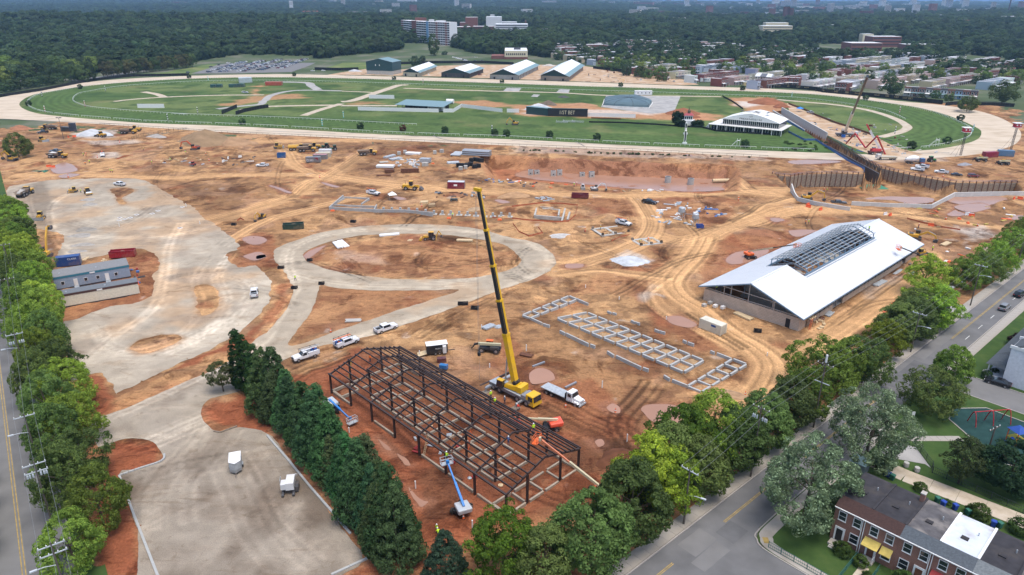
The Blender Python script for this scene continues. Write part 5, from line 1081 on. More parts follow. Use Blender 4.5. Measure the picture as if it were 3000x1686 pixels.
for x,y,s in((1535,745,'150'),(1612,752,'1/ST'),(1690,762,'1/ST BET'),(1310,725,'BULLEIT'),(1460,738,'BULLEIT'),(1235,716,'150'),(1160,708,'1/ST'),(1095,702,'BULLEIT'),(720,668,'BULLEIT'),(800,670,'150'),(650,664,'1/ST'),(865,675,'1/ST'),(930,680,'BULLEIT')):
 p=g('V',x,y);d=min(((dist(p,((a[0]+b_[0])/2,(a[1]+b_[1])/2)),a,b_) for a,b_ in zip(SC[:-1],SC[1:])));an=atan2(d[2][1]-d[1][1],d[2][0]-d[1][0])
 ex,ey=d[2][0]-d[1][0],d[2][1]-d[1][1];L2=ex*ex+ey*ey;u=max(0,min(1,((p[0]-d[1][0])*ex+(p[1]-d[1][1])*ey)/L2));q=(d[1][0]+ex*u+sin(an)*.12,d[1][1]+ey*u-cos(an)*.12)
 text(s,t,(q[0],q[1],1.9),2.2 if s!='BULLEIT' else 1.2,(R(90),0,an),'gold')
fence('V',[(1000,792-100),(1010,690)],2,'scrim','short dark return of the track fence by the bushes');fence('U',[(-200,530),(0,535),(130,530)],3,'scrim','black screen fence behind the parking field');fence('U',[(400,490),(700,480),(1100,480),(1300,490)],3,'scrim','black screen fence behind the green barns');fence('U',[(1900,520),(2200,555),(2500,585),(2576,590)],3,'scrim','black screen fence in front of the rowhouses')
fence('V',[(1980,800),(2100,790),(2250,800),(2500,810)],2.6,'scrim','black screen fence by the lone tree at the far turn');fence('V',[(280,600),(460,640)],2.6,'scrim','black screen fence beside the tan container')
a,b_=g('Q',475,512),g('Q',1855,648);CL=dist(a,b_);CA=atan2(b_[1]-a[1],b_[0]-a[0])
PV=thing('pavilion','two-storey white hospitality pavilion with lettered gable roof','pavilion',(a[0],a[1],.03),CA);D0,D1=2.2,24
mb('whitew').box(0,CL,0,D1,3.05,3.35).B('deck',PV);mb('glass').box(1.2,CL-1.2,D0,D1-1,.1,3.05).B('lower_glazing',PV)
for k in range(9):mb('white').box(k*(CL-.3)/8,k*(CL-.3)/8+.3,.02,.32,0,3.05).B('deck_post',PV)
for k in range(26):mb('white').box(1.3+k*(CL-3)/25,1.45+k*(CL-3)/25,D0-.06,D0-.005,.1,3.04).B('mullion',PV)
u0,u1,uy,uz=CL*.16,CL*.93,5.0,6.4;mb('glass').box(u0+.2,u1-.2,uy+.2,D1-.3,3.36,uz).B('upper_glazing',PV)
for k in range(29):mb('white').box(u0+k*(u1-u0-.2)/28,u0+.14+k*(u1-u0-.2)/28,uy+.1,uy+.19,3.36,uz).B('mullion',PV)
b=mb('white');um=(u0+u1)/2;n=10
def arc(t):x=u0-.4+(u1-u0+.8)*t;return(x,uz+4.4*(1-abs(2*t-1)**1.35))
pr=[arc(k/n) for k in range(n+1)]
b.prism(pr,uy-.3,uy-.1,'y');b.B('gable',PV)
b=mb('white')
for(x0,z0),(x1,z1) in zip(pr[:-1],pr[1:]):b.hexa([(x0,uy-.32,z0),(x1,uy-.32,z1),(x1,D1+1,z1),(x0,D1+1,z0),(x0,uy-.32,z0+.12),(x1,uy-.32,z1+.12),(x1,D1+1,z1+.12),(x0,D1+1,z0+.12)])
b.B('roof',PV)
text('1/ST',PV,(um,uy-.32,uz+2.7),1.3,(R(90),0,0),'black');text('PREAKNESS/150',PV,(um,uy-.32,uz+1.1),1.5,(R(90),0,0),'black',width=13.5)
ra=atan2(pr[7][1]-pr[6][1],pr[7][0]-pr[6][0])
text('1/ST',PV,(um+.3,uy+7,uz+4.75),8,(0,0,0),'black',width=20)
s=mb('galv')
for k in range(8):s.box(-2.8+k*.35,-2.45+k*.35,2,4,0,.42*(k+1))
s.B('stairs',PV)
for k in range(int(CL/2)):mb('galv').box(k*2,k*2+.06,.05,.11,3.35,4.3).B('rail_post',PV)
mb('galv').box(0,CL,.05,.11,4.28,4.36).B('rail',PV)
p=g('C',1555,380);t=thing('cupola_hut','small white hut with red roof and gilded cupola among hedges','hut',(p[0],p[1],.03),R(-14));mb('white').box(-4,4,-3,3,0,3).B('terrace',t);mb('white').box(-2.6,2.6,-1.6,2.6,3,6).B('wall',t)
mb('coat').taper(-3.1,3.1,-2.1,3.1,6,7.4,1.6,1.6,1.6).B('roof',t,color=(.33,.07,.08));mb('coat').lathe([(.9,7.4),(.9,8.6),(1.1,8.7),(.2,10.2),(.05,11)],8).B('cupola',t,color=(.12,.09,.05))
for k in range(4):mb('glass').box(-2.3+k*1.2,-1.4+k*1.2,-1.66,-1.6,3.8,5.4).B('window',t)
for x,y,rx,h in((1440,365,2.2,7),(1455,365,2.0,7),(1470,370,2.2,7),(1490,368,2.0,6.5),(1475,395,2.6,4),(1500,398,2.6,4),(1630,400,2.6,4.2),(1655,398,2.4,4),(1610,400,2.2,3.5)):bush(g('C',x,y),rx,(.022,.05,.02),'dark clipped hedge beside the small cupola hut','hedges round the cupola hut',h)
p,q=g('C',318,305),g('C',667,312);an=atan2(q[1]-p[1],q[0]-p[0]);L=dist(p,q);t=thing('betting_sign','black wall sign reading 1/ST BET in cream letters','sign',(p[0],p[1],.03),an);mb('black').box(0,L,0,1.2,0,5).B('board',t);mb('greenmetal').box(-.3,L+.3,-.1,1.3,5,5.4).B('cap',t);mk('cream',(.62,.54,.38));text('1/ST BET',t,(L*.48,-.03,2.6),3.6,(R(90),0,0),'cream',width=L*.38)
p,q=g('C',125,285),g('C',316,304);t=thing('green_shed','long dark green ribbed shed wall left of the betting sign','shed',(p[0],p[1],.03),atan2(q[1]-p[1],q[0]-p[0]));L=dist(p,q);mb('greenmetal').box(0,L,0,4,0,5).B('wall',t);mb('greenroof').box(-.2,L+.2,-.2,4.2,5,5.2).B('roof',t)
p,q=g('U',420,830),g('U',745,848);t=thing('open_shed','open shed with pale grey metal roof behind the white fence','shed',(p[0],p[1],.03),atan2(q[1]-p[1],q[0]-p[0]));L=dist(p,q)
for k in range(9):
 for yy in(1,8,15):mb('dkmetal').box(k*L/8-.1,k*L/8+.1,yy,yy+.2,0,4).B('post',t)
mb('greenroof').hexa([(-1,-1,3.6),(L+3,-1,3.6),(L+3,17,5.2),(-1,17,5.2),(-1,-1,3.8),(L+3,-1,3.8),(L+3,17,5.4),(-1,17,5.4)]).B('roof',t);mb('black').box(2,L,9,15,.1,3.4).B('stall_wall',t);mb('whitew').box(L*.66,L,4,10,.1,3.5).B('office_wall',t)
p=g('U',822,785);t=thing('storage_tank','white cylindrical storage tank lying beside the open shed','tank',(p[0],p[1],.03),R(-14));mb('white').tube((-2.8,0,1.9),(2.8,0,1.9),1.7,n=16).B('drum',t,smooth=False)
for a_ in(-1.8,1.8):mb('dkmetal').box(a_-.2,a_+.2,-1.2,1.2,0,.9).B('saddle',t)
TP=gl('C',(800,220),(815,165),(940,150),(1100,148),(1190,175),(1240,195),(1210,240),(1000,232));cx=sum(a[0] for a in TP)/8;cy=sum(a[1] for a in TP)/8
V_=[];F_=[];P2=resample(TP+[TP[0]],3)[:-1];nn=len(P2);levels=[(1,0),(.96,.55),(.86,.8),(.65,.95),(.35,1),(.05,1)]
for k,hh in levels:
 for x,y in P2:V_.append((cx+(x-cx)*k,cy+(y-cy)*k,.1+4.4*hh))
for i in range(len(levels)-1):
 for k in range(nn):F_.append((i*nn+k,i*nn+(k+1)%nn,(i+1)*nn+(k+1)%nn,(i+1)*nn+k))
mk('tarp',(.075,.12,.135),rough=.45,var=.15,scale=.15);me=bpy.data.meshes.new('tarp');me.from_pydata(V_,[],F_);me.materials.append(MATS['tarp']);tt=thing('covered_mound','big flat mound covered with a dark blue-green tarpaulin','mound',(0,0,0));link('tarpaulin',me,tt)
bag=mb('black')
for i in range(len(levels)-1):
 for k in range(0,nn,max(1,nn//10)):a_=V_[i*nn+k];c_=V_[(i+1)*nn+k];bag.bar((a_[0],a_[1],a_[2]+.05),(c_[0],c_[1],c_[2]+.05),.25,.08)
bag.B('tarp_seam',tt)
wa=mb('whitew');[wa.bar((a_[0],a_[1],.5),(b2[0],b2[1],.5),.5,1.0) for a_,b2 in zip(P2,P2[1:]+P2[:1])];wa.B('edge_kerb',tt)
mk('roofshine',(.72,.74,.76),rough=.4,var=.04,scale=.2)
def track_barn(fl,fr,br,eh,rh,label,wall,gable,roofm,front=None):
 a=g('U',*fl,eh);b2=g('U',*fr,eh);c=g('U',*br,eh);an=atan2(b2[1]-a[1],b2[0]-a[0]);Wd=dist(a,b2);Ln=dist(b2,c)
 dv=((c[0]-b2[0])/Ln,(c[1]-b2[1])/Ln);ca,sa=cos(an),sin(an);lx,ly=(dv[0]*ca+dv[1]*sa)*Ln,(-dv[0]*sa+dv[1]*ca)*Ln
 t=thing('barn',label,'barn',(a[0],a[1],0),an)
 def P(x,k,z):return(x+lx*k,ly*k,z)
 for s in(0,1):
  x0,x1=(-.8,Wd/2) if s==0 else(Wd+.8,Wd/2);b=mb(roofm);q=[P(x0,-.02,eh-.3),P(x1,-.02,rh),P(x1,1.02,rh),P(x0,1.02,eh-.3)];b.hexa([(x,y,z-.2) for x,y,z in q]+q);b.B('roof',t)
  xe=x0+(.16*Wd)*(1 if s==0 else-1);b=mb('greenroof');ze=eh-.3+(rh-eh+.3)*.30;q=[P(x0,-.021,eh-.3+.02),P(xe,-.021,ze+.02),P(xe,1.021,ze+.02),P(x0,1.021,eh-.3+.02)];b.hexa([(x,y,z) for x,y,z in q]+[(x,y,z+.08) for x,y,z in q]);b.B('eave_sheet',t)
 for k in(.01,.985):
  b=mb(gable);b.hexa([P(0,k,eh-.7),P(Wd,k,eh-.7),P(Wd,k+.01,eh-.7),P(0,k+.01,eh-.7),P(Wd/2-.1,k,rh-.25),P(Wd/2+.1,k,rh-.25),P(Wd/2+.1,k+.01,rh-.25),P(Wd/2-.1,k+.01,rh-.25)]);b.B('gable',t)
 b=mb(wall);b.hexa([P(.4,.012,0),P(Wd-.4,.012,0),P(Wd-.4,.98,0),P(.4,.98,0),P(.4,.012,eh-.72),P(Wd-.4,.012,eh-.72),P(Wd-.4,.98,eh-.72),P(.4,.98,eh-.72)]);b.B('wall',t)
 pm=mb('dkmetal')
 for i in range(14):x,y,z=P(Wd-.1,.03+i*.07,0);pm.box(x-.15,x+.15,y-.15,y+.15,0,eh-.4)
 pm.B('side_post',t)
 for x in(Wd*.18,Wd*.8):x_,y_,z_=P(x,0,0);mb('black').box(x_-.8,x_+.8,y_-.1,y_+.3,.1,2.4).B('doorway',t)
 return t
track_barn((460,540),(590,548),(720,500),4.5,8.5,'smallest white-roofed barn beside the tall green shed','cream','greenmetal','roofshine');track_barn((750,545),(965,552),(1075,515),5,9.5,'white-roofed barn with open dark front behind the track','dkmetal','greenmetal','roofshine')
track_barn((1115,560),(1335,566),(1490,492),5,10.5,'white-roofed barn with scaffolded front behind the track','concrete','greenmetal','roofshine');track_barn((1500,567),(1717,577),(1830,495),5,11,'white-roofed barn with tan block wall and two dark doors','brickbuff','greenmetal','roofshine')
a,b2=g('U',193,562),g('U',388,568);c=g('U',400,548);an=atan2(b2[1]-a[1],b2[0]-a[0]);Wd=dist(a,b2);t=thing('tall_shed','tall dark green metal shed with grey gable roof and concrete base','shed',(a[0],a[1],0),an);mb('concrete').box(0,Wd,0,22,0,4).B('base',t);mb('greenmetal').box(-.1,Wd+.1,-.1,22.1,4,13).B('wall',t)
b=mb('greenroof');W2_=Wd/2
for s in(0,1):
 x0=-.6 if s==0 else Wd+.6;b.hexa([(x0,-.6,12.9),(W2_,-.6,16.2),(W2_,22.6,16.2),(x0,22.6,12.9),(x0,-.6,13.1),(W2_,-.6,16.5),(W2_,22.6,16.5),(x0,22.6,13.1)])
b.B('roof',t);mb('greenmetal').prism([(0,13),(Wd,13),(W2_,16.2)],-.05,.1,'y').B('gable',t)
for x in(.35,.5):mb('white').box(Wd*x,Wd*x+.8,-.2,-.1,9,10.4).B('window',t)
sheet('barn_yard',gl('U',(-150,575),(0,548),(200,520),(420,530),(700,500),(1000,490),(1500,490),(1830,500),(2150,545),(2576,600),(2700,640),(2576,645),(1500,606),(700,578),(0,566)),(),.02,'yarddirt' if 'yarddirt' in MATS else ramp_mat('yarddirt',[(.3,(.36,.22,.12)),(.5,(.50,.35,.22)),(.7,(.60,.50,.40))],.08,8))
ramp_mat('dryfield',[(.3,(.06,.10,.03)),(.5,(.11,.15,.045)),(.7,(.22,.21,.09))],.03,8)
sheet('field',gl('T',(1000,575),(1260,545),(1590,483),(1700,500),(1560,545),(1400,570)),(),.03,'dryfield');sheet('field',gl('U',(-150,520),(0,480),(60,445),(250,428),(700,420),(860,430),(900,470),(700,478),(420,500),(190,522),(0,530)),(),.03,'dryfield')
LOTC=gl('T',(1440,558),(1570,520),(1640,490),(1800,468),(2050,448),(2330,440),(2425,456),(2330,500),(2200,545),(1900,552));sheet('car_park',LOTC,(),.035,'asphaltpale');sheet('car_park',gl('Y',(900,700),(1150,680),(1620,670),(1700,700),(1580,740),(1300,760),(1480,800),(1600,840),(1250,860),(1000,800)),(),.035,'pavegrey')
sheet('road',gl('T',(0,625),(150,605),(330,590),(440,545),(440,570),(360,600),(150,625),(0,640)),(),.03,'asphaltpale');sheet('road',strip_poly(gl('T',(560,610),(700,590),(860,570),(1000,545),(1250,500),(1520,468),(1700,455)),11),(),.034,'asphaltpale');sheet('road',strip_poly(gl('Y',(0,740),(300,745),(700,730),(1000,690)),12),(),.04,'asphaltpale')
def rand_mat(name,cols,rough=.8):
 m=bpy.data.materials.new(name);m.use_nodes=True;MATS[name]=m;n=m.node_tree.nodes;l=m.node_tree.links;b=n['Principled BSDF'];b.inputs['Roughness'].default_value=rough
 oi=n.new('ShaderNodeObjectInfo');cr=n.new('ShaderNodeValToRGB');cr.color_ramp.interpolation='CONSTANT';e=cr.color_ramp.elements
 while len(e)<len(cols):e.new(.5)
 for k,c in enumerate(cols):e[k].position=k/len(cols);e[k].color=(*c,1)
 l.new(oi.outputs['Random'],cr.inputs[0]);nz=n.new('ShaderNodeTexNoise');nz.inputs['Scale'].default_value=.6;tc=n.new('ShaderNodeTexCoord');l.new(tc.outputs['Object'],nz.inputs[0]);mr=n.new('ShaderNodeMapRange');mr.inputs[3].default_value=.7;mr.inputs[4].default_value=1.3;l.new(nz.outputs[0],mr.inputs[0])
 mx=n.new('ShaderNodeVectorMath');mx.operation='MULTIPLY';l.new(cr.outputs[0],mx.inputs[0]);l.new(mr.outputs[0],mx.inputs[1]);l.new(mx.outputs[0],b.inputs['Base Color']);return m
rand_mat('roofrand',[(.34,.35,.37),(.10,.10,.11),(.52,.52,.53),(.18,.18,.19),(.40,.38,.35),(.12,.13,.15),(.28,.28,.29),(.60,.61,.63)]);rand_mat('carrand',[(.02,.02,.025),(.62,.62,.62),(.08,.085,.09),(.33,.34,.35),(.70,.70,.70),(.04,.05,.09),(.16,.02,.02),(.45,.46,.47),(.02,.02,.02),(.05,.09,.17),(.25,.25,.26),(.65,.65,.65)],.3)
BRK=[(.19,.062,.045),(.16,.055,.042),(.22,.085,.06)];PALEW=[(.56,.50,.38),(.60,.58,.54),(.48,.44,.38),(.44,.36,.24),(.62,.62,.60),(.34,.38,.44),(.50,.33,.28)]
def house_mesh(w,d,h,gable=False):
 b=mb('coat');b.box(0,w,0,d,-.5,h);b.mat('roofrand')
 if gable:
  b.hexa([(-.2,-.3,h),(w+.2,-.3,h),(w+.2,d+.3,h),(-.2,d+.3,h),(-.2,d/2-.1,h+2.6),(w+.2,d/2-.1,h+2.6),(w+.2,d/2+.1,h+2.6),(-.2,d/2+.1,h+2.6)])
 else:
  b.box(.25,w-.25,.3,d-.2,h,h+.12);b.mat('coat').box(0,w,-.15,.3,h,h+.5);b.box(0,.22,.3,d,h,h+.3);b.box(w-.22,w,.3,d,h,h+.3)
 b.mat('white')
 for x in(w*.27,w*.73):
  for z in(1.2,4.2):b.box(x-.62,x+.62,-.06,-.003,z-.12,z+1.72)
 b.mat('glass')
 for x in(w*.27,w*.73):
  for z in(1.2,4.2):b.box(x-.5,x+.5,-.09,-.06,z,z+1.6);b.box(x-.4,x+.4,d,d+.03,z,z+1.3)
 b.mat('roofrand').hexa([(.1,-2.2,2.7),(w-.1,-2.2,2.7),(w-.1,-.02,3.2),(.1,-.02,3.2),(.1,-2.2,2.85),(w-.1,-2.2,2.85),(w-.1,-.02,3.35),(.1,-.02,3.35)]);b.mat('white')
 for x in(.25,w-.4):b.box(x,x+.15,-2.1,-1.95,-.3,2.7)
 return b.mesh('house')
HM=[house_mesh(5,11,7),house_mesh(5,12,6.6),house_mesh(5.2,10,6.2,True)]
NH=0;HOUSES=[]
def house(x,y,an,col,label,group,k=None,z=0.):
 global NH;NH+=1;o=link('rowhouse',HM[rnd.randrange(2) if k is None else k]);o.location=(x,y,z);o.rotation_euler.z=an;o.color=(*col,1);HOUSES.append((x,y));return tag(o,label,'house',group)
def row(v,x0,y0,x1,y1,cols,label,group,kind=None,w=5.,maxn=99):
 a,b2=g(v,x0,y0),g(v,x1,y1);L=dist(a,b2);n=min(maxn,max(1,int(L/w)));an=atan2(b2[1]-a[1],b2[0]-a[0])
 for i in range(n):house(a[0]+cos(an)*w*i,a[1]+sin(an)*w*i,an,cols[i%len(cols)] if isinstance(cols,list) else cols,label,group,kind,float(hill(a[0],a[1])))
 return n
a,b2=g('W',500,415),g('W',1760,495);L=dist(a,b2);an=atan2(b2[1]-a[1],b2[0]-a[0]);cols=[((.55,.55,.54),'white'),(BRK[0],'brick red'),(BRK[0],'brick red'),((.56,.55,.50),'cream'),(BRK[1],'dark brick'),((.60,.62,.63),'white boarded'),(BRK[2],'brown brick'),((.20,.34,.52),'pale blue'),(BRK[0],'brick red'),(BRK[1],'brick red')]
w_=L/len(cols)
for i,(c,nm) in enumerate(cols):
 p=(a[0]+cos(an)*w_*i,a[1]+sin(an)*w_*i);t=thing('rowhouse',f'{nm} two-storey rowhouse facing the far turn of the race track' if nm!='brick red' else 'brick red rowhouse with white windows facing the far turn','house',(p[0],p[1],0),an,'brick rowhouses facing the far turn' if nm=='brick red' else None)
 mb('coat').box(.01,w_-.01,0,11,-.3,6.6).B('wall',t,color=c);mb('roofrand').box(0.02,w_-.02,.3,11,6.6,6.8).B('roof',t);mb('coat').hexa([(0,-.4,6.2),(w_-.02,-.4,6.2),(w_-.02,.3,6.2),(0,.3,6.2),(0,.2,7.6),(w_-.02,.2,7.6),(w_-.02,.5,7.6),(0,.5,7.6)]).B('mansard',t,color=(.05,.05,.06) if i%2 else(.12,.06,.045))
 for x in(w_*.27,w_*.73):
  wi=mb('white').box(x-.75,x+.75,-.08,-.002,3.9,5.9).B('window',t);mb('glass').box(x-.55,x+.55,-.11,-.08,4.05,5.75).B('pane',wi)
 wi=mb('white').box(w_*.6,w_*.9,-.08,-.002,.9,2.7).B('window',t);mb('glass').box(w_*.63,w_*.87,-.11,-.08,1.0,2.6).B('pane',wi);mb('whitew').box(w_*.15,w_*.4,-.08,-.002,0,2.5).B('door',t)
 mb('greenroof' if i%3 else 'whitew').hexa([(.1,-2.4,2.7),(w_-.1,-2.4,2.7),(w_-.1,-.12,3.3),(.1,-.12,3.3),(.1,-2.4,2.85),(w_-.1,-2.4,2.85),(w_-.1,-.12,3.45),(.1,-.12,3.45)]).B('porch_roof',t)
 for x in(.25,w_-.4):mb('white').box(x,x+.15,-2.3,-2.15,-.2,2.7).B('porch_post',t)
 HOUSES.append(p)
GRP='rowhouses in the far neighbourhood'
row('Z',2070,585,2560,510,BRK[0],'long uniform red-brick rowhouse with flat roof and white porch','long uniform red-brick terrace',0);row('Z',2500,520,2680,490,BRK[0],'long uniform red-brick rowhouse with flat roof and white porch','long uniform red-brick terrace',0)
for v,x0,y0,x1,y1,c,lb,k in(('Z',40,530,160,545,BRK[0],'red-brick corner house beside the white site cabins',0),('Z',165,540,280,545,[(.30,.36,.42)],'grey-blue house next to the red-brick corner house',0),('Z',340,580,585,590,BRK[0],'red-brick flat-roofed shop with white door',0),('Z',965,660,1200,675,[(.50,.44,.38),(.34,.22,.18)],'half-timbered cream and brick house by the track fence',2),('Z',1335,690,1600,705,BRK[0],'red-brick shop with white front by the track fence',1),('Z',2045,765,2220,780,BRK[1],'dark brick end house beside the track fence',1),('Z',2230,770,2380,720,[(.60,.60,.62)],'white side house behind the dark brick end house',1)):
 row(v,x0,y0,x1,y1,c,lb,lb.replace('house','houses'),k)
for v,x,y,an_,lb in(('T',60,505,-.2,'white-gabled house among trees beyond the left road'),('T',185,520,.3,'brick house with grey roof beyond the left road'),('T',930,385,.2,'grey-roofed house deep in the woods')):
 p=g(v,x,y);o=house(p[0],p[1],an_,(.5,.48,.45) if 'white' in lb else BRK[0],lb,None,2,2. if y<400 else 0.);o.scale=(3,1.3,1.3)
def hfree(x,y,d):return all((x-a)**2+(y-b_)**2>d*d for a,b_ in HOUSES)
rr=random.Random(21);TP_=np.array(TOWN);dirs=atan2(-38,43)
an0=atan2(834.9-734.8,446.9-328.2)
cnt=0;e1=(cos(an0),sin(an0));e2=(e1[1],-e1[0])
placed=[]
for j in range(-14,40):
 for i in range(-30,70):
  seg=9;s=i*5.0;o_=j*34
  x=330+e1[0]*s-e2[0]*o_;y=740+e1[1]*s-e2[1]*o_
  if i%14 in(0,1) or not(640<y<1420) or abs(x)>y*.745:continue
  placed.append((x,y,j,i))
P_=np.array([(a,b_) for a,b_,*_ in placed]);ins=(sdf(TOWN,P_[:,0],P_[:,1])<-4)
for k in range(len(BLDG)):ins&=sdf(BLDG[k],P_[:,0],P_[:,1])>14
dn=fbm(P_[:,0],P_[:,1],70,701,3)
first_n=[];DESC=[('white-walled',PALEW[4]),('cream',PALEW[0]),('tan brick',PALEW[3]),('red-brick',BRK[0]),('grey',PALEW[5]),('pale grey',PALEW[1]),('brown brick',BRK[2]),('pinkish',PALEW[6])]
far_v=[]
order=sorted([k for k in range(len(placed)) if ins[k] and dn[k]>.34],key=lambda k:placed[k][1])
nfar=0
from collections import defaultdict
BOXF=mb('coat');
for k in order:
 x,y,j,i=placed[k]
 if not hfree(x,y,4.4) or sdf(NOWOOD,np.array([x]),np.array([y]))[0]<3:continue
 r_=random.Random(j*31+(i//7));nm,c=DESC[r_.randrange(8)]
 if NH<255:house(x,y,an0,tuple(u*rr.uniform(.9,1.1) for u in c),f'{nm} flat-roofed rowhouse among trees beyond the race track',f'{nm} {GRP}',rr.randrange(2),float(hill(x,y)))
 else:nfar+=1;far_v.append((x,y,r_.randrange(8)))
hb_=MB();far_v=[q for q in far_v if rr.random()<.75]
RM_=[mk('roofa',(.34,.35,.37)),mk('roofb',(.12,.12,.13)),mk('roofc',(.62,.62,.63)),mk('roofd',(.20,.20,.21))];WM_=[mk('wall_%d'%i,c) for i,(nm,c) in enumerate(DESC)]
for x,y,k in far_v:
 z=float(hill(x,y));hb_.mat(WM_[k]).rbox(x,y,z-.5,4.9,11,7.2,an0);hb_.mat(RM_[rr.randrange(4)]).rbox(x,y,z+6.7,4.6,10.6,.2,an0);hb_.mat('glass');q_=(x+sin(an0)*5.53,y-cos(an0)*5.53)
 for u in(-1.2,1.2):hb_.rbox(q_[0]+cos(an0)*u,q_[1]+sin(an0)*u,z+4.2,1.1,.06,1.5,an0)
if far_v:tag(hb_.build('distant_rowhouses'),'streets of distant flat-roofed rowhouses among trees',None,None,'stuff')
print('houses',NH,len(far_v))
mk('winband',(.03,.04,.05),rough=.15,spec=.6);mk('aptblue',(.16,.30,.46),rough=.7);mk('hospwhite',(.56,.57,.58),rough=.8,var=.06,scale=.2);mk('aptwhite',(.70,.70,.70),rough=.7)
brick_mat('farbrick',(.20,.075,.055),(.17,.065,.05),(.18,.08,.06),1.5)
def wing(t,p,an,L,D,h,nf,nx,m,pattern):
 e=bpy.data.objects.new('wing',None);COL.objects.link(e);e.parent=t;e.location=(*p,0);e.rotation_euler.z=an
 mb(m).box(0,L,0,D,-2,h).B('wall',e);fh=h/nf;cw=L/nx;key=('bal',round(cw,2),round(fh,2))
 if key not in MCACHE:
  b=mb('winband');b.box(.35,cw-.35,-.05,-.003,.9,fh-.5);MCACHE[key]=b.mesh('window');b=mb('aptwhite');b.box(.15,cw-.15,-1.0,-.06,0,1.0);MCACHE[key,1]=b.mesh('balcony');b=mb('farbrick');b.box(.05,cw-.05,-.1,-.003,.35,fh-.35);MCACHE[key,2]=b.mesh('brick_panel')
 for i in range(nx):
  c=pattern[i%len(pattern)]
  if c=='R':mb('farbrick').box(i*cw+.1,(i+1)*cw-.1,-.4,-.004,-2,h+.6).B('brick_bay',e);continue
  if c=='B':mb('aptblue').box(i*cw+.1,(i+1)*cw-.1,-.4,-.004,-2,h+.6).B('blue_bay',e);continue
  for k in range(nf):
   if c=='P':o=link('brick_panel',MCACHE[key,2],e);o.location=(i*cw,0,k*fh)
   else:
    o=link('window',MCACHE[key],e);o.location=(i*cw,0,k*fh)
    if c=='b':o=link('balcony',MCACHE[key,1],e);o.location=(i*cw,0,k*fh)
 return e
apt=thing('apartment_tower','tall white and brick apartment tower with balconies and blue stripe','building',(0,0,0));h_=40.
p0,p1,p2,p3=g('Y',160,560),g('Y',340,590),g('Y',620,620),g('Y',965,640)
wing(apt,p0,atan2(p1[1]-p0[1],p1[0]-p0[0]),dist(p0,p1),16,h_,11,4,'aptwhite','Pbbw');wing(apt,p1,atan2(p2[1]-p1[1],p2[0]-p1[0]),dist(p1,p2),18,h_,11,7,'aptwhite','RRbbbbB');wing(apt,p2,atan2(p3[1]-p2[1],p3[0]-p2[0]),dist(p2,p3),18,h_,11,9,'aptwhite','bbbPbbbPw')
mb('farbrick').rbox(p1[0]+14,p1[1]+18,h_,18,10,5,-.6).B('penthouse',apt);mb('hospwhite').rbox(p2[0]+4,p2[1]+12,h_,7,6,3.4,-.6).B('plant_room',apt);mb('hospwhite').rbox(p2[0]+20,p2[1]+8,h_,16,8,2,-.6).B('plant_room',apt)
def block(par,v,x0,y0,x1,D,h,m,bands=0,name='block',z0=0,dy=0,zg=None,an=None):
 a,b2=g(v,x0,y0,z0),g(v,x1,y0+dy,z0);L=dist(a,b2);ang=atan2(b2[1]-a[1],b2[0]-a[0]);e=mb(m).box(0,L,0,D,-20,h).build(name,parent=par);e.location=(a[0],a[1],z0);e.rotation_euler.z=ang
 mb('roofshine' if m!='farbrick' else 'hospwhite').box(.5,L-.5,.5,D-.5,h,h+.3).B('roof',e)
 for k in range(bands):
  z=h-3.2-k*(h/(bands+.3));mb('winband').box(1,L-1,-.12,-.01,z,z+1.5).B('ribbon_window',e)
 return e
hs=thing('hospital','white and red-brick hospital buildings among the trees','building',(0,0,0));zz=12
block(hs,'Y',1725,390,2270,40,17,'hospwhite',4,z0=zz);block(hs,'Y',1570,350,1830,35,28,'hospwhite',0,z0=zz,name='tower_block');block(hs,'Y',1640,300,1710,12,29,'hospwhite',z0=zz,name='lift_tower');block(hs,'Y',1725,320,2085,30,15,'hospwhite',1,z0=zz,name='upper_block')
block(hs,'Y',1345,405,1700,25,14,'farbrick',2,z0=zz,name='brick_wing');block(hs,'Y',1010,370,1300,30,10,'farbrick',1,z0=zz,name='brick_wing');block(hs,'Y',1225,350,1425,28,27,'farbrick',0,z0=zz,name='brick_tower');block(hs,'Y',1128,330,1235,20,15,'farbrick',0,z0=zz,name='brick_wing');block(hs,'Y',960,395,1010,20,12,'hospwhite',2,z0=zz,name='white_wing');block(hs,'Y',2220,330,2245,3,19,'farbrick',z0=zz,name='chimney')
mo_=thing('clinic','small white stepped building beside the hospital woods','building',(0,0,0));block(mo_,'Y',2385,420,2500,20,9,'hospwhite',2,z0=10);block(mo_,'Y',2490,425,2600,20,12,'hospwhite',2,z0=10)
sb=thing('office_block','cream three-storey office block with brick base beyond the barns','building',(0,0,0));e=block(sb,'Y',1880,830,2265,60,11,'cream',0);a,b2=g('Y',1880,830),g('Y',2265,830);L=dist(a,b2)
for k in range(10):mb('winband').box(2+k*(L-4)/10,3.6+k*(L-4)/10,-.1,-.005,5.5,8.0).B('window',e)
for k in range(12):mb('winband').box(-.1,-.005,3+k*4.6,4.6+k*4.6,5.5,8).B('window',e)
mb('farbrick').box(-.15,L+.15,-.15,-.012,-1,3.2).B('brick_base',e);mb('dkmetal').box(L*.4,L*.7,20,26,11.3,13.5).B('roof_plant',e);e2_=mb('farbrick').box(-18,-.5,4,34,-1,4.4).B('brick_annex',e)
sc=thing('school','red-brick school with white flat roofs above the rowhouses','building',(0,0,0));block(sc,'V',1265,390,1500,35,12,'farbrick',2);block(sc,'V',1425,360,1640,30,17,'farbrick',3);block(sc,'V',1350,335,1430,15,17,'cream');block(sc,'V',1690,380,1920,30,8,'farbrick',1)
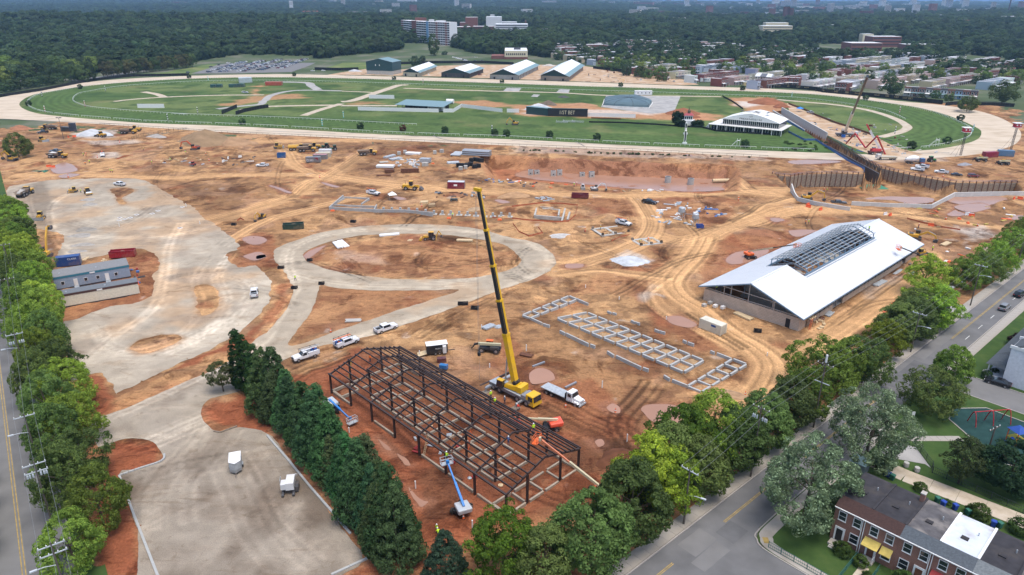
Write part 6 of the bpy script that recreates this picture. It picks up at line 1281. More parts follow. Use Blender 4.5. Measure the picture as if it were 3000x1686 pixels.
bb=thing('stone_block','long buff stone building rising from distant woods','building',(0,0,0));block(bb,'V',600,262,822,30,17,'cream',3,z0=6);block(bb,'V',620,245,790,20,20,'cream',0,z0=6)
lb=thing('long_house','long grey-roofed low building behind the office block','building',(0,0,0));block(lb,'U',1360,350,1530,15,6,'farbrick',1)
for v,x0,y0,x1,lab in(('U',1690,408,1790,'red-brick terrace block with dark roof left of the tan terraces'),('U',1800,420,1910,'red-brick terrace block with yellow awning'),('U',1620,445,1780,'low red-brick block with long brown roof'),('U',1835,385,1980,'red-brick terrace block below the pale house')):
 t=thing('brick_block',lab,'building',(0,0,0));block(t,v,x0,y0,x1,12,9,'farbrick',0)
for v,x0,y0,x1,lab,c in(('Z',30,620,235,'white site cabin nearest the red-brick corner house',(.6,.61,.6)),('Z',240,650,497,'long white site cabin below the red-brick shop',(.6,.61,.6)),('Z',820,705,1010,'tan storage container beside the far turn of the track',(.50,.40,.20)),('U',2215,722,2345,'white parked trailer on the infield by the tarpaulin mound',(.66,.66,.66))):
 a,b2=g(v,x0,y0),g(v,x1,y0);L=dist(a,b2);t=thing('site_cabin',lab,'cabin',(a[0],a[1],.03));mb('coat').box(0,L,0,4,.3,3.6).B('wall',t,color=c);mb('whitew').box(-.1,L+.1,-.1,4.1,3.6,3.75).B('roof',t);mb('dkmetal').box(.2,L-.2,.3,3.7,0,.3).B('skid',t)
 for k in range(4):mb('glass').box(L*(.15+.22*k),L*(.15+.22*k)+.8,-.03,0,1.6,2.5).B('window',t)
rr=random.Random(5)
def fmesh(w,d,h,m,nb_):
 b=mb(m).box(-w/2,w/2,-d/2,d/2,-20,h);b.mat('winband')
 for k in range(nb_):z=h*(k+.35)/nb_;b.box(-w/2+1,w/2-1,-d/2-.15,-d/2-.02,z,z+h/nb_*.4)
 b.mat('roofrand').box(-w/2+.6,w/2-.6,-d/2+.6,d/2-.6,h,h+.6);return b.mesh('building')
rand_mat('citywall',[(.56,.54,.50),(.25,.11,.085),(.62,.62,.62),(.42,.36,.30),(.66,.66,.68),(.30,.13,.10),(.50,.48,.46),(.36,.36,.38)])
FM=[fmesh(30,20,9,'citywall',2),fmesh(60,30,8,'citywall',2),fmesh(22,22,38,'citywall',9),fmesh(40,18,24,'citywall',6),fmesh(90,40,12,'citywall',2),fmesh(14,12,7,'citywall',1)]
n=0
while n<240:
 y=1700*(7.0**rr.random());u=rr.uniform(-.28,.74) if rr.random()<.85 else rr.uniform(-.7,.1);x=u*y
 if u<.15 and rr.random()<.7:continue
 if y<2200 and u<.2:continue
 k=rr.choice([0,0,1,1,4,5,5,5]+([2,3] if y>2600 else[]));o=link('city_building',FM[k]);o.location=(x,y,float(hill(x,y))+rr.uniform(4,9)+(6 if y>4000 else 0));o.rotation_euler.z=rr.uniform(-.5,.5);s=1+.5*(y>5000);o.scale=(s,s,s)
 kd={0:'low',1:'long low',4:'wide pale-roofed',5:'small',2:'tall tower-like',3:'slab-like'}[k];tag(o,f'{kd} building in the hazy distant city','building',f'{kd} buildings in the distant city');n+=1
for x,y,Y0,w_,h_,lab in((205,75,3300,26,52,'tall brown apartment block beside distant flats'),(475,90,3000,30,34,'broad brown block in the distant city'),(785,128,2300,14,50,'left of two slim red-brick towers in the distance'),(812,128,2300,16,46,'right and wider of two slim red-brick towers'),(1390,130,2600,40,34,'cluster block of dark brick flats in the far city'),(1500,130,2600,50,26,'long dark brick flats in the far city')):
 p=g('V',x,y);k_=Y0/p[1] if p[1]>Y0 else 1;p=(p[0]*k_,p[1]*k_);t=thing('brick_tower',lab,'building',(p[0],p[1],float(hill(*p))-4));mb('farbrick').box(-w_/2,w_/2,0,18,-10,h_).B('wall',t)
 for f in range(int(h_/3.5)):mb('winband').box(-w_/2+1,w_/2-1,-.2,-.02,4+f*3.5,5.6+f*3.5).B('ribbon_window',t)
for x,y,Y0,lab,c in((1968,100,2600,'dark lattice radio mast nearest the distant flats',(.10,.06,.06)),(2170,108,2600,'dark radio mast between the two others',(.10,.10,.13)),(2410,118,2600,'red radio mast on the wooded ridge',(.42,.10,.10))):
 p=(((2000+x/2.576)-1500)/FPX*Y0*1.07,Y0);t=thing('radio_mast',lab,'mast',(p[0],p[1],float(hill(*p))));b=mb('coat');sl={1968:.14,2170:.10,2410:.16}[x]
 b.tube((0,0,0),(0,0,230),2.6,1.4,4);b.B('lattice',t,color=c)
p=(((2576*0+900)-1500)/FPX*3600,3600);t=thing('church_tower','pale square church tower above the far woods','tower',(p[0],p[1],float(hill(*p))));mb('hospwhite').box(-7,7,-7,7,-5,48).B('wall',t);[mb('winband').box(a_-1,a_+1,-7.1,-7.01,30,42).B('louvre',t) for a_ in(-3,3)]
p=(((945)-1500)/FPX*3000,3000);t=thing('red_roof_hall','long red-roofed hall among far trees','building',(p[0],p[1],float(hill(*p))+6));mb('coat').box(-38,38,0,20,-10,8).B('wall',t,color=(.5,.4,.35));mb('coat').taper(-39,39,-1,21,8,14,4,4,9).B('roof',t,color=(.36,.10,.06))
cm=mb('carrand');cm.hexa([(-2.25,-.9,.3),(2.25,-.9,.3),(2.25,.9,.3),(-2.25,.9,.3),(-2.25,-.85,.85),(2.2,-.8,.8),(2.2,.8,.8),(-2.25,.85,.85)]);cm.taper(-1.9,1.0,-.82,.82,.85,1.42,.35,.7,.12);cm.mat('glass').taper(-1.8,1.2,-.84,.84,.9,1.32,.4,.75,.1);cm.mat('tyre')
for x in(-1.4,1.4):
 for y in(-.86,.7):cm.tube((x,y,.32),(x,y+.16,.32),.32,n=8)
CARM=cm.mesh('car');nc=0
def tinycar(p,an,label,group,z=.05):
 global nc;nc+=1;o=link('parked_car',CARM);o.location=(p[0],p[1],z);o.rotation_euler.z=an;return tag(o,label,'car',group)
for x0,y0,x1,y1 in((600,405,1130,255),(730,438,1480,232),(1070,430,1770,212),(1390,412,1930,240),(1750,378,2220,205)):
 a,b2=g('X',x0,y0),g('X',x1,y1);L=dist(a,b2);an=atan2(b2[1]-a[1],b2[0]-a[0])
 for s in(0,1):
  for i in range(int(L/3.5)):
   if rr.random()<.28:continue
   q=(a[0]+cos(an)*3.5*i-sin(an)*5.4*s,a[1]+sin(an)*3.5*i+cos(an)*5.4*s);tinycar(q,an+math.pi/2+(math.pi if rr.random()<.3 else 0),'car parked in a double row of the far car park','cars in the far car park')
for x,y in((420,440),(450,445),(490,440),(70,455),(480,355),(620,320),(790,285),(1080,810),(1110,820)):tinycar(g('X',x,y),rr.uniform(0,3),'car parked apart from the rows at the far car park edge','stray cars at the far car park')
for k in range(9):tinycar(g('Y',1020+k*28,800+k*6.5),R(70),'car parked beside the lawn of the office block','cars by the office block')
for x,y in((1210,855),(1385,860),(1400,800),(1500,855),(100,750),(160,755),(330,740),(400,700),(430,705),(500,705)):tinycar(g('Y',x,y),rr.uniform(-.3,.3),'car standing near the apartment tower lawn','cars near the apartment tower')
for x,y in((420,525),(1045,570),(2360,540),(2440,538),(2455,530)):tinycar(g('U' if x<2000 else 'T',x,y),rr.uniform(-.3,.3),'vehicle parked in the dirt yard by the white-roofed barns','vehicles by the white-roofed barns')
print('cars',nc)
VW['O']=(0,1000,2.11)
def rxy(x,y):dx,dy=x-RK[0],y-RK[1];return(dx*RD[0]+dy*RD[1],dx*RN[0]+dy*RN[1])
T0=-RWID-.25
sheet('lawn',[rs(11,T0),rs(78.5,T0),rs(78.5,-75),rs(7.5,-75),rs(7.4,-10.5),rs(8.5,-8.2)],(),.05,'lawn');sheet('lawn',[rs(87.2,T0),rs(215,T0),rs(215,-70),rs(87.2,-70)],(),.05,'lawn')
sheet('street',[rs(78.5,-RWID+.002),rs(87.2,-RWID+.002),rs(87.2,-90),rs(78.5,-90)],(),.002,'asphaltpale');sheet('street',[rs(-40,-RWID+.002),rs(11,-RWID+.002),rs(8.3,-8.1),rs(7.3,-10.5),rs(7.4,-80),rs(-40,-80)],(),.002,'asphalt')
kerb_run('kerb',[rs(78.4,-9),rs(78.4,-60)],.2,.12,3,'kerbstone');kerb_run('kerb',[rs(87.3,-9),rs(87.3,-60)],.2,.12,3,'kerbstone')
kerb_run('kerb',crom([rs(27,T0+.1),rs(11,T0),rs(8.4,-8.2),rs(7.3,-10.6),rs(7.4,-20),rs(7.4,-40)],False,4),.2,.12,2.0,'kerbstone')
pv_=crom([rs(26,T0-1.1),rs(12,T0-1.2),rs(9.6,-9.1),rs(8.5,-11.0),rs(8.5,-20),rs(8.5,-40)],False,4)
sheet('pavement',strip_poly(pv_,1.9),(),.11,'sidewalk');sheet('tactile_pad',[rs(8.4,-9.4),rs(9.3,-8.5),rs(9.9,-9.1),rs(9.0,-10.0)],(),.125,'yellowline')
slabs('walk',lambda s,t:(73.1+s,108.7+t),0,11,1.4,-.8,.8,'sidewalk',.09)
ramp_mat('safety',[(.3,(.014,.038,.036)),(.5,(.018,.050,.047)),(.7,(.024,.062,.058))],.6,6)
PG=[(87.5,118.9),(94.0,119.1),(99,113.0),(104,104),(96,96),(85,101.4),(85.0,104.5),(84.3,115.2)];sheet('play_surface',PG,(),.10,'safety');kerb_run('play_kerb',PG+[PG[0]],.2,.16,3,'sidewalk')
AL=[(62.5,101.8),(66.4,97.4),(78.1,86.9),(90,76)];ALs=resample(AL,3.6)
al=bpy.data.objects.new('alley',None);COL.objects.link(al);structure(al)
for a,b_ in zip(ALs[:-1],ALs[1:]):
 L=dist(a,b_);o=mb('path').box(.02,L-.02,-1.9,1.9,0,.12).B('slab',al);o.location=((a[0]+.72*.6),a[1]+.69*.6,rnd.uniform(-.02,.01));o.rotation_euler.z=atan2(b_[1]-a[1],b_[0]-a[0])+rnd.uniform(-.01,.01)
sheet('concrete_yard',[(65,103.5),(72,101),(72.4,99.9),(73,106),(69.5,108)],(),.085,'pavegrey')
fence(None,None,1.3,'wirefence' if 'wirefence' in MATS else mk('wirefence',(.03,.04,.035),rough=.7),'dark iron fence between the alley and the playground lawn',world=[(73.1,106.5),(72.6,100.0),(71.9,98.6),(80.5,88.4),(90,80)],thick=.03,pl=2.2,z=.05)
HX=(.69,-.7238);HA=atan2(HX[1],HX[0]);H0=(49.0-.2,82.2-.2);HWd=4.45
brick_mat('frontbrick',(.24,.082,.050),(.19,.062,.040),(.27,.19,.15),4.4,.5,.17)
mk('shingle_brown',(.050,.026,.022),rough=.9,var=.25,scale=4);mk('shingle_slate',(.075,.088,.10),rough=.9,var=.25,scale=4);mk('shingle_pale',(.14,.155,.16),rough=.9,var=.25,scale=4)
mk('tarblack',(.028,.026,.03),rough=.8,var=.35,scale=.8,dirt=((.10,.085,.07),.5));mk('targrey',(.085,.08,.082),rough=.85,var=.35,scale=1.0,dirt=((.28,.25,.22),.7));mk('tarwhite',(.52,.56,.62),rough=.7,var=.1,scale=.7,dirt=((.26,.19,.14),.65));mk('awnyellow',(.50,.38,.09),rough=.7,var=.3,scale=1.2,dirt=((.16,.12,.05),.6));mk('awnred',(.28,.03,.03),rough=.7)
HSPEC=[('shingle_brown','tarblack','end brick rowhouse with brown mansard half hidden by the silver maple'),('shingle_brown','tarblack','brick rowhouse with yellow awnings over door and window'),('shingle_slate','targrey','brick rowhouse with slate mansard and weathered grey roof'),('shingle_slate','tarwhite','brick rowhouse with flat white-painted roof and red awning'),('shingle_pale','tarblack','brick rowhouse with pale slate mansard beside the white-roofed one'),('shingle_pale','targrey','brick rowhouse furthest from the silver maple')]
def hwin(t,x,z,w=.95,h=1.35):
 f=mb('white');f.box(x-w/2-.1,x+w/2+.1,-.08,-.004,z-.12,z+h+.1);o=f.B('window',t);mb('glass').box(x-w/2,x+w/2,-.1,-.08,z,z+h).B('pane',o);mb('white').box(x-w/2,x+w/2,-.115,-.1,z+h/2-.03,z+h/2+.03).B('glazing_bar',o);mb('white').box(x-w/2-.15,x+w/2+.15,-.16,-.082,z-.17,z-.122).B('sill',o)
for i,(sh,rf,lab) in enumerate(HSPEC):
 s0=-1.5+HWd*i;p=(H0[0]+HX[0]*s0,H0[1]+HX[1]*s0);t=thing('brick_rowhouse',lab,'house',(p[0],p[1],.03),HA);w=HWd;D=10.4
 mb('frontbrick').box(.005,w-.005,0,D,-.2,6.2).B('wall',t)
 mb(sh).hexa([(.004,-.35,6.06),(w-.004,-.35,6.06),(w-.004,1.5,6.06),(.004,1.5,6.06),(.004,-.35,6.2),(w-.004,-.35,6.2),(w-.004,1.5,7.15),(.004,1.5,7.15)]).B('mansard',t)
 r=mb(rf).hexa([(.004,1.502,6.21),(w-.004,1.502,6.21),(w-.004,D+.2,6.21),(.004,D+.2,6.21),(.004,1.502,7.0),(w-.004,1.502,7.0),(w-.004,D+.2,6.45),(.004,D+.2,6.45)]).B('roof',t)
 mb('white' if i in(2,3) else 'tarblack').hexa([(w-.16,1.5,6.5),(w+.16,1.5,6.5),(w+.16,D+.2,6.2),(w-.16,D+.2,6.2),(w-.16,1.5,7.22),(w+.16,1.5,7.22),(w+.16,D+.2,6.68),(w-.16,D+.2,6.68)]).B('parapet',t)
 mb('white').bar((0.004,-.42,6.1),(w-.004,-.42,6.1),.12,.14).B('gutter',t);mb('tarblack').box(w*.35,w*.35+.9,4.5,5.2,6.6,7.0).B('roof_hatch',t);mb('galv').tube((w*.7,7,6.4),(w*.7,7,7.2),.08).B('vent_pipe',t)
 hwin(t,w*.27,4.1);hwin(t,w*.74,4.1)
 dx,wx=(w*.28,w*.74) if i in(0,3) else(w*.3,w*.75)
 if i==2:dx,wx=w*.72,w*.27
 hwin(t,wx,1.2,1.1,1.4)
 d=mb('white').box(dx-.72,dx+.72,-.14,-.004,.35,2.75).B('door_surround',t);mb('black' if i==0 else 'rust').box(dx-.45,dx+.45,-.18,-.14,.4,2.45).B('door',t)
 mb('concrete').box(dx-.9,dx+.9,-1.5,-.2,-.1,.35).B('stoop',t);st=mb('concrete');[st.box(dx-.6,dx+.6,-1.5-.3*(k+1),-1.5-.3*k,-.1,.35-.12*(k+1)) for k in range(3)];st.B('steps',t)
 if i in(1,3):
  m_='awnyellow' if i==1 else 'awnred';mb(m_).hexa([(dx-1.1,-1.5,2.75),(dx+1.1,-1.5,2.75),(dx+1.1,-.01,3.3),(dx-1.1,-.01,3.3),(dx-1.1,-1.5,2.82),(dx+1.1,-1.5,2.82),(dx+1.1,-.01,3.38),(dx-1.1,-.01,3.38)]).B('awning',t)
  if i==1:mb(m_).hexa([(wx-.75,-1.0,2.35),(wx+.75,-1.0,2.35),(wx+.75,-.01,3.1),(wx-.75,-.01,3.1),(wx-.75,-1.0,2.42),(wx+.75,-1.0,2.42),(wx+.75,-.01,3.17),(wx-.75,-.01,3.17)]).B('awning',t)
  rl=mb('white');[rl.bar((dx+.8,-1.5+k*.3,.35),(dx+.8,-1.5+k*.3,1.2),.04) for k in range(5)];rl.bar((dx+.8,-1.5,1.2),(dx+.8,-.25,1.2),.06);rl.B('railing',t)
 for x in((.12,w-.12) if i in(0,2) else()):mb('white').tube((w-.15 if x>1 else w-.45,-.12,0),(w-.15 if x>1 else w-.45,-.12,6.1),.06).B('downpipe',t)
 if i in(1,4):mb('frontbrick').box(w-.7,w-.1,D-1.2,D-.4,5,7.8).B('chimney',t);mb('concrete').box(w-.75,w-.05,D-1.25,D-.35,7.8,7.95).B('chimney_cap',t)
def hloc(x,y):return(H0[0]+HX[0]*x-HX[1]*y,H0[1]+HX[1]*x+HX[0]*y)
pts_=[(-4.6,-9.5),(-4.6,-1),(3.1,-9.5),(3.1,-1.2),(7.5,-9.5),(7.5,-1.2),(11.9,-9),(11.9,-1.2)]
mk('greenfence',(.03,.12,.10),rough=.7)
for k,(a,b_) in enumerate((((-6.8,-8.6),(3.0,-8.7)),((3.0,-8.7),(3.0,-1.2)),((6.2,-8.7),(6.2,-1.5)),((11.6,-8.7),(11.6,-1.5)))):
 fence(None,None,1.1,'greenfence',['green mesh fence along the pavement under the silver maple','green mesh fence beside the first garden path','green mesh fence beside the second garden path','green mesh fence right of the yellow awnings'][k],world=[hloc(*a),hloc(*b_)],thick=.03,pl=2.0,z=.05)
for x0,w in((4.0,1.2),(8.4,1.1)):sheet('garden_path',[hloc(x0,-9),hloc(x0+w,-9),hloc(x0+w,-2.2),hloc(x0,-2.2)],(),.08,'path')
for x,y,r_,lab in((3.9,-2.4,.9,'clipped round shrub by the barred door'),(5.6,-4.2,.6,'small round shrub beside the yellow-awning steps'),(8.2,-3.8,.8,'round clipped shrub below the small yellow awning'),(9.6,-2.2,1.3,'leafy shrub under the small yellow awning'),(1.2,-2.2,1.1,'shrub against the end house wall'),(10.5,-5,.7,'low shrub in the garden right of the awnings')):
 bush(hloc(x,y),r_,(.085,.15,.03),lab,None,h=r_*1.8,name='shrub',z=.05)
def bin_(p,c,lab):
 t=thing('wheelie_bin',lab,'bin',(p[0],p[1],.1),rnd.uniform(0,1));mb('coat').hexa([(-.24,-.28,.06),(.24,-.28,.06),(.24,.28,.06),(-.24,.28,.06),(-.32,-.36,1.0),(.32,-.36,1.0),(.32,.36,1.0),(-.32,.36,1.0)]).B('body',t,color=c);mb('coat').hexa([(-.35,-.4,1.0),(.35,-.4,1.0),(.35,.4,1.0),(-.35,.4,1.0),(-.3,-.3,1.1),(.3,-.3,1.1),(.3,.3,1.1),(-.3,.3,1.1)]).B('lid',t,color=c)
 for s in(-.25,.25):mb('tyre').tube((s,.3,.12),(s+.06,.3,.12),.12).B('wheel',t)
BLU,GRN=(.02,.06,.32),(.03,.13,.09)
for x,y,c,lab in((920,690,BLU,'blue wheelie bin behind the end brick house'),(955,715,GRN,'green wheelie bin beside a blue one behind the end house'),(1345,920,BLU,'blue wheelie bin behind the grey-roofed house'),(1437,945,BLU,'blue wheelie bin nearest the white-roofed house back wall'),(1732,1075,BLU,'blue wheelie bin beside the far brick chimney'),(1780,1085,GRN,'green wheelie bin beside the far brick chimney'),(1535,985,GRN,'green bin behind the white-roofed house'),(1300,890,GRN,'small green bin at the brick chimney foot')):
 bin_(g('L',x,y),c,lab)
for x,y,lab in((1062,612,'concrete drum stool on the paved yard nearest the shed'),(1145,650,'concrete drum stool on the paved yard by the iron fence')):
 p=g('L',x,y);t=thing('concrete_drum',lab,'drum',(p[0],p[1],.08));mb('concrete').lathe([(.42,0),(.45,.1),(.45,.8),(.4,.86)],14).B('drum',t)
p=g('L',700,640);t=thing('garden_shed','little grey shed behind the end brick house','shed',(p[0],p[1],.05),HA);mb('coat').box(-1.2,1.2,-1.2,1.2,0,2.0).B('wall',t,color=(.2,.22,.23));mb('greenroof').taper(-1.4,1.4,-1.4,1.4,2.0,2.9,.1,.1,1.2).B('roof',t)
for x,y,r_ in((880,640,1.2),(840,610,1.0),(1170,800,.9),(1620,1000,1.3),(1930,1120,1.4),(1380,900,.5),(1560,975,.8)):bush(g('L',x,y),r_,(.075,.13,.03),'leafy bush growing behind the brick rowhouses','bushes behind the brick rowhouses',h=r_*1.7,name='shrub',z=.05)
t=thing('swing_frame','red arched swing frame on the dark green play surface','swing',(87.6,113.4,.1),.12);
for x in(0,3.6,7.2):
 for y in(-1.1,1.1):
  pr=mb('coat');pr_=[(x,y*(1-k/5),2.7*sin(k/5*math.pi/2)) for k in range(6)];[pr.tube(a,b_,.09,n=6) for a,b_ in zip(pr_[:-1],pr_[1:])];pr.B('leg',t,color=(.35,.02,.03))
mb('coat').tube((0,0,2.7),(7.2,0,2.7),.09).B('top_bar',t,color=(.35,.02,.03))
for x in(1.2,2.4,4.8,6):s=mb('dkmetal');s.bar((x,0,2.7),(x,0,.6),.03);s.B('chain',t);mb('black').box(x-.22,x+.22,-.1,.1,.55,.62).B('seat',t)
p=g('L',1900,440);t=thing('play_set','play structure with blue tube slide and orange posts','play equipment',(p[0],p[1],.1),.2)
for x in(-1,1):
 for y in(-1,1):mb('orange').tube((x,y,0),(x,y,3),.09).B('post',t)
mb('coat').box(-1.1,1.1,-1.1,1.1,1.3,1.42).B('deck',t,color=(.5,.4,.05));mb('coat').taper(-1.3,1.3,-1.3,1.3,3,3.9,1.1,1.1,1.1).B('roof',t,color=(.02,.07,.3));sl=mb('coat')
for k in range(6):sl.tube((-1-k*.55,-.3,1.5-.24*k),(-1.6-k*.55,-.3,1.28-.24*k),.42,n=10)
sl.B('tube_slide',t,color=(.01,.06,.3))
p=g('L',1105,270);t=thing('park_sign','white park notice on a thin post by the walk','sign',(p[0],p[1],.05));mb('dkmetal').tube((0,0,0),(0,0,2.4),.04).B('post',t);mb('white').box(-.3,.3,-.05,-.02,1.5,2.4).B('panel',t)
WA=atan2(RD[1],RD[0]);ws=88.8
for k,(c,lab) in enumerate((((.62,.63,.66),'end terrace house with big white painted side wall'),((.40,.40,.42),'grey terrace house second from the white side wall'),((.5,.5,.5),'pale terrace house third from the white side wall'),((.3,.12,.09),'brick terrace house fourth from the white side wall'),((.55,.52,.48),'cream terrace house fifth from the white side wall'))):
 o0=rs(ws+k*6.2,-17.4);t=thing('terrace_house',lab,'house',(o0[0],o0[1],.03),WA)
 mb('blockwhite' if k==0 and 'blockwhite' in MATS else 'coat').box(.01,6.19,-13,0,-.2,8.4).B('wall',t,color=c);mb('shingle_slate').hexa([(-.05,-1.6,8.4),(6.25,-1.6,8.4),(6.25,.3,8.2),(-.05,.3,8.2),(-.05,-1.6,9.3),(6.25,-1.6,9.3),(6.25,-1.5,9.3),(-.05,-1.5,9.3)]).B('mansard',t)
 mb('shingle_slate' if k!=2 else 'targrey').box(.02,6.18,-13,-1.6,8.4,8.7).B('roof',t);mb('white').box(-.12,.12,-13,.3,8.3,8.95).B('parapet',t)
 mb('coat').box(.3,5.9,.02,3.2,-.2,.9).B('porch_floor',t,color=(.55,.55,.57));mb('shingle_slate').hexa([(.0,.02,3.3),(6.1,.02,3.3),(6.1,3.6,3.3),(0,3.6,3.3),(.6,.02,4.4),(5.5,.02,4.4),(5.2,1.6,4.4),(.9,1.6,4.4)]).B('porch_roof',t)
 for x in(.5,5.5):mb('white').box(x,x+.22,2.9,3.12,.9,3.3).B('porch_post',t)
 for x in(1.5,4.5):hw=mb('white').box(x-.6,x+.6,.004,.08,4.9,6.8).B('window',t);mb('glass').box(x-.48,x+.48,.08,.1,5.0,6.7).B('pane',hw)
 mb('whitew').box(2.6,3.6,.004,.1,.9,3.0).B('door',t);st=mb('concrete');[st.box(2.4,3.8,3.2+.3*q,3.5+.3*q,-.1,.9-.2*(q+1)) for q in range(4)];st.B('steps',t)
 sheet('garden_path',[rs(ws+k*6.2+2.6,T0-2.1),rs(ws+k*6.2+3.7,T0-2.1),rs(ws+k*6.2+3.7,-13.0),rs(ws+k*6.2+2.6,-13.0)],(),.08,'sidewalk') if False else None
for s_,t_,r_,lab in((86.8,-14.6,.9,'round shrub at the corner lawn by the side street'),(89.6,-15.2,.8,'dark shrub in the white house garden'),(99,-14.2,1.0,'round shrub in the second terrace garden'),(101,-15.8,.9,'dark shrub beside the second terrace porch'),(109,-14,1.6,'purple-leaved bush beyond the terrace porches')):
 bush(rs(s_+2,t_),r_,(.05,.09,.03) if 'purple' not in lab else(.06,.03,.03),lab,None,h=r_*1.9,name='shrub',z=.05)
fence(None,None,2.0,'scrim','black screen fence along the sidewalk between the site and street',world=[rs(62,4.6),rs(75,4.4),rs(84,4.2)],pl=2.5,z=.02);fence(None,None,2.0,'scrim','black screen fence at the site gate by the pole',world=[rs(103,5),rs(113,4.2),rs(123,4.0)],pl=2.5,z=.02);sheet('driveway',rpoly(97,103,.1,6),(),.125,'asphaltpale');sheet('driveway',rpoly(120,127,.3,5.5),(),.13,'pavegrey')
kerb_run('lot_kerb',crom(gl('I',(1268,515),(1265,550),(1220,580),(1080,625),(920,680)),False,4)+gl('I',(1040,1000),(1215,1448),(1300,1600)),.35,.22,2.4,'concrete_new');kerb_run('lot_kerb',gl('J',(85,370),(260,575),(420,770),(560,930),(730,1130)),.35,.22,2.4,'concrete_new');kerb_run('lot_kerb',gl('J',(580,1448),(860,1320)),.35,.22,2.4,'concrete_new');kerb_run('lot_kerb',gl('I',(1650,340),(1700,348),(1830,300)),.3,.2,1.5,'oldwood')
mk('polewood',(.10,.085,.07),rough=.9,var=.3,scale=2);mk('wire',(.20,.21,.22),rough=.5);mk('lampgrey',(.45,.48,.50),rough=.4)
def arm_lamp(t,z,ang,L=2.2):
 c,s=cos(ang),sin(ang);b=mb('lampgrey');b.tube((0,0,z),(c*L*.6,s*L*.6,z+.35),.05);b.tube((c*L*.6,s*L*.6,z+.35),(c*L,s*L,z+.38),.05);b.B('lamp_arm',t);mb('lampgrey').rbox(c*(L+.3),s*(L+.3),z+.3,.8,.28,.16,ang).B('lamp_head',t)
def upole(p,h,ang,label,arms=1,lamp=None,pots=False,extra=None):
 t=thing('utility_pole',label,'pole',(p[0],p[1],0));mb('polewood').tube((0,0,-.3),(0,0,h),.17,.11,8).B('post',t);c,s=cos(ang),sin(ang);hits=[]
 for k in range(arms):
  z=h-.5-k*1.3;w=1.5;mb('lampgrey' if arms>1 or lamp else 'polewood').bar((-c*w,-s*w,z),(c*w,s*w,z),.11,.14).B('crossarm',t)
  for u in(-1.4,-.5,.5,1.4):mb('white').lathe([(.05,0),(.09,.1),(.05,.25)],6,(c*u,s*u,z+.07)).B('insulator',t)
 if pots:
  for u in(-1.2,-.9,-.5,.5,.9,1.2):mb('lampgrey').lathe([(.12,0),(.14,.1),(.14,.5),(.05,.7)],8,(c*u,s*u,h-2.6)).B('cutout',t)
 if lamp:arm_lamp(t,h-lamp[0],lamp[1])
 if extra:extra(t,h)
 return[(p[0]+c*u,p[1]+s*u,h-.25) for u in(-1.4,0,1.4)]
def wires(A,B,lab,grp):
 for a,b_ in zip(A,B):
  w=mb('wire');n=8;L=dist(a,b_);prev=None
  for k in range(n+1):
   t=k/n;q=(a[0]+(b_[0]-a[0])*t,a[1]+(b_[1]-a[1])*t,a[2]+(b_[2]-a[2])*t-4*t*(1-t)*L*.012)
   if prev:w.tube(prev,q,.016,n=4,caps=False)
   prev=q
  tag(w.build('power_line'),lab,'wire',grp)
LH=12.;LA=atan2(LN[1],LN[0]);prev=None
lsp=[('O',310,1245,True,False),('O',205,745,False,True),('O',145,450,True,False),('E',105,985,True,True),('E',50,562,False,False),('E',22,300,False,False)]
LABP=['double-armed utility pole nearest the concrete kerb end','utility pole carrying a cluster of grey cut-outs','utility pole leaning over the street with lamp','utility pole with transformer beside the gravel lot trees','utility pole beside the office trailers','utility pole by the tracked excavator']
for i,(v,x,y,lp,pots) in enumerate(lsp):
 p=g(v,x,y,LH);c=upole(p,LH,LA,LABP[i],2 if i in(0,1) else 1,(3.6,LA+math.pi) if lp else None,pots)
 if prev:wires(prev,c,'thin power line strung over the left row of trees','power lines over the left trees')
 elif i==0:wires(c,[(q[0]-LD[0]*30,q[1]-LD[1]*30,q[2]) for q in c],'thin power line strung over the left row of trees','power lines over the left trees')
 prev=c
RPA=atan2(RN[1],RN[0])
def cell(t,h):mb('whitew').lathe([(.18,0),(.2,.1),(.2,1.5),(.1,1.6)],8,(0,0,h)).B('antenna',t);b=mb('lampgrey');b.bar((-1.4*RN[0],-1.4*RN[1],h-4.2),(1.4*RN[0],1.4*RN[1],h-4.2),.12);b.B('lower_crossarm',t)
rp=[((24.1+2.4,88.8-2.8),hgt,'utility pole with slanted arms and street lamp among pear trees',(5.0,RPA+math.pi+.3),False,None,10.5),((40.5,97.6),None,'utility pole crowded with grey cut-outs above the green trees',None,True,None,None),((57.0,112.3),None,'tall bare utility pole with white antenna on top',None,False,cell,None),((91.5,142.9),None,'utility pole with street lamp and white traffic arm',(3.5,RPA+math.pi),False,None,None),((121.2,169.3),None,'utility pole with lamp by the site gate',(3.2,RPA+math.pi),False,None,None),((151.7,196.8),None,'utility pole furthest up the sloping street',None,False,None,None)]
HTS=[10.5,hgt('K',1840,690,1895,100),hgt('L',350,310,460,-255),hgt('N',1100,1140,1180,828),hgt('N',1560,780,1622,458),hgt('N',1915,495,1978,232)]
prev=None
for(p,_,lab,lamp,pots,ex,_h),hh in zip(rp,HTS):
 hh=max(8.5,min(14,hh));c=upole(p,hh,RPA,lab,1,lamp,pots,ex)
 if prev:wires(prev,c,'thin power line along the sloping street','power lines along the sloping street')
 prev=c
p=g('L',1650,640);upole(p,9,.5,'thin leaning wooden pole in the playground lawn',1)
def wheel(par,x,y,r,w,rimr=.55,name='wheel'):
 key=('wheel',r,w,rimr)
 if key not in MCACHE:b=mb('tyre');b.tube((0,-w/2,0),(0,w/2,0),r,n=14);b.mat('rim').tube((0,-w/2-.02,0),(0,w/2+.02,0),r*rimr,n=10);MCACHE[key]=b.mesh('wheel')
 o=link(name,MCACHE[key],par);o.location=(x,y,r);return o
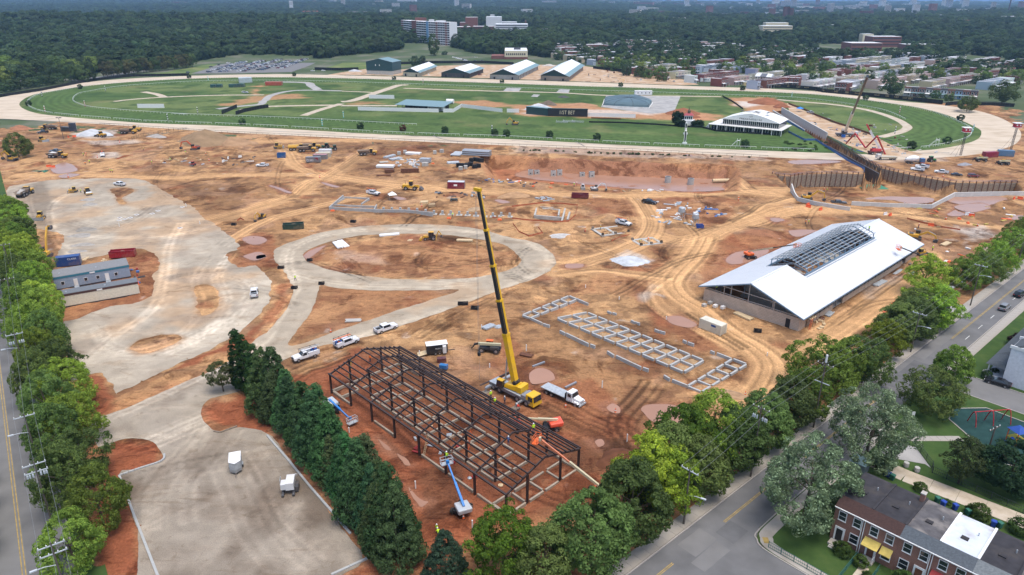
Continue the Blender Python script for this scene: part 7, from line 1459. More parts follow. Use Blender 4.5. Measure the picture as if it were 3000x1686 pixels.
def veh(name,label,cat,p,ang,z=None,group=None):return thing(name,label,cat,(p[0],p[1],(zat(*p) if z is None else z)),ang,group)
def pickup(p,ang,col,label,kind='plain',z=None,group=None):
 t=veh('pickup_truck',label,'pickup',p,ang,z,group);L=2.95
 b=mb('carpaint');b.hexa([(-L,-.95,.5),(L,-.95,.5),(L,.95,.5),(-L,.95,.5),(-L,-.98,1.0),(L-.08,-.93,1.0),(L-.08,.93,1.0),(-L,.98,1.0)]);b.hexa([(1.15,-.93,1.0),(L-.1,-.9,1.0),(L-.1,.9,1.0),(1.15,.93,1.0),(1.15,-.86,1.3),(L-.2,-.8,1.16),(L-.2,.8,1.16),(1.15,.86,1.3)]);b.B('body',t,color=col)
 c0=-1.35 if kind!='single' else-.35
 cb=mb('carpaint');cb.taper(c0,1.3,-.95,.95,1.0,1.86,.12,.75,.16);cb.B('cab',t,color=col)
 gl_=mb('glass');gl_.hexa([(c0+.22,-.965,1.22),(.95,-.965,1.22),(.95,.965,1.22),(c0+.22,.965,1.22),(c0+.28,-.84,1.76),(.62,-.84,1.76),(.62,.84,1.76),(c0+.28,.84,1.76)]);gl_.hexa([(.9,-.8,1.24),(1.24,-.8,1.24),(1.24,.8,1.24),(.9,.8,1.24),(.4,-.68,1.8),(.66,-.68,1.8),(.66,.68,1.8),(.4,.68,1.8)]);gl_.hexa([(c0-.02,-.75,1.25),(c0+.3,-.75,1.25),(c0+.3,.75,1.25),(c0-.02,.75,1.25),(c0+.06,-.66,1.76),(c0+.3,-.66,1.76),(c0+.3,.66,1.76),(c0+.06,.66,1.76)]);gl_.B('window',t)
 if kind=='plain':
  bd=mb('carpaint');bd.box(-L,c0-.02,-.98,-.88,1.0,1.36);bd.box(-L,c0-.02,.88,.98,1.0,1.36);bd.box(-L-.02,-L+.1,-.88,.88,.95,1.34);bd.B('bed',t,color=col);mb('black').box(-L+.12,c0-.05,-.87,.87,1.0,1.04).B('bed_liner',t)
 else:
  ub=mb('carpaint');ub.box(-L-.1,c0-.1,-1.05,-.6,.75,1.62);ub.box(-L-.1,c0-.1,.6,1.05,.75,1.62);ub.B('toolbox_side',t,color=col);mb('dkmetal').box(-L,c0-.1,-.6,.6,.9,1.02).B('bed_floor',t)
  rk=mb('black')
  for x in(-L+.1,-1.6,1.0):
   for y in(-.95,.95):rk.bar((x,y,1.5 if x<0 else 1.3),(x,y,2.3),.06)
   rk.bar((x,-.95,2.3),(x,.95,2.3),.06)
  for y in(-.95,.95):rk.bar((-L,y,2.3),(1.3,y,2.3),.06)
  rk.B('ladder_rack',t)
  ld=mb('orange' if kind=='utility' else 'galv')
  for y in(-.25,.15):ld.bar((-L-.5,y,2.4),(1.2,y,2.4),.07)
  for k in range(14):ld.bar((-L-.4+k*.33,-.25,2.4),(-L-.4+k*.33,.15,2.4),.04)
  ld.B('ladder',t)
  for x,y,c in((-2.5,.1,(.02,.10,.35)),(-1.8,-.2,(.03,.12,.4)),(-2.2,-.3,(.3,.05,.03))):mb('coat').box(x-.3,x+.3,y-.25,y+.25,1.02,1.75).B('tool_load',t,color=c)
 mb('dkmetal').box(L-.08,L+.06,-.95,.95,.42,.66).B('bumper',t);mb('dkmetal').box(-L-.12,-L,-.95,.95,.42,.62).B('bumper',t);mb('black').box(L-.1,L-.01,-.6,.6,.7,1.05).B('grille',t)
 for y in(-.78,.78):mb('white').box(L-.12,L+.0,y-.14,y+.14,.8,1.05).B('headlight',t);mb('awnred').box(-L-.02,-L+.05,y-.1,y+.1,.75,1.25).B('tail_light',t)
 for x in(-1.85,1.95):
  for y in(-.88,.88):wheel(t,x,y,.42,.28)
 return t
def car(p,ang,col,label,kind='sedan',z=0.,group=None):
 t=veh('car',label,'car',p,ang,z,group);h=1.45 if kind=='sedan' else 1.72
 prof=[(-2.35,.35),(2.35,.35),(2.4,.6),(2.25,.78),(1.1,.95),(-1.5,1.0),(-2.35,.95),(-2.42,.6)] if kind=='sedan' else[(-2.3,.35),(2.3,.35),(2.36,.65),(2.2,.9),(1.2,1.05),(-2.2,1.1),(-2.36,.7)]
 mb('carpaint').prism(prof,-.9,.9,'y').B('body',t,color=col,bevel=.08)
 x0,x1=(-1.75,1.2) if kind=='sedan' else(-2.2,1.25);i0,i1=(.75,.95) if kind=='sedan' else(.25,.8)
 mb('carpaint').taper(x0+.06,x1-.06,-.82,.82,.93,h,i0,i1,.2).B('roof',t,color=col);b=mb('glass');b.taper(x0,x1,-.84,.84,.95,h-.06,i0*.92,i1*.92,.17);b.B('window',t)
 for x in(-1.45,1.45):
  for y in(-.82,.82):wheel(t,x,y,.33,.22)
 for y in(-.65,.65):mb('white').box(2.25,2.38,y-.18,y+.18,.6,.72).B('headlight',t);mb('awnred').box(-2.42,-2.3,y-.2,y+.2,.72,.86).B('tail_light',t)
 return t
def track(par,y,L=3.6,h=.85,w=.55,m='dkmetal'):
 b=mb(m);n=8;pr=[]
 for k in range(n+1):a=math.pi/2+math.pi*k/n;pr.append((-L/2+h/2+cos(a)*h/2,h/2+sin(a)*h/2))
 for k in range(n+1):a=-math.pi/2+math.pi*k/n;pr.append((L/2-h/2+cos(a)*h/2,h/2+sin(a)*h/2))
 b.prism(pr,y-w/2,y+w/2,'y');return b.B('track',par)
def cabin(par,x0,x1,y0,y1,z0,z1,col,m='coat'):
 b=mb('black')
 for x in(x0,x1-.08):
  for y in(y0,y1-.08):b.box(x,x+.08,y,y+.08,z0,z1)
 b.B('cab_frame',par);mb('glass').box(x0+.04,x1-.04,y0+.04,y1-.04,z0+.05,z1-.02).B('cab_glass',par);mb(m).box(x0-.1,x1+.1,y0-.06,y1+.06,z1,z1+.1).B('cab_roof',par,color=col)
YEL=(.60,.33,.035)
def excavator(p,ang,label,col=YEL,up=0.,s=1.,boom=(1.0,),z=None,house=0.,arm=None):
 t=veh('excavator',label,'excavator',p,ang,z);t.scale=(s,s,s)
 for y in(-1.15,1.15):track(t,y,4.2,.95,.6)
 mb('dkmetal').box(-1,1,-.9,.9,.4,.95).B('undercarriage',t);c,n=cos(house),sin(house)
 h=bpy.data.objects.new('upper_body',None);COL.objects.link(h);h.parent=t;h.rotation_euler.z=house
 mb('paint').box(-2.3,1.0,-1.3,1.3,1.05,1.95).B('engine_cover',h,color=col,bevel=.06);mb('dkmetal').box(-2.55,-1.8,-1.32,1.32,1.02,1.7).B('counterweight',h);mb('dkmetal').box(-1.9,-.6,-.9,.9,1.95,2.15).B('engine_deck',h);cabin(h,.0,1.35,.25,1.28,1.3,2.95,(.05,.05,.05))
 A=arm or((1.0,1.7),(3.6,4.3),(6.0,3.6),(6.6,1.2));b=mb('paint');b.bar((A[0][0],-.25,A[0][1]),(A[1][0],-.25,A[1][1]),.4,.6);b.bar((A[1][0],-.25,A[1][1]),(A[2][0],-.25,A[2][1]),.38,.5);b.B('boom',h,color=col);mb('paint').bar((A[2][0],-.25,A[2][1]),(A[3][0],-.25,A[3][1]),.32,.42).B('stick',h,color=col)
 r=mb('steel');r.tube((A[0][0]+.7,-.25,A[0][1]+.2),(A[1][0]-.4,-.25,A[1][1]-.6),.09);r.tube((A[1][0]+.3,-.25,A[1][1]+.4),(A[2][0],-.25,A[2][1]+.4),.08);r.B('hydraulic_ram',h)
 k=A[3];mb('dkmetal').prism([(k[0]-.1,k[1]+.3),(k[0]+.5,k[1]),(k[0]+.3,k[1]-.9),(k[0]-.6,k[1]-1.0),(k[0]-1.0,k[1]-.5)],-.85,.35,'y').B('bucket',h)
 return t
def dozer(p,ang,label,z=None,s=1.,col=YEL):
 t=veh('bulldozer',label,'bulldozer',p,ang,z);t.scale=(s,s,s)
 for y in(-1.0,1.0):track(t,y,3.4,1.0,.55)
 mb('paint').box(.1,1.9,-.55,.55,.8,1.75).B('hood',t,color=col,bevel=.05);mb('paint').box(-1.6,.1,-.7,.7,.8,1.35).B('body',t,color=col);cabin(t,-1.2,.15,-.65,.65,1.35,2.75,(.45,.33,.1));b=mb('steel');b.hexa([(2.3,-1.9,.05),(2.55,-1.9,.05),(2.55,1.9,.05),(2.3,1.9,.05),(2.2,-1.9,1.2),(2.4,-1.9,1.2),(2.4,1.9,1.2),(2.2,1.9,1.2)]);b.B('blade',t);f=mb('paint')
 for y in(-1.4,1.4):f.bar((-.4,y,.55),(2.3,y,.5),.2,.25)
 f.B('push_arm',t,color=col);mb('black').tube((1.3,-.3,1.75),(1.3,-.3,2.5),.07).B('exhaust',t);mb('dkmetal').box(-2.1,-1.6,-.5,.5,.5,1.1).B('ripper',t);return t
def loader(p,ang,label,col=YEL,s=1.,z=None):
 t=veh('wheel_loader',label,'loader',p,ang,z);t.scale=(s,s,s);mb('paint').box(-3.2,-.6,-1.05,1.05,1.0,2.1).B('engine_cover',t,color=col,bevel=.08);mb('paint').box(-.6,1.2,-.8,.8,.9,1.5).B('front_frame',t,color=col);mb('dkmetal').box(-3.4,-3.15,-1.1,1.1,.8,1.6).B('counterweight',t);cabin(t,-.75,.55,-.7,.7,1.7,3.3,col,'paint');b=mb('paint')
 for y in(-.55,.55):b.bar((.9,y,1.7),(2.5,y,1.5),.22,.35);b.bar((2.5,y,1.5),(3.3,y,.6),.22,.3)
 b.B('lift_arm',t,color=col);mb('dkmetal').prism([(3.2,.1),(4.4,.1),(4.5,.25),(3.5,1.2),(3.1,1.1)],-1.35,1.35,'y').B('bucket',t)
 for x in(-1.9,1.4):
  for y in(-1.05,1.05):wheel(t,x,y,.78,.55,.5)
 mb('black').tube((-2.3,.5,2.1),(-2.3,.5,2.9),.08).B('exhaust',t);return t
def dumper(p,ang,label,load=None,z=None,tank=False):
 t=veh('dump_truck',label,'dump truck',p,ang,z);mb('paint').box(2.2,4.6,-1.2,1.2,1.2,2.1).B('hood',t,color=YEL,bevel=.1);cabin(t,.9,2.3,-1.0,1.0,1.5,3.3,YEL,'paint');mb('dkmetal').box(-4.6,4.4,-.6,.6,.8,1.3).B('chassis',t)
 if tank:mb('paint').prism([(-1.2,1.5),(1.2,1.5),(1.3,2.2),(.9,3.1),(-.9,3.1),(-1.3,2.2)],-4.9,.4,'x').B('water_tank',t,color=YEL)
 else:
  c=(.26,.20,.15);b=mb('coat')
  for y in(-1,1):b.hexa([(-5.2,y*.9,1.5),(.5,y*.9,1.3),(.5,y*.75,1.3),(-5.2,y*.75,1.5),(-5.4,y*1.5,2.7),(.6,y*1.5,2.7),(.6,y*1.38,2.7),(-5.4,y*1.38,2.7)])
  b.hexa([(-5.2,-.9,1.5),(.5,-.9,1.3),(.5,.9,1.3),(-5.2,.9,1.5),(-5.2,-.9,1.62),(.5,-.9,1.42),(.5,.9,1.42),(-5.2,.9,1.62)]);b.hexa([(.5,-.9,1.3),(.62,-.9,1.3),(.62,.9,1.3),(.5,.9,1.3),(.6,-1.5,3.0),(.75,-1.5,3.0),(.75,1.5,3.0),(.6,1.5,3.0)]);b.B('dump_body',t,color=c)
  if load:o=link('load',HEAP[1],t);o.location=(-2.3,0,2.0);o.scale=(2.7,1.3,1.2);o.color=(*load,1)
 for x in(-3.6,-1.8,3.0):
  for y in(-1.15,1.15):wheel(t,x,y,.85,.6,.5)
 return t
def roller(p,ang,label,z=None):
 t=veh('road_roller',label,'roller',p,ang,z);mb('steel').tube((1.7,-1.05,.75),(1.7,1.05,.75),.75,n=20).B('drum',t);b=mb('paint');b.box(.6,2.6,-1.2,-1.06,.6,.95);b.box(.6,2.6,1.06,1.2,.6,.95);b.box(2.5,2.65,-1.2,1.2,.6,.95);b.B('drum_frame',t,color=YEL);mb('paint').box(-2.6,-.9,-.9,.9,.7,1.6).B('engine_cover',t,color=YEL);mb('paint').box(-.9,.6,-.8,.8,.7,1.1).B('deck',t,color=YEL);cabin(t,-1.0,.3,-.75,.75,1.1,2.7,YEL,'paint')
 for y in(-.95,.95):wheel(t,-1.6,y,.75,.5)
 return t
def backhoe(p,ang,label,z=None):
 t=veh('backhoe_loader',label,'backhoe',p,ang,z);mb('paint').box(.6,2.4,-.45,.45,.8,1.55).B('hood',t,color=YEL,bevel=.05);mb('dkmetal').box(-1.8,2.3,-.45,.45,.55,.85).B('chassis',t);cabin(t,-1.0,.7,-.75,.75,1.0,2.75,YEL,'paint');b=mb('paint')
 for y in(-.7,.7):b.bar((.6,y,1.5),(2.6,y,1.0),.14,.25);b.bar((2.6,y,1.0),(3.1,y,.4),.14,.25)
 b.B('lift_arm',t,color=YEL);mb('paint').prism([(3.0,.05),(3.9,.05),(3.95,.15),(3.3,.95),(2.95,.9)],-1.1,1.1,'y').B('front_bucket',t,color=YEL);b=mb('paint');b.bar((-1.8,0,.9),(-2.7,.0,3.1),.25,.35);b.bar((-2.7,0,3.1),(-3.6,0,1.6),.22,.3);b.B('hoe_boom',t,color=YEL);mb('dkmetal').prism([(-3.4,1.7),(-3.8,1.6),(-4.1,.9),(-3.6,.7),(-3.2,1.1)],-.35,.35,'y').B('hoe_bucket',t)
 for y in(-.85,.85):wheel(t,-.9,y,.72,.45);wheel(t,1.8,y*.95,.45,.32)
 for y in(-.9,.9):mb('paint').bar((-1.7,y*.5,.8),(-1.9,y,.1),.14).B('stabiliser',t,color=YEL)
 return t
def telehandler(p,ang,label,z=None,col=(.72,.14,.02)):
 t=veh('telehandler',label,'telehandler',p,ang,z);mb('black').box(-2.6,2.4,-.8,.8,.7,1.15).B('chassis',t);mb('paint').box(-2.2,-.3,.35,1.1,.95,1.6).B('engine_cover',t,color=(.05,.05,.05));cabin(t,-.6,.8,-1.1,-.3,.9,2.5,col,'paint');mb('paint').box(-.8,1.0,-1.15,-.35,.7,1.1).B('cab_base',t,color=col);tx=mb('paint').bar((-2.7,.15,2.1),(2.6,.15,1.9),.5,.55).B('boom',t,color=(.50,.47,.30));mb('black').bar((2.6,.15,1.9),(3.6,.15,1.6),.36,.4).B('boom_nose',t);b=mb('black');b.bar((3.6,-.5,1.5),(3.6,.8,1.5),.12,.5);[b.bar((3.6,y,1.2),(4.7,y,1.0),.1) for y in(-.3,.6)];b.bar((3.6,.15,1.3),(4.3,.15,.5),.2);b.B('carriage',t);text('JLG',t,(-.2,-.12,2.15),.4,(R(90),0,0),'black')
 for x in(-1.7,1.7):
  for y in(-.95,.95):wheel(t,x,y,.68,.45,.5)
 return t
def boomlift(p,ang,label,tip,col,boomc,base=None,z=None,worker=False,zb=1.9,tcol=None):
 """tip = (world x,y,z) of the basket"""
 t=veh('boom_lift',label,'boom lift',p,ang,z);zz=t.location.z;b=mb('black');b.box(-1.4,1.4,-.9,.9,.35,.8);b.B('chassis',t)
 for x in(-1.15,1.15):
  for y in(-.95,.95):wheel(t,x,y,.5,.38)
 tt=Vector((tip[0]-p[0],tip[1]-p[1],tip[2]-zz));ha=atan2(tt.y,tt.x)-ang;h=bpy.data.objects.new('turntable',None);COL.objects.link(h);h.parent=t;h.rotation_euler.z=ha;d=hypot(tt.x,tt.y)
 o=mb('paint').hexa([(-2.1,-1.15,.95),(.4,-1.15,.95),(.4,1.15,.95),(-2.1,1.15,.95),(-2.2,-1.2,1.9),(.4,-1.1,1.7),(.4,1.1,1.7),(-2.2,1.2,1.9)]).B('engine_hood',h,color=col,bevel=.2);mb('black').tube((0,0,.75),(0,0,1.0),.6).B('slew_ring',h)
 s=Vector((-1.3,0,zb));e=Vector((d-.9,0,tt.z+.1));m_=s.lerp(e,.55)
 mb('paint').bar(s,m_,.36,.42).B('boom',h,color=boomc);mb('paint').bar(m_,e,.24,.3).B('fly_boom',h,color=tcol or boomc)
 k=bpy.data.objects.new('basket',None);COL.objects.link(k);k.parent=h;k.location=(d,0,tt.z-.4);b=mb('paint')
 for x in(-.45,.45):
  for y in(-1,0,1):b.bar((x,y,0),(x,y,1.1),.06)
  for zq in(.05,.55,1.1):b.bar((x,-1,zq),(x,1,zq),.06)
 for y in(-1,1):
  for zq in(.05,.55,1.1):b.bar((-.45,y,zq),(.45,y,zq),.06)
 b.box(-.45,.45,-1,1,-.05,.02);b.B('basket_rail',k,color=col if col[0]>.3 else boomc);mb('paint').box(-.75,-.45,-.25,.25,.3,1.0).B('control_box',k,color=boomc);return t
def box_thing(name,label,cat,p,ang,L,W,H,col,z=None,ribs=True,roof=None,doors=True,txt=None,z0=.0):
 t=veh(name,label,cat,p,ang,z);mb('paint').box(-L/2,L/2,-W/2,W/2,.12+z0,H).B('wall',t,color=col)
 mb('paint').box(-L/2+.02,L/2-.02,-W/2+.02,W/2-.02,H,H+.04).B('roof',t,color=roof or col);c=mb('paint')
 for x in(-L/2,L/2):
  for y in(-W/2,W/2):c.box(x-.06,x+.06,y-.06,y+.06,0,H+.06)
 c.B('corner_post',t,color=col)
 if ribs:
  r=mb('paint');n=int(L/.28)
  for k in range(n):
   x=-L/2+(k+.5)*L/n
   for y in(-W/2-.03,W/2):r.box(x-.07,x+.07,y,y+.03,.2,H-.12)
  r.B('corrugation',t,color=col)['kind']='stuff'
 if doors:
  for y in(-W/4,W/4):mb('paint').box(L/2,L/2+.04,y-W/4+.03,y+W/4-.03,.2,H-.1).B('door',t,color=col)
  d=mb('galv');[d.tube((L/2+.07,y,.2),(L/2+.07,y,H-.1),.025,n=6) for y in(-.7,-.3,.3,.7)];d.B('lock_bar',t)
 return t
def dumpster(p,ang,L,W,H,col,label,load=(.22,.17,.12)):
 t=veh('dumpster',label,'dumpster',p,ang);b=mb('paint');b.box(-L/2,L/2,-W/2,-W/2+.1,.2,H);b.box(-L/2,L/2,W/2-.1,W/2,.2,H);b.box(-L/2,-L/2+.1,-W/2+.1,W/2-.1,.2,H);b.box(L/2-.1,L/2,-W/2+.1,W/2-.1,.2,H);b.box(-L/2+.1,L/2-.1,-W/2+.1,W/2-.1,.2,.35);b.B('shell',t,color=col);r=mb('paint')
 for k in range(int(L/.8)+1):
  x=-L/2+k*L/max(1,int(L/.8))
  for y in(-W/2-.08,W/2):r.box(x-.05,x+.05,y,y+.08,.2,H)
 r.box(-L/2-.05,L/2+.05,-W/2-.1,-W/2+.1,H,H+.1);r.box(-L/2-.05,L/2+.05,W/2-.1,W/2+.1,H,H+.1);r.B('rib',t,color=col);o=link('rubble',HEAP[2],t);o.location=(0,0,H*.45);o.scale=(L*.46,W*.44,H*.5);o.color=(*load,1)
 for x in(-L/2+.5,L/2-.5):mb('dkmetal').tube((x,-W/2,.14),(x,W/2,.14),.13).B('roller',t)
 return t
def flatbed(p,ang,label):
 t=veh('flatbed_truck',label,'truck',p,ang);mb('dkmetal').box(-5,4.2,-.45,.45,.75,1.05).B('chassis',t);mb('galv').box(-5.2,1.1,-1.22,1.22,1.2,1.38).B('deck',t);mb('black').box(1.1,1.25,-1.2,1.2,1.2,2.4).B('headboard',t);mb('carpaint').taper(1.4,3.0,-1.1,1.1,.9,2.75,.05,.35,.12).B('cab',t,color=(.70,.70,.70));mb('carpaint').hexa([(2.9,-.75,.8),(4.6,-.7,.8),(4.6,.7,.8),(2.9,.75,.8),(2.9,-.8,1.85),(4.4,-.62,1.55),(4.4,.62,1.55),(2.9,.8,1.85)]).B('hood',t,color=(.70,.70,.70));b=mb('glass');b.hexa([(2.75,-.95,1.9),(2.98,-.95,1.9),(2.98,.95,1.9),(2.75,.95,1.9),(2.5,-.85,2.6),(2.72,-.85,2.6),(2.72,.85,2.6),(2.5,.85,2.6)]);b.box(1.7,2.5,-1.11,1.11,1.85,2.5);b.B('window',t);mb('galv').box(4.52,4.62,-.5,.5,.85,1.5).B('grille',t);mb('galv').box(4.55,4.75,-1.1,1.1,.5,.8).B('bumper',t)
 f=mb('carpaint')
 for y in(-.95,.95):f.taper(3.1,4.4,y-.25,y+.25,.95,1.25,.2,.3,.02)
 f.B('fender',t,color=(.70,.70,.70))
 for y in(-1.2,1.2):mb('steel').tube((1.5,y*.85,1.0),(2.3,y*.85,1.0),.3).B('fuel_tank',t)
 wheel(t,3.7,-1.0,.5,.3);wheel(t,3.7,1.0,.5,.3)
 for x in(-3.7,-2.4):
  for y in(-.9,.9):wheel(t,x,y,.5,.55)
 return t
WHT=(.68,.69,.70)
def at(v,x0,y0,x1,y1,z=0.):return og(v,x0,y0,x1,y1,z)[:2]
p,a=at('S',575,1205,850,1345);nrm=(-sin(a),cos(a));cx,cy=p[0]+cos(a)*.2+nrm[0]*1.25,p[1]+sin(a)*.2+nrm[1]*1.25
YC=(.66,.38,.012);CR=veh('mobile_crane','big yellow mobile crane with long black and yellow boom beside the steel frame','crane',(cx,cy),a,0)
mb('paint').box(-6.0,5.4,-1.3,1.3,1.0,1.65).B('chassis',CR,color=(.16,.17,.19));mb('galv').box(-6.0,3.0,-1.32,1.32,1.65,1.75).B('deck',CR);mb('paint').hexa([(4.2,-1.3,.6),(6.4,-1.3,.6),(6.4,1.3,.6),(4.2,1.3,.6),(4.2,-1.25,2.75),(6.1,-1.2,2.75),(6.1,1.2,2.75),(4.2,1.25,2.75)]).B('carrier_cab',CR,color=YC,bevel=.08);b=mb('glass');b.hexa([(6.14,-1.1,1.55),(6.38,-1.1,1.55),(6.38,1.1,1.55),(6.14,1.1,1.55),(6.02,-1.05,2.6),(6.2,-1.05,2.6),(6.2,1.05,2.6),(6.02,1.05,2.6)]);b.box(4.9,6.0,-1.31,1.31,1.6,2.5);b.B('cab_window',CR);mb('paint').box(2.9,4.15,-1.25,1.25,1.65,2.2).B('engine_housing',CR,color=(.2,.22,.25))
for x in(-4.9,-3.1,1.9,4.4):
 for y in(-1.05,1.05):wheel(CR,x,y,.72,.5,.5)
for x in(-5.3,3.3):
 for y in(-1,1):o_=mb('paint').bar((x,y*1.2,.95),(x,y*3.1,.95),.4,.35).B('outrigger_beam',CR,color=(.2,.22,.24));mb('galv').tube((x,y*3.0,.12),(x,y*3.0,.95),.12).B('outrigger_leg',CR);mb('oldwood').box(x-.7,x+.7,y*3.0-.7,y*3.0+.7,0,.14).B('outrigger_mat',CR)
hook=g('S',283,1035);tipz=hgt('S',283,1035,(1412-1360)*5.3625,(556-930)*5.3625)
def cl(q):dx,dy=q[0]-cx,q[1]-cy;return Vector((dx*cos(a)+dy*sin(a),-dx*sin(a)+dy*cos(a),q[2]))
tip=cl((hook[0],hook[1],tipz));pv0=cl((*g('S',875,930,3.4),3.4));ttc=Vector((-1.6,0,0));d=(tip-pv0);dn_=d.normalized()
sl=atan2(tip.y-ttc.y,tip.x-ttc.x);sx,sy=cos(sl),sin(sl)
def U(u,v,z):return(ttc.x+sx*u-sy*v,ttc.y+sy*u+sx*v,z)
pv0=Vector(U(-1.6,0,3.3));d=tip-pv0;dn_=d.normalized();Lb=d.length
mb('dkmetal').tube((ttc.x,ttc.y,1.75),(ttc.x,ttc.y,2.0),1.1,n=16).B('slew_ring',CR)
b=mb('paint');b.hexa([U(-2.9,-1.2,2.0),U(.8,-1.2,2.0),U(.8,1.2,2.0),U(-2.9,1.2,2.0),U(-2.7,-1.1,3.1),U(.2,-1.0,2.7),U(.2,1.0,2.7),U(-2.7,1.1,3.1)]);b.B('superstructure',CR,color=YC);mb('paint').hexa([U(-4.0,-1.3,1.9),U(-2.9,-1.3,1.9),U(-2.9,1.3,1.9),U(-4.0,1.3,1.9),U(-4.0,-1.3,3.2),U(-2.9,-1.3,3.2),U(-2.9,1.3,3.2),U(-4.0,1.3,3.2)]).B('counterweight',CR,color=YC)
b=mb('glass');b.hexa([U(.3,1.0,2.0),U(1.9,1.0,2.0),U(1.9,1.9,2.0),U(.3,1.9,2.0),U(.3,1.0,3.6),U(1.6,1.0,3.6),U(1.6,1.9,3.6),U(.3,1.9,3.6)]);b.B('operator_cab',CR);mb('paint').hexa([U(.2,.95,3.6),U(1.7,.95,3.6),U(1.7,1.95,3.6),U(.2,1.95,3.6),U(.2,.95,3.7),U(1.7,.95,3.7),U(1.7,1.95,3.7),U(.2,1.95,3.7)]).B('cab_roof',CR,color=YC);mb('tyre').tube(U(-1.9,-.8,3.4),U(-1.9,.8,3.4),.45,n=12).B('winch',CR)
secs=[(0,.26,1.15,1.05),(.26,.44,.98,.92),(.44,.62,.84,.80),(.62,.80,.72,.68),(.80,1.0,.60,.56)]
side=Vector((-sy,sx,0))
for k,(s0,s1,w,h) in enumerate(secs):
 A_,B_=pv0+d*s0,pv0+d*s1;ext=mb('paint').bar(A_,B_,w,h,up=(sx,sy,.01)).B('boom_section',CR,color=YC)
 if k:
  off=dn_.cross(side).normalized();off=-off if off.dot(Vector((sx,sy,0)))<0 else off
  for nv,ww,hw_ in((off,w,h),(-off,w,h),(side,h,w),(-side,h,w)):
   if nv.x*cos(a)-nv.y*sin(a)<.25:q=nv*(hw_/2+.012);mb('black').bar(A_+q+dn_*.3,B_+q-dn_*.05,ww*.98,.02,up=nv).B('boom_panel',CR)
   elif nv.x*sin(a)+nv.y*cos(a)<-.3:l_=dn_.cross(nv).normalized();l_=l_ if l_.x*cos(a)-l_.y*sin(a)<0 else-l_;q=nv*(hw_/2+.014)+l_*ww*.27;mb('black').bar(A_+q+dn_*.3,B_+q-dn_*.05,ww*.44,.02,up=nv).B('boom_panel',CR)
  mb('paint').bar(A_-dn_*.15,A_+dn_*.3,w+.28,h+.28,up=(sx,sy,.01)).B('boom_collar',CR,color=YC)
mb('galv').tube(U(.9,0,2.6),pv0+d*.16+Vector((sx,sy,0))*.5,.17).B('luffing_ram',CR);mb('paint').bar(pv0+d+Vector((sx,sy,0))*-.5,pv0+d+Vector((sx,sy,0))*1.0,.7,.6).B('boom_head',CR,color=YC)
tw=pv0+d+Vector((sx,sy,0))*.7
hb=7.2;w=mb('wire');[w.tube((tw.x,tw.y+e,tw.z-.2),(tw.x,tw.y+e,hb),.03,n=4,caps=False) for e in(-.15,.15)];w.B('hoist_rope',CR);mb('black').lathe([(.1,hb-1.0),(.35,hb-.8),(.35,hb-.1),(.15,hb)],8,(tw.x,tw.y,0)).B('hook_block',CR);mb('wire').tube((tw.x,tw.y,hb-1),(tw.x,tw.y,.6),.03,n=4).B('sling',CR)
p,a2=at('S',1330,1235,1700,1405);flatbed((p[0]-sin(a2)*1.1,p[1]+cos(a2)*1.1),a2,'white flatbed truck with grey deck beside the yellow crane')
def pu(v,r_,f_,col,label,kind='plain',off=.9,z=None):
 p,a=at(v,*r_,*f_);q=(p[0]-sin(a)*off,p[1]+cos(a)*off);return pickup(q,a,col,label,kind,z)
pu('G',(455,1178),(335,1215),WHT,'white service truck with ladder rack nearest the evergreens','single',-.9,.02);pu('G',(640,1120),(795,1062),WHT,'white crew-cab service truck loaded with orange ladders','utility',.9,.02);pu('G',(963,1000),(1073,962),WHT,'white crew-cab pickup with open bed on the gravel road','plain',.9,.02)
pu('E',(1962,722),(1965,672),WHT,'white pickup alone on the gravel lot bend','plain',0,.02);pu('A',(1225,712),(1150,700),WHT,'white crew-cab pickup at the head of the gravel lot','plain',-.9,.02);pu('A',(1037,400),(1035,430),WHT,'white pickup facing the muddy trench','utility',0);pu('A',(600,372),(500,372),(.12,.17,.24),'blue-grey pickup behind the loaded dump truck','plain',-.9);pu('A',(470,178),(405,185),(.02,.02,.025),'black pickup beside the dark dump lorry','plain',-.9)
pu('B',(98,514),(22,514),WHT,'white pickup parked alone on open dirt','plain',-.9);pu('B',(1120,788),(1218,803),WHT,'white utility truck beside the pop-up canopy','utility',.9);pu('C',(1155,1075),(1250,1092),(.015,.015,.018),'black pickup beside the heap of pipe and bags','plain',.9);pu('C',(928,1268),(1018,1290),WHT,'white service truck by the small footing forms','utility',.9);pu('D',(395,285),(350,275),(.45,.46,.47),'silver pickup beyond the tunnel walls','plain',0,.06)
pu('D',(1378,790),(1262,780),WHT,'front white pickup of the row above the pile wall','plain',-.9);pu('D',(1405,768),(1310,758),WHT,'white pickup half hidden behind another above the wall','utility',-.9);pu('D',(1590,815),(1470,803),WHT,'white pickup with laden bed above the pile wall','plain',-.9);pu('D',(560,1065),(690,1070),(.08,.08,.085),'dark grey pickup behind the concrete retaining wall','plain',0,-.8)
p,a=at('D',1630,828,1725,832);car((p[0],p[1]+.9),a,(.03,.035,.05),'dark saloon car beside the maroon one above the wall',z=zat(*p));p,a=at('D',1770,842,1875,845);car((p[0],p[1]+.9),a,(.16,.025,.035),'maroon estate car above the pile wall','suv',zat(*p));p,a=at('N',1830,1418,1695,1378);car((p[0]-sin(a)*-.8,p[1]+cos(a)*-.8),a,(.012,.012,.015),'black saloon parked by the white side wall')
p,a=at('N',1790,830,1850,785);car(p,a,(.20,.21,.22),'grey hatchback driving on the sloping street','suv');p,a=at('N',1910,720,1970,690);car(p,a,(.015,.015,.017),'black car ahead of the grey hatchback','suv')
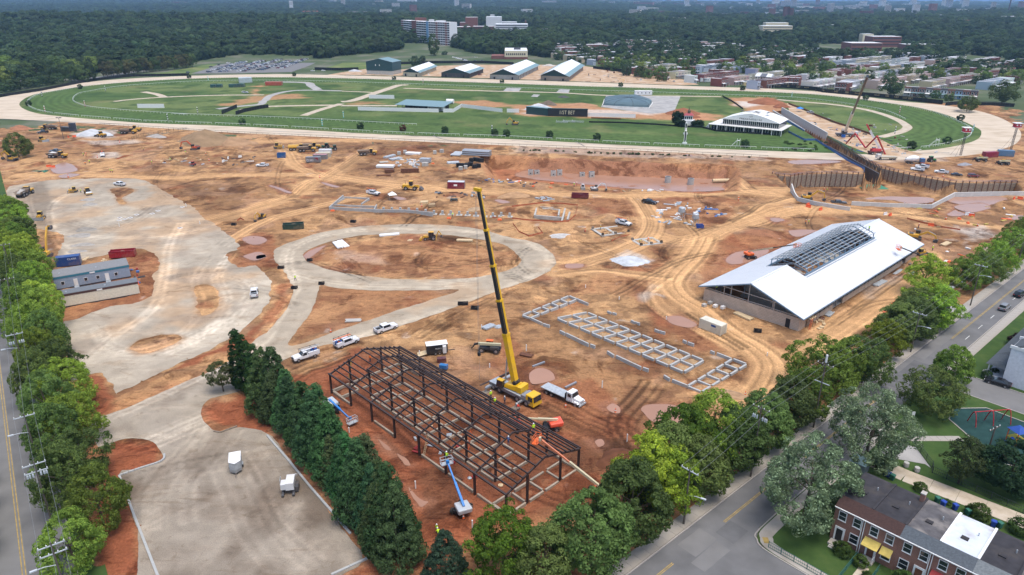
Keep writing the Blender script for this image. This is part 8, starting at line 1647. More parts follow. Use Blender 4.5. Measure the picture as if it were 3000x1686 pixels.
excavator(g('E',350,412),R(97),'yellow tracked excavator with raised boom behind the office trailers',arm=((1.0,1.7),(2.6,5.6),(4.6,8.4),(6.2,8.0)),s=1.05);text('CAT',bpy.data.objects['excavator'],(-2.56,0,1.4),.6,(R(90),0,R(-90)),'white');dozer(g('A',410,1040),R(-78),'yellow bulldozer with white blade on the dark wet strip',.0);dumper(g('A',262,800),R(95),'dusty grey articulated dump truck on the wet gravel',(.36,.34,.31),.0)
dozer(g('A',740,770),R(205),'yellow bulldozer next to the road roller',.0,.85);roller(g('A',890,790),R(-50),'yellow road roller with smooth drum on the gravel lot',.0);excavator(g('A',130,450),R(165),'yellow excavator with black arm under the big dark tree',arm=((1.0,1.7),(4.0,4.8),(6.4,3.6),(6.6,1.4)));dumper(g('A',590,425),R(2),'yellow articulated dump truck heaped with white stone',(.55,.54,.52));dozer(g('A',430,262),R(-20),'yellow bulldozer parked near the dark pickups',s=1.1)
loader(g('A',1020,215),R(160),'yellow loader in front of the white stone heap');dumper(g('A',1300,180),R(5),'yellow dump truck parked by the stone heap');loader(g('A',1360,160),R(185),'yellow loader beyond the stone heap',s=1.1);excavator(g('A',1965,348),R(176),'orange-red excavator with long arm on open dirt',(.55,.09,.03),arm=((1.0,1.7),(4.0,4.6),(7.0,4.0),(8.0,1.2)));dumper(g('A',490,140),R(180),'dark lorry with tipping body near the track rail',(.1,.1,.1))
dozer(g('B',225,330),R(10),'yellow bulldozer left of the blue dumpster',s=1.15);dumper(g('B',425,350),R(10),'yellow water tanker truck beside the haulers',tank=True);dumper(g('B',520,362),R(12),'articulated dump truck with empty grey body beside the tanker');dumper(g('B',560,330),R(14),'yellow articulated dump truck at the back of the parked group');dumper(g('B',1130,395),R(15),'rusty-bodied articulated dump truck driving alone')
loader(g('B',1565,742),R(-4),'yellow wheel loader with black bucket on the haul road',(.66,.36,.02),1.15);backhoe(g('B',1760,1258),R(183),'yellow backhoe loader inside the gravel oval');excavator(g('B',60,1030),R(-100),'small yellow and grey excavator near the green dumpster',s=.7);excavator(g('U',1310,945),R(180),'yellow excavator with dark arm on the turf course',z=.05,arm=((1.0,1.7),(3.4,4.6),(5.0,2.6),(5.4,.8)));excavator(g('C',730,960),R(-8),'white mini excavator at the pit edge',(.6,.6,.6),s=.75)
excavator(g('D',350,1020,-1.0),R(-20),'yellow excavator behind the concrete retaining wall',z=-2.2);excavator(g('N',1130,260),R(-30),'yellow excavator beyond the far end of the white-roofed barn',arm=((1.0,1.7),(3.4,3.2),(5.8,2.2),(6.4,.9)));dozer(g('N',1180,390),R(20),'yellow bulldozer at the barn corner',s=.8)
def skid(p,ang,label,col=(.5,.5,.5),z=None):
 t=veh('skid_steer',label,'skid steer',p,ang,z);mb('paint').box(-1.2,.8,-.6,.6,.4,1.2).B('body',t,color=col);cabin(t,-.4,.7,-.5,.5,1.2,2.1,col,'paint');b=mb('paint')
 for y in(-.75,.75):b.bar((-1.2,y,1.5),(1.3,y,.8),.14,.2)
 b.B('lift_arm',t,color=col);mb('dkmetal').prism([(1.3,.05),(2.1,.05),(1.6,.7),(1.2,.7)],-.9,.9,'y').B('bucket',t)
 for x in(-.75,.6):
  for y in(-.75,.75):wheel(t,x,y,.4,.3)
skid(g('C',625,950),R(-90),'grey skid steer at the pit edge beside the mini excavator');skid(g('A',1945,495),R(-100),'red skid steer beside the rebar stacks',(.35,.06,.05));skid(g('B',630,325),R(190),'tan skid steer between the haulers and tractors',(.4,.3,.1))
def tractor(p,ang,label,col,z=None):
 t=veh('tractor',label,'tractor',p,ang,z);mb('paint').box(.2,2.4,-.4,.4,.9,1.6).B('hood',t,color=col);mb('dkmetal').box(-1.2,2.2,-.3,.3,.6,.9).B('chassis',t);cabin(t,-1.3,.3,-.7,.7,1.1,2.8,col,'paint')
 for y in(-.9,.9):wheel(t,-.8,y,.85,.5);wheel(t,1.8,y*.8,.5,.35)
tractor(g('B',705,328),R(170),'green tractor nearest the yellow haulers',(.02,.10,.05));tractor(g('B',785,348),R(190),'green tractor nearest the white container',(.02,.10,.05));tractor(g('D',1440,710),R(10),'small green tractor beside the concrete mixer',(.03,.2,.05))
BLUE=(.02,.18,.50);GREYB=(.42,.45,.47);ORG=(.72,.13,.025);CRM=(.55,.50,.33)
p=g('J',600,185);boomlift(p,R(100),'blue and grey boom lift lowered beside the cypress screen',(*g('J',745,290),1.0),GREYB,BLUE);p=g('J',1585,950);q=g('J',1470,570,4.6);boomlift(p,R(60),'blue and grey boom lift raised to the frame eave',(*q,4.6),GREYB,BLUE);text('Genie',bpy.data.objects['boom_lift.001'],(-.6,-1.25,1.4),.5,(R(90),0,0),'black')
p=g('K',300,315);boomlift(p,R(175),'orange boom lift with cream boom behind the steel frame',(*g('K',40,245,3.0),3.0),(.75,.10,.05),CRM);p=g('K',640,850);q=g('K',190,400,8.2);boomlift(p,R(-30),'orange boom lift reaching over the gable of the steel frame',(*q,8.2),ORG,CRM,tcol=(.6,.2,.1));p=g('RB',620,470);q=g('RB',1125,335,9.4);boomlift(p,R(10),'orange boom lift standing in the puddle left of the barn',(*q,9.4),ORG,CRM,z=0.,tcol=(.03,.03,.03));p=g('N',1345,520);q=g('N',1008,335,6.8);boomlift(p,R(40),'orange boom lift reaching over the barn roof from the street side',(*q,6.8),ORG,CRM,tcol=(.03,.03,.03));p=g('N',975,810);boomlift(p,R(50),'orange boom lift parked by the pear trees',(*g('N',915,850),1.0),ORG,CRM)
p,a=at('G',1860,1135,1745,1125);telehandler(p,a,'orange and cream telehandler behind the yellow crane')
for v,x,y,an,lab in(('D',2080,735,180,'yellow telehandler by the red containers'),('D',1880,712,175,'yellow and blue lift truck left of the yellow telehandler')):telehandler(g(v,x,y),R(an),lab,col=(.66,.36,.02))
p=g('D',690,485);t=veh('mobile_crane','white-boomed mobile crane standing by the tunnel cut','crane',p,R(-12),.06);mb('paint').box(-6,6,-1.3,1.3,.9,1.9).B('chassis',t,color=(.10,.10,.11));mb('paint').box(4.5,6.2,-1.3,1.3,1.9,3).B('carrier_cab',t,color=(.5,.5,.5));mb('paint').box(-3,0,-1.2,1.2,1.9,3.4).B('superstructure',t,color=(.06,.06,.07));tipz=46.
q=g('V',1395,578,tipz);dx,dy=q[0]-p[0],q[1]-p[1];ca,sa=cos(R(-12)),sin(R(-12));tl=Vector((dx*ca+dy*sa,-dx*sa+dy*ca,tipz));s0=Vector((-1,0,3));m1_=s0 .lerp(tl,.42);mb('paint').bar(s0,m1_,1.3,1.4).B('boom',t,color=(.7,.7,.7));mb('paint').bar(m1_,tl,.9,1.0).B('fly_boom',t,color=(.06,.07,.09))
for x in(-4.5,-3,2,3.8):
 for y in(-1.1,1.1):wheel(t,x,y,.7,.5)
for y in(-3,3):mb('coat').box(-3.2,-1.2,y-.6,y+.6,0,1.5).B('counterweight_stack',t,color=(.03,.14,.45))
p=g('D',945,642);t=veh('rough_terrain_crane','red and white rough-terrain crane beside the pump truck','crane',p,R(5));mb('paint').box(-3.6,3.6,-1.3,1.3,1.0,1.8).B('chassis',t,color=(.10,.03,.03));mb('paint').box(-2.5,2.5,-1.2,1.2,1.8,3.0).B('superstructure',t,color=(.5,.04,.05));cabin(t,-1.6,0,.3,1.3,2.0,3.6,(.6,.6,.6));mb('paint').bar((2,0,3),(-3.5,3,12.),.9,1.0).B('boom',t,color=(.68,.68,.68));mb('paint').bar((-3.5,3,12.),(-5.2,4,15),.7,.8).B('fly_boom',t,color=(.5,.05,.06))
for x in(-2.3,2.3):
 for y in(-1.2,1.2):wheel(t,x,y,.8,.6)
p=g('D',1040,690);t=veh('concrete_pump','concrete pump truck with folded red boom over the yard','pump truck',p,R(178));mb('paint').box(-5,4,-1.2,1.2,.9,1.6).B('chassis',t,color=(.4,.35,.25));mb('paint').box(3,5,-1.2,1.2,.9,2.9).B('cab',t,color=(.62,.60,.55));b=mb('paint')
Pm=[g('D',x,y,z)+(z,) for x,y,z in((1035,640,4),(965,480,14),(862,585,7),(770,457,13),(690,545,5))]
loc=lambda q:(-(q[0]-p[0]),-(q[1]-p[1]),q[2])
for A_,B_ in zip(Pm[:-1],Pm[1:]):
 A2,B2=loc(A_),loc(B_);b.bar(A2,B2,.5,.6)
t.rotation_euler.z=math.pi;b.B('boom',t,color=(.5,.03,.04))
for x in(-4,-2.6,3.2):
 for y in(-1.1,1.1):wheel(t,x,y,.52,.4)
p=g('D',1295,720);t=veh('concrete_mixer','concrete mixer truck with white drum and blue cab','mixer truck',p,R(-6));mb('dkmetal').box(-4.5,4.2,-.5,.5,.8,1.2).B('chassis',t);mb('paint').box(2.4,4.2,-1.2,1.2,.9,2.8).B('cab',t,color=(.04,.12,.28));mb('glass').box(4.1,4.25,-1.0,1.0,1.9,2.6).B('windscreen',t);o=mb('white').lathe([(.5,-3.6),(1.0,-2.6),(1.5,-.6),(1.5,.8),(1.0,2.2),(.6,2.6)],16).B('drum',t);o.rotation_euler=(0,R(82),0);o.location=(-1.2,0,2.6);mb('steel').bar((-4.4,0,3.2),(-5.0,0,1.2),.5,.1).B('chute',t)
for x in(-3.2,-1.8,3.2):
 for y in(-1.1,1.1):wheel(t,x,y,.52,.4)
def boxat(v,a_,b_,H,W,col,name,label,cat,**k):
 p,an=at(v,*a_,*b_);L=dist(g(v,*a_),g(v,*b_));return box_thing(name,label,cat,(p[0]-sin(an)*W/2,p[1]+cos(an)*W/2),an,L,W,H,col,**k),L
t,L=boxat('M',(1442,948),(1605,1012),2.6,2.44,(.60,.57,.46),'shipping_container','cream shipping container beside the open barn gable','container');mb('coat').box(.3,1.6,-1.29,-1.25,1.7,2.2).B('decal',t,color=(.03,.08,.25))
t,L=boxat('B',(503,472),(645,472),2.6,2.44,(.17,.17,.18),'shipping_container','grey container lettered DXI with red corner','container');text('DXI',t,(-1.4,-1.27,1.1),1.5,(R(90),0,0),'white',width=3.2);mb('coat').prism([(.6,2.55),(2.6,2.55),(2.6,1.2)],-1.28,-1.25,'y').B('red_corner',t,color=(.25,.03,.04))
t,L=boxat('B',(575,440),(712,440),2.6,2.44,(.20,.20,.21),'shipping_container','grey and red container behind the DXI one','container',roof=(.45,.2,.2));boxat('B',(600,415),(745,415),2.6,2.44,(.55,.50,.36),'shipping_container','cream container third in the stack row','container');boxat('B',(635,388),(755,388),2.6,2.44,(.66,.66,.66),'shipping_container','white container at the back of the row','container')
t,L=boxat('B',(1928,735),(2095,738),3.0,3.0,(.17,.012,.035),'shipping_container','maroon container with white notice on the haul road','container',roof=(.5,.52,.55));mb('white').box(-.9,.6,-1.56,-1.53,1.3,2.1).B('notice',t);t,L=boxat('E',(438,490),(625,468),2.9,2.44,(.02,.06,.20),'shipping_container','dark blue container behind the grey-blue office','container');text('CLARK',t,(1.2,-1.27,2.2),.8,(R(90),0,0),'white');boxat('T',(2003,648),(2122,648),3.2,5.0,(.40,.075,.045),'shipping_container','pair of red containers on the infield grass','container',z=.03)
for k in range(5):boxat('X',(670+k*66 if k>1 else 470+k*110,722-2*k),(825+k*60 if k>1 else 560+k*110,722-2*k),2.8,2.44+k*.6,(.02,.075,.07),'storage_box','dark green storage container in the cluster on the infield','container',z=.03,ribs=False)[0]['group']='green infield containers'
boxat('D',(1920,672),(2030,668),2.8,2.6,(.25,.02,.05),'shipping_container','dark red container beside the blue one','container');boxat('D',(2030,660),(2170,668),3.0,2.6,(.10,.20,.32),'shipping_container','blue container below the second camera tower','container');boxat('A',(615,155),(700,160),2.6,2.6,(.03,.035,.04),'shipping_container','black container near the white stone heap','container');boxat('A',(705,160),(775,155),5.0,2.6,(.03,.04,.06),'shipping_container','stacked dark blue containers near the lamp mast','container')
boxat('X',(990,640),(1225,630),4.5,8,(.40,.46,.48),'glazed_tent','pale glazed tent on the infield behind the green containers','tent',z=.03,ribs=False)
for v,a_,b_,H,col,lab in(('B',(215,428),(298,425),2.4,(.015,.09,.26),'blue open-top dumpster on the haul road'),('B',(272,1150),(482,1135),2.0,(.015,.05,.04),'dark green dumpster full of debris left of the gravel oval'),('E',(848,422),(1040,408),2.2,(.28,.012,.025),'red dumpster behind the grey-blue office'),('C',(525,1030),(675,1035),1.8,(.14,.015,.03),'maroon dumpster in front of the flooded pit'),('C',(1635,1315),(1695,1315),1.3,(.015,.06,.28),'small blue dumpster under the steel silos')):
 p,an=at(v,*a_,*b_);L=dist(g(v,*a_),g(v,*b_));dumpster((p[0]-sin(an)*1.2,p[1]+cos(an)*1.2),an,L,2.4 if L>4 else 1.6,H,col,lab)
p,an=at('G',1320,1150,1470,1140);t=veh('enclosed_trailer','black enclosed trailer with white roof and open ramp','trailer',p,an+.1);mb('paint').box(-2.4,2.4,-1.1,1.1,.5,2.5).B('wall',t,color=(.02,.022,.025));mb('white').box(-2.45,2.45,-1.12,1.12,2.5,2.56).B('roof',t);mb('newwood').hexa([(-4.4,-1,.02),(-2.4,-1,.45),(-2.4,1,.45),(-4.4,1,.02),(-4.4,-1,.1),(-2.4,-1,.53),(-2.4,1,.53),(-4.4,1,.1)]).B('ramp',t);text('MOBILE',t,(.3,-1.12,1.6),.45,(R(90),0,0),'white');mb('whitew').box(1.2,2.0,-1.75,-1.1,.6,2.3).B('side_door',t);mb('dkmetal').bar((2.4,0,.45),(4.2,0,.45),.12).B('tongue',t)
for x in(-.4,.5):
 for y in(-1.05,1.05):wheel(t,x,y,.35,.22)
p,an=at('I',1800,600,1860,670);t=veh('cargo_trailer','small silver cargo trailer standing alone on the gravel','trailer',g('I',1825,625),an-.4,.02);mb('galv').prism([(-1.6,-.95),(1.3,-.95),(2.0,0),(1.3,.95),(-1.6,.95)],.45,2.3,'z').B('wall',t);mb('white').prism([(-1.62,-.97),(1.32,-.97),(2.03,0),(1.32,.97),(-1.62,.97)],2.3,2.38,'z').B('roof',t);mb('steel').prism([(1.29,-.97),(2.03,0),(1.29,.97)],.44,1.0,'z').B('stone_guard',t);mb('dkmetal').bar((1.5,0,.45),(3.0,0,.4),.1).B('tongue',t)
for y in(-1.05,1.05):wheel(t,-.3,y,.34,.2);mb('steel').box(-.75,.15,y-.12,y+.12,.68,.74).B('fender',t)
p=g('J',262,790);t=veh('kerb_machine','white slipform kerb machine on tracks by the cypresses','machine',p,R(100),.02)
for x,y in((-1.2,-.8),(-1.2,.9),(1.3,.1)):o=track(t,0,1.4,.55,.35);o.location=(x,y,0)
mb('paint').box(-1.3,1.2,-.9,.4,.9,2.2).B('engine_housing',t,color=(.62,.62,.62));mb('paint').box(-1.2,.2,.4,1.2,1.0,2.0).B('operator_deck',t,color=(.6,.6,.6));mb('dkmetal').box(-.9,.8,-1.5,-.9,.2,1.1).B('mould',t);r=mb('galv');[r.bar((x,1.2,2.0),(x,1.2,2.8),.05) for x in(-1.1,-.5,.1)];r.bar((-1.1,1.2,2.8),(.1,1.2,2.8),.05);r.B('handrail',t);mb('paint').bar((.8,-.6,2.0),(2.4,-.9,1.2),.4,.3).B('conveyor',t,color=(.5,.5,.5))
p=g('G',1432,1215);t=veh('gang_box','brown steel gang box on the red soil','tool box',p,.2);mb('paint').box(-1,1,-.5,.5,.1,1.0).B('chest',t,color=(.10,.03,.03));mb('paint').taper(-1.03,1.03,-.53,.53,1.0,1.15,.05,.05,.1).B('lid',t,color=(.10,.03,.03));p=g('G',1448,1275);t=veh('welder','blue portable welding generator behind the steel frame','generator',p,-.3);mb('paint').box(-.9,.9,-.5,.5,.4,1.3).B('housing',t,color=(.02,.14,.35));[wheel(t,0,y,.3,.2) for y in(-.6,.6)];mb('dkmetal').bar((.9,0,.4),(1.9,0,.4),.08).B('tow_bar',t)
GW=(.43,.44,.45);GG=(.30,.28,.25)
for v,x,y,rx,ry,h,c,lab in(('A',2080,275,20,10,7.5,(.25,.17,.10),'huge flat-topped dirt mound beside the track rail'),('A',2350,285,13,7,4.2,(.32,.20,.115),'lower shoulder of dirt beside the huge mound'),('A',940,195,12,6,3.2,GW,'white stone heap near the yellow loaders'),('A',200,130,9,5,2.6,(.30,.14,.08),'red dirt heap beyond the big dark tree'),('A',890,845,3.2,2.4,.9,GG,'small grey gravel heap nearest the road roller'),('A',905,892,3.2,2.4,.9,GG,'second small grey gravel heap on the lot'),('E',660,195,4.0,2.6,1.1,(.24,.22,.19),'dark gravel heap behind the office trailers'),('E',620,240,4.2,2.6,.9,GG,'grey gravel heap below the dark one'),('E',640,310,4.0,2.2,.7,GG,'low gravel heap nearest the red dumpster'),('E',590,360,3.6,2.0,.6,GG,'lowest gravel heap near the blue container'),('M',905,440,6.2,4.2,2.2,(.45,.47,.49),'white stone heap alone between the haul roads'),('M',370,250,3,2,.9,(.40,.38,.36),'pale rubble heap at the gravel oval edge'),('K',850,560,5.2,3.2,1.9,(.13,.055,.03),'dark red-brown soil heap in front of the yellow-green trees'),('C',1510,290,12,7,4.6,(.24,.10,.055),'red soil heap on the infield by the hedges'),('C',230,240,11,7,4.0,GW,'white stone heap behind the green shed wall'),('C',320,205,7,5,3.6,(.14,.11,.085),'dark earth heap on the infield'),('C',610,205,13,6,1.6,(.34,.19,.11),'low orange soil spread on the infield'),('C',455,140,5,3,1.8,(.08,.08,.08),'black heap on the infield grass'),('V',630,785,14,7,5.0,(.26,.11,.06),'large red soil heap beyond the white pavilion'),('V',740,812,7,5,3.2,(.22,.09,.05),'smaller red soil heap beside the large one'),('V',30,890,9,5,4.4,(.24,.10,.055),'red soil heap left of the pavilion'),('C',880,1225,4.5,3,1.6,(.32,.19,.10),'dirt heap behind the white service truck'),('C',20,1010,7,4,1.8,(.36,.22,.12),'tan dirt heap in front of the pit'),('D',1735,735,4,2,1.3,(.25,.25,.27),'grey gravel heap by the pile wall yard'),('U',100,540,9,4,2.2,GW,'pale heap left of the tall green shed'),('U',1570,500,9,4,2.5,(.45,.42,.38),'rubble heap behind the white-roofed barns'),('G',1700,30,4,2.5,1.0,(.34,.24,.15),'small dirt heap by the column stubs'),('C',420,1360,4,2.2,.8,(.45,.44,.43),'pale crushed-stone heap by the orange mesh'),('K',1680,60,3.6,2.2,.8,(.34,.22,.13),'low dirt heap below the concrete grid'),('A',1580,215,6,3.5,1.6,(.33,.30,.27),'heap of broken concrete by the mesh fence')):
 heap(v,x,y,rx,ry,h,c,lab,'stone_heap' if c in(GW,GG) else 'dirt_pile',z=.03 if v in 'UV' or(v=='C' and y<320) else None)
for x,y,h,r_ in((165,822,2.6,0),(220,815,2.0,0),(365,832,2.6,0),(420,826,2.8,0),(620,835,2.0,0),(703,842,2.8,0),(1376,890,3.0,1),(1577,908,3.0,1)):
 p=g('C',x,y,-5.72);t=thing('manhole_section','square concrete manhole section standing in the flooded pit' if not r_ else 'round concrete manhole section standing in the flooded pit','manhole',(p[0],p[1],-5.8),rnd.uniform(-.2,.2),'square manhole sections in the pit' if not r_ else 'round manhole sections in the pit')
 if r_:mb('concrete').tube((0,0,0),(0,0,h),1.5,n=16).B('ring',t);mb('dkmetal').tube((0,0,h),(0,0,h+.02),1.25,n=16).B('opening',t)
 else:mb('concrete').box(-1.2,1.2,-1,1,0,h).B('box',t);mb('dkmetal').box(-.95,.95,-.75,.75,h,h+.02).B('opening',t);mb('dkmetal').tube((0,-1.02,1),(0,-1.0,1),.4).B('pipe_hole',t)
p=g('C',1845,892,-5.6);t=thing('pipe_length','fat tan pipe lying at the pit ramp','pipe',(p[0],p[1],-5.6));mb('newwood').tube((-4,0,.9),(4,.6,.9),.9,n=14).B('barrel',t)
for x,y in((1835,920),(1590,957),(1532,986),(1375,997),(1205,1027),(1200,1052),(1257,1040),(1310,1027),(1812,1130)):
 p=g('A',x,y);t=thing('manhole_ring','shallow concrete manhole ring set in the gravel lot','manhole',(p[0],p[1],.0),.2,'manhole rings in the gravel lot');mb('white').lathe([(.95,0),(.95,.16),(.7,.18),(.7,.02)],4).B('collar',t);mb('rust').tube((0,0,.02),(0,0,.06),.66,n=12).B('cover',t)
for v,x,y,s in(('G',415,435,1),('G',193,492,1.2),('G',296,648,1),('G',506,615,1),('G',1597,772,1.7),('G',1688,812,1.2),('G',750,135,1.2),('A',2355,1108,1.0),('M',1895,975,1.1)):
 p=g(v,x,y);t=veh('silt_guard','black fabric box guarding a drain inlet','inlet guard',p,rnd.uniform(-.3,.3),None,'black drain inlet guards');b=mb('blackfab')
 for a_,c_ in(((-.8*s,-.5),(.8*s,-.5)),((.8*s,-.5),(.8*s,.5)),((.8*s,.5),(-.8*s,.5)),((-.8*s,.5),(-.8*s,-.5))):b.bar((a_[0],a_[1],.35),(c_[0],c_[1],.35),.05,.75)
 b.B('fabric',t);w_=mb('oldwood');[w_.bar((x_,y_,0),(x_,y_,.9),.07) for x_ in(-.8*s,.8*s) for y_ in(-.5,.5)];w_.bar((-.8*s,-.5,.5),(.8*s,.5,.5),.06);w_.B('stake',t)
for v,x,y,h in(('J',720,350,1.1),('J',1231,775,1.5),('J',1670,1110,2.2),('K',887,415,1.6),('M',110,1120,1.6),('M',695,1415,1.6),('M',826,740,.9),('M',567,640,.9),('M',1190,885,.9),('G',1802,1250,1.0),('G',1740,960,1.2),('G',1262,1160,1.2),('A',1875,918,1.6),('A',1202,1115,1.4),('A',2012,1090,1.2),('M',1968,1165,.9)):
 p=g(v,x,y);tag(mb('white').tube((0,0,-.2),(0,0,h),.11,n=8).build('vent_stub',loc=(p[0],p[1],zat(*p))),'white plastic pipe stub standing upright in the ground','pipe','white upright pipe stubs')
def bundle(v,a_,b_,n,m,label,w=.18,h=.18,rows=2,cat='stack',name='material_stack',tube=False,z=None,jit=.25):
 p,an=at(v,*a_,*b_);L=dist(g(v,*a_),g(v,*b_));t=veh(name,label,cat,p,an,z);r=random.Random(n)
 for k in range(rows):
  for i in range(n):
   o_=r.uniform(-jit,jit);y=(i-n/2)*w*1.12;zz=.1+k*h*1.05
   (mb(m).tube((-L/2+o_,y,zz+h/2),(L/2+o_,y,zz+h/2),h/2,n=8) if tube else mb(m).box(-L/2+o_,L/2+o_,y-w/2,y+w/2,zz,zz+h)).B('piece',t)
 return t
bundle('G',(615,300),(655,345),8,'white','left bundle of white planks inside the gravel oval',.22,.2,2);bundle('G',(648,285),(705,335),8,'white','right bundle of white planks inside the gravel oval',.22,.2,2);bundle('G',(955,242),(1105,230),7,'white','long white beams at the top of the gravel oval',.25,.2,2);bundle('G',(1550,275),(1670,278),6,'newwood','timber bundle inside the gravel oval by the backhoe',.25,.2,2);bundle('G',(695,893),(813,890),3,'concrete','pale concrete slabs on the triangle of dirt',.5,.12,2);bundle('G',(1175,285),(1205,285),4,'newwood','small timber pallet inside the gravel oval',.3,.12,2)
bundle('G',(1755,965),(1830,935),9,'galv','galvanised purlin bundle behind the telehandler',.18,.18,2);bundle('G',(1855,950),(1905,935),7,'galv','loose galvanised purlins right of the purlin bundle',.22,.15,1,jit=.8);bundle('S',(890,560),(1070,600),6,'rust','rusty rebar bundle beside the upright white pipe',.2,.15,2);bundle('S',(250,1070),(700,862),1,'primer','long dark steel beam on the ground behind the crane',.35,.35,1);bundle('S',(330,1105),(730,905),2,'galv','pair of steel beams beside the crane deck',.3,.3,1);bundle('S',(1075,770),(1265,700),1,'steel','single steel beam on the dirt beyond the crane',.35,.35,1);bundle('S',(1585,1130),(1760,1045),1,'steel','steel beam lying against the flatbed deck',.35,.35,1)
bundle('RB',(460,1065),(635,1140),6,'newwood','long timber bundle against the barn gable wall',.25,.2,2);bundle('RB',(1960,770),(2060,715),6,'galv','steel stud bundle along the barn side',.25,.15,2);bundle('RB',(1440,1095),(1490,1050),5,'galv','steel stud bundle by the barn scaffolding',.25,.15,2);bundle('RB',(2165,635),(2245,580),3,'galv','loose steel studs at the far barn side',.3,.12,1);bundle('N',(1340,318),(1390,295),5,'newwood','timber stack beyond the barn corner',.3,.2,2);bundle('N',(1350,650),(1400,630),6,'white','white panels stacked by the black screen fence',.4,.12,2,jit=.6)
for k,(x,y) in enumerate(((120,990),(185,965),(240,1000),(320,1015))):pallet_p=g('RB',x,y);t=veh('block_pallet','wrapped pallet of masonry beside the barn gable','pallet',pallet_p,.6,None,'pallets by the barn gable');mb('wood').box(-.6,.6,-.5,.5,.02,.14).B('pallet',t);mb('whitew' if k>1 else 'concrete').box(-.55,.55,-.45,.45,.14,.8).B('load',t)
bundle('B',(1985,385),(2080,390),10,'galv','row of grey drain pipes on the pipe yard',.8,.8,1,tube=True);bundle('B',(2090,385),(2360,400),5,'steel','long stack of dark-ended drain pipes',.9,.9,3,tube=True,jit=.1)
for a_,b_,n,m,lab,tb,r_ in(((1245,470),(1330,462),4,'concrete','short concrete pipes left of the pipe yard',True,1),((1290,425),(1390,400),4,'galv','stacked grey pipes at the head of the pipe yard',True,2),((1345,450),(1450,430),5,'galv','grey pipes in front of the stacked ones',True,2),((1220,515),(1390,520),6,'white','white roof panels on the pipe yard',False,2),((1515,375),(1655,382),6,'white','long white panels behind the pipe yard',False,2),((1660,470),(1755,475),5,'galv','galvanised frames in the pipe yard',False,4),((1925,475),(2040,470),6,'galv','pale blue-grey pipe bundle left of the wrapped stacks',True,2),((1460,575),(1640,572),2,'rust','long rusty steel trench box',False,4),((1215,605),(1360,600),3,'rust','flat rusty steel plate',False,1),((1300,570),(1390,565),3,'rust','rusty steel trestle before the white panels',False,3),((1655,890),(1730,885),4,'newwood','pale timber stack by the column stubs',False,2),((1740,920),(1800,915),4,'wood','formwork boards by the column stubs',False,2)):
 bundle('B',a_,b_,n,m,lab,.55,.45,r_,tube=tb)
def crate_lot(v,pts,label,group,m,sx=1.2,sy=1.0,h=1.0,strap=True):
 for x,y in pts:
  p=g(v,x,y);t=veh('wrapped_stack',label,'stack',p,rnd.uniform(-.4,.4),None,group);mb('wood').box(-sx/2,sx/2,-sy/2,sy/2,.02,.15).B('pallet',t);mb(m).box(-sx/2+.04,sx/2-.04,-sy/2+.04,sy/2-.04,.15,h).B('load',t)
crate_lot('B',[(2040,515),(2080,515),(2120,510),(2160,500),(2200,520),(2240,515),(2170,460),(2205,455),(2240,465),(2270,470)],'black-wrapped block stack on the pipe yard','black-wrapped block stacks','blackfab',2.2,1.8,1.9);crate_lot('B',[(1440,385),(1500,372),(1800,385),(1870,375),(2110,535),(2060,545),(1690,515),(1715,515)],'grey concrete part on the pipe yard','grey concrete parts on the pipe yard','concrete',1.8,1.6,1.8)
rr=random.Random(77)
def litter(name,v,box_,n,label,group,mats,s=(.5,1.6),h=(.1,.5),cat='material'):
 for i in range(n):
  p=g(v,rr.uniform(box_[0],box_[2]),rr.uniform(box_[1],box_[3]));L,W,H=rr.uniform(*s),rr.uniform(.3,.9),rr.uniform(*h);m=rr.choice(mats);key=('lit',m,i%5,round(s[1],1))
  if key not in MCACHE:
   b=mb(m);k_=i%5
   if k_==0:b.taper(-L/2,L/2,-W/2,W/2,0,H,L*.15,L*.1,W*.15)
   elif k_==1:[b.bar((-L,y,.08+.05*j),(L,y+rr.uniform(-.2,.2),.08+.05*j),.12) for j,y in enumerate((-.3,-.1,.1,.3))]
   elif k_==2:[b.box(-L/2,L/2,-W/2,W/2,q*.16,q*.16+.12) for q in range(3)]
   elif k_==3:[b.tube((-L,y,.15),(L,y+.1,.15),.13,n=6) for y in(-.3,0,.3)]
   else:b.lathe([(W*.6,0),(W*.75,H*.5),(W*.3,H)],7)
   MCACHE[key]=b.mesh(name)
  o=link(name,MCACHE[key]);o.location=(p[0],p[1],zat(*p));o.rotation_euler.z=rr.uniform(0,3.1);tag(o,label,cat,group)
litter('pipe_fitting','B',(1420,435,1640,530),34,'piece in the tangled heap of pipe fittings','tangled pipe fittings',['galv','galv','white','steel','whitew'],(.8,2.2),(.4,1.2));litter('material_bag','C',(1270,1070,1640,1260),40,'bag or panel in the heap around the steel silos','bags and panels round the silos',['whitew','white','galv','galv','whitew'],(.8,2.6),(.4,1.3));litter('sheet_stack','C',(1640,1120,1890,1190),14,'panel lying right of the steel silos','panels right of the silos',['galv','white','bluescreen'],(.8,2),(.3,.8));litter('form_stack','C',(220,1030,350,1060),8,'grey form panel stacked before the maroon dumpster','grey form panels',['galv','steel'],(1,2),(.3,.6))
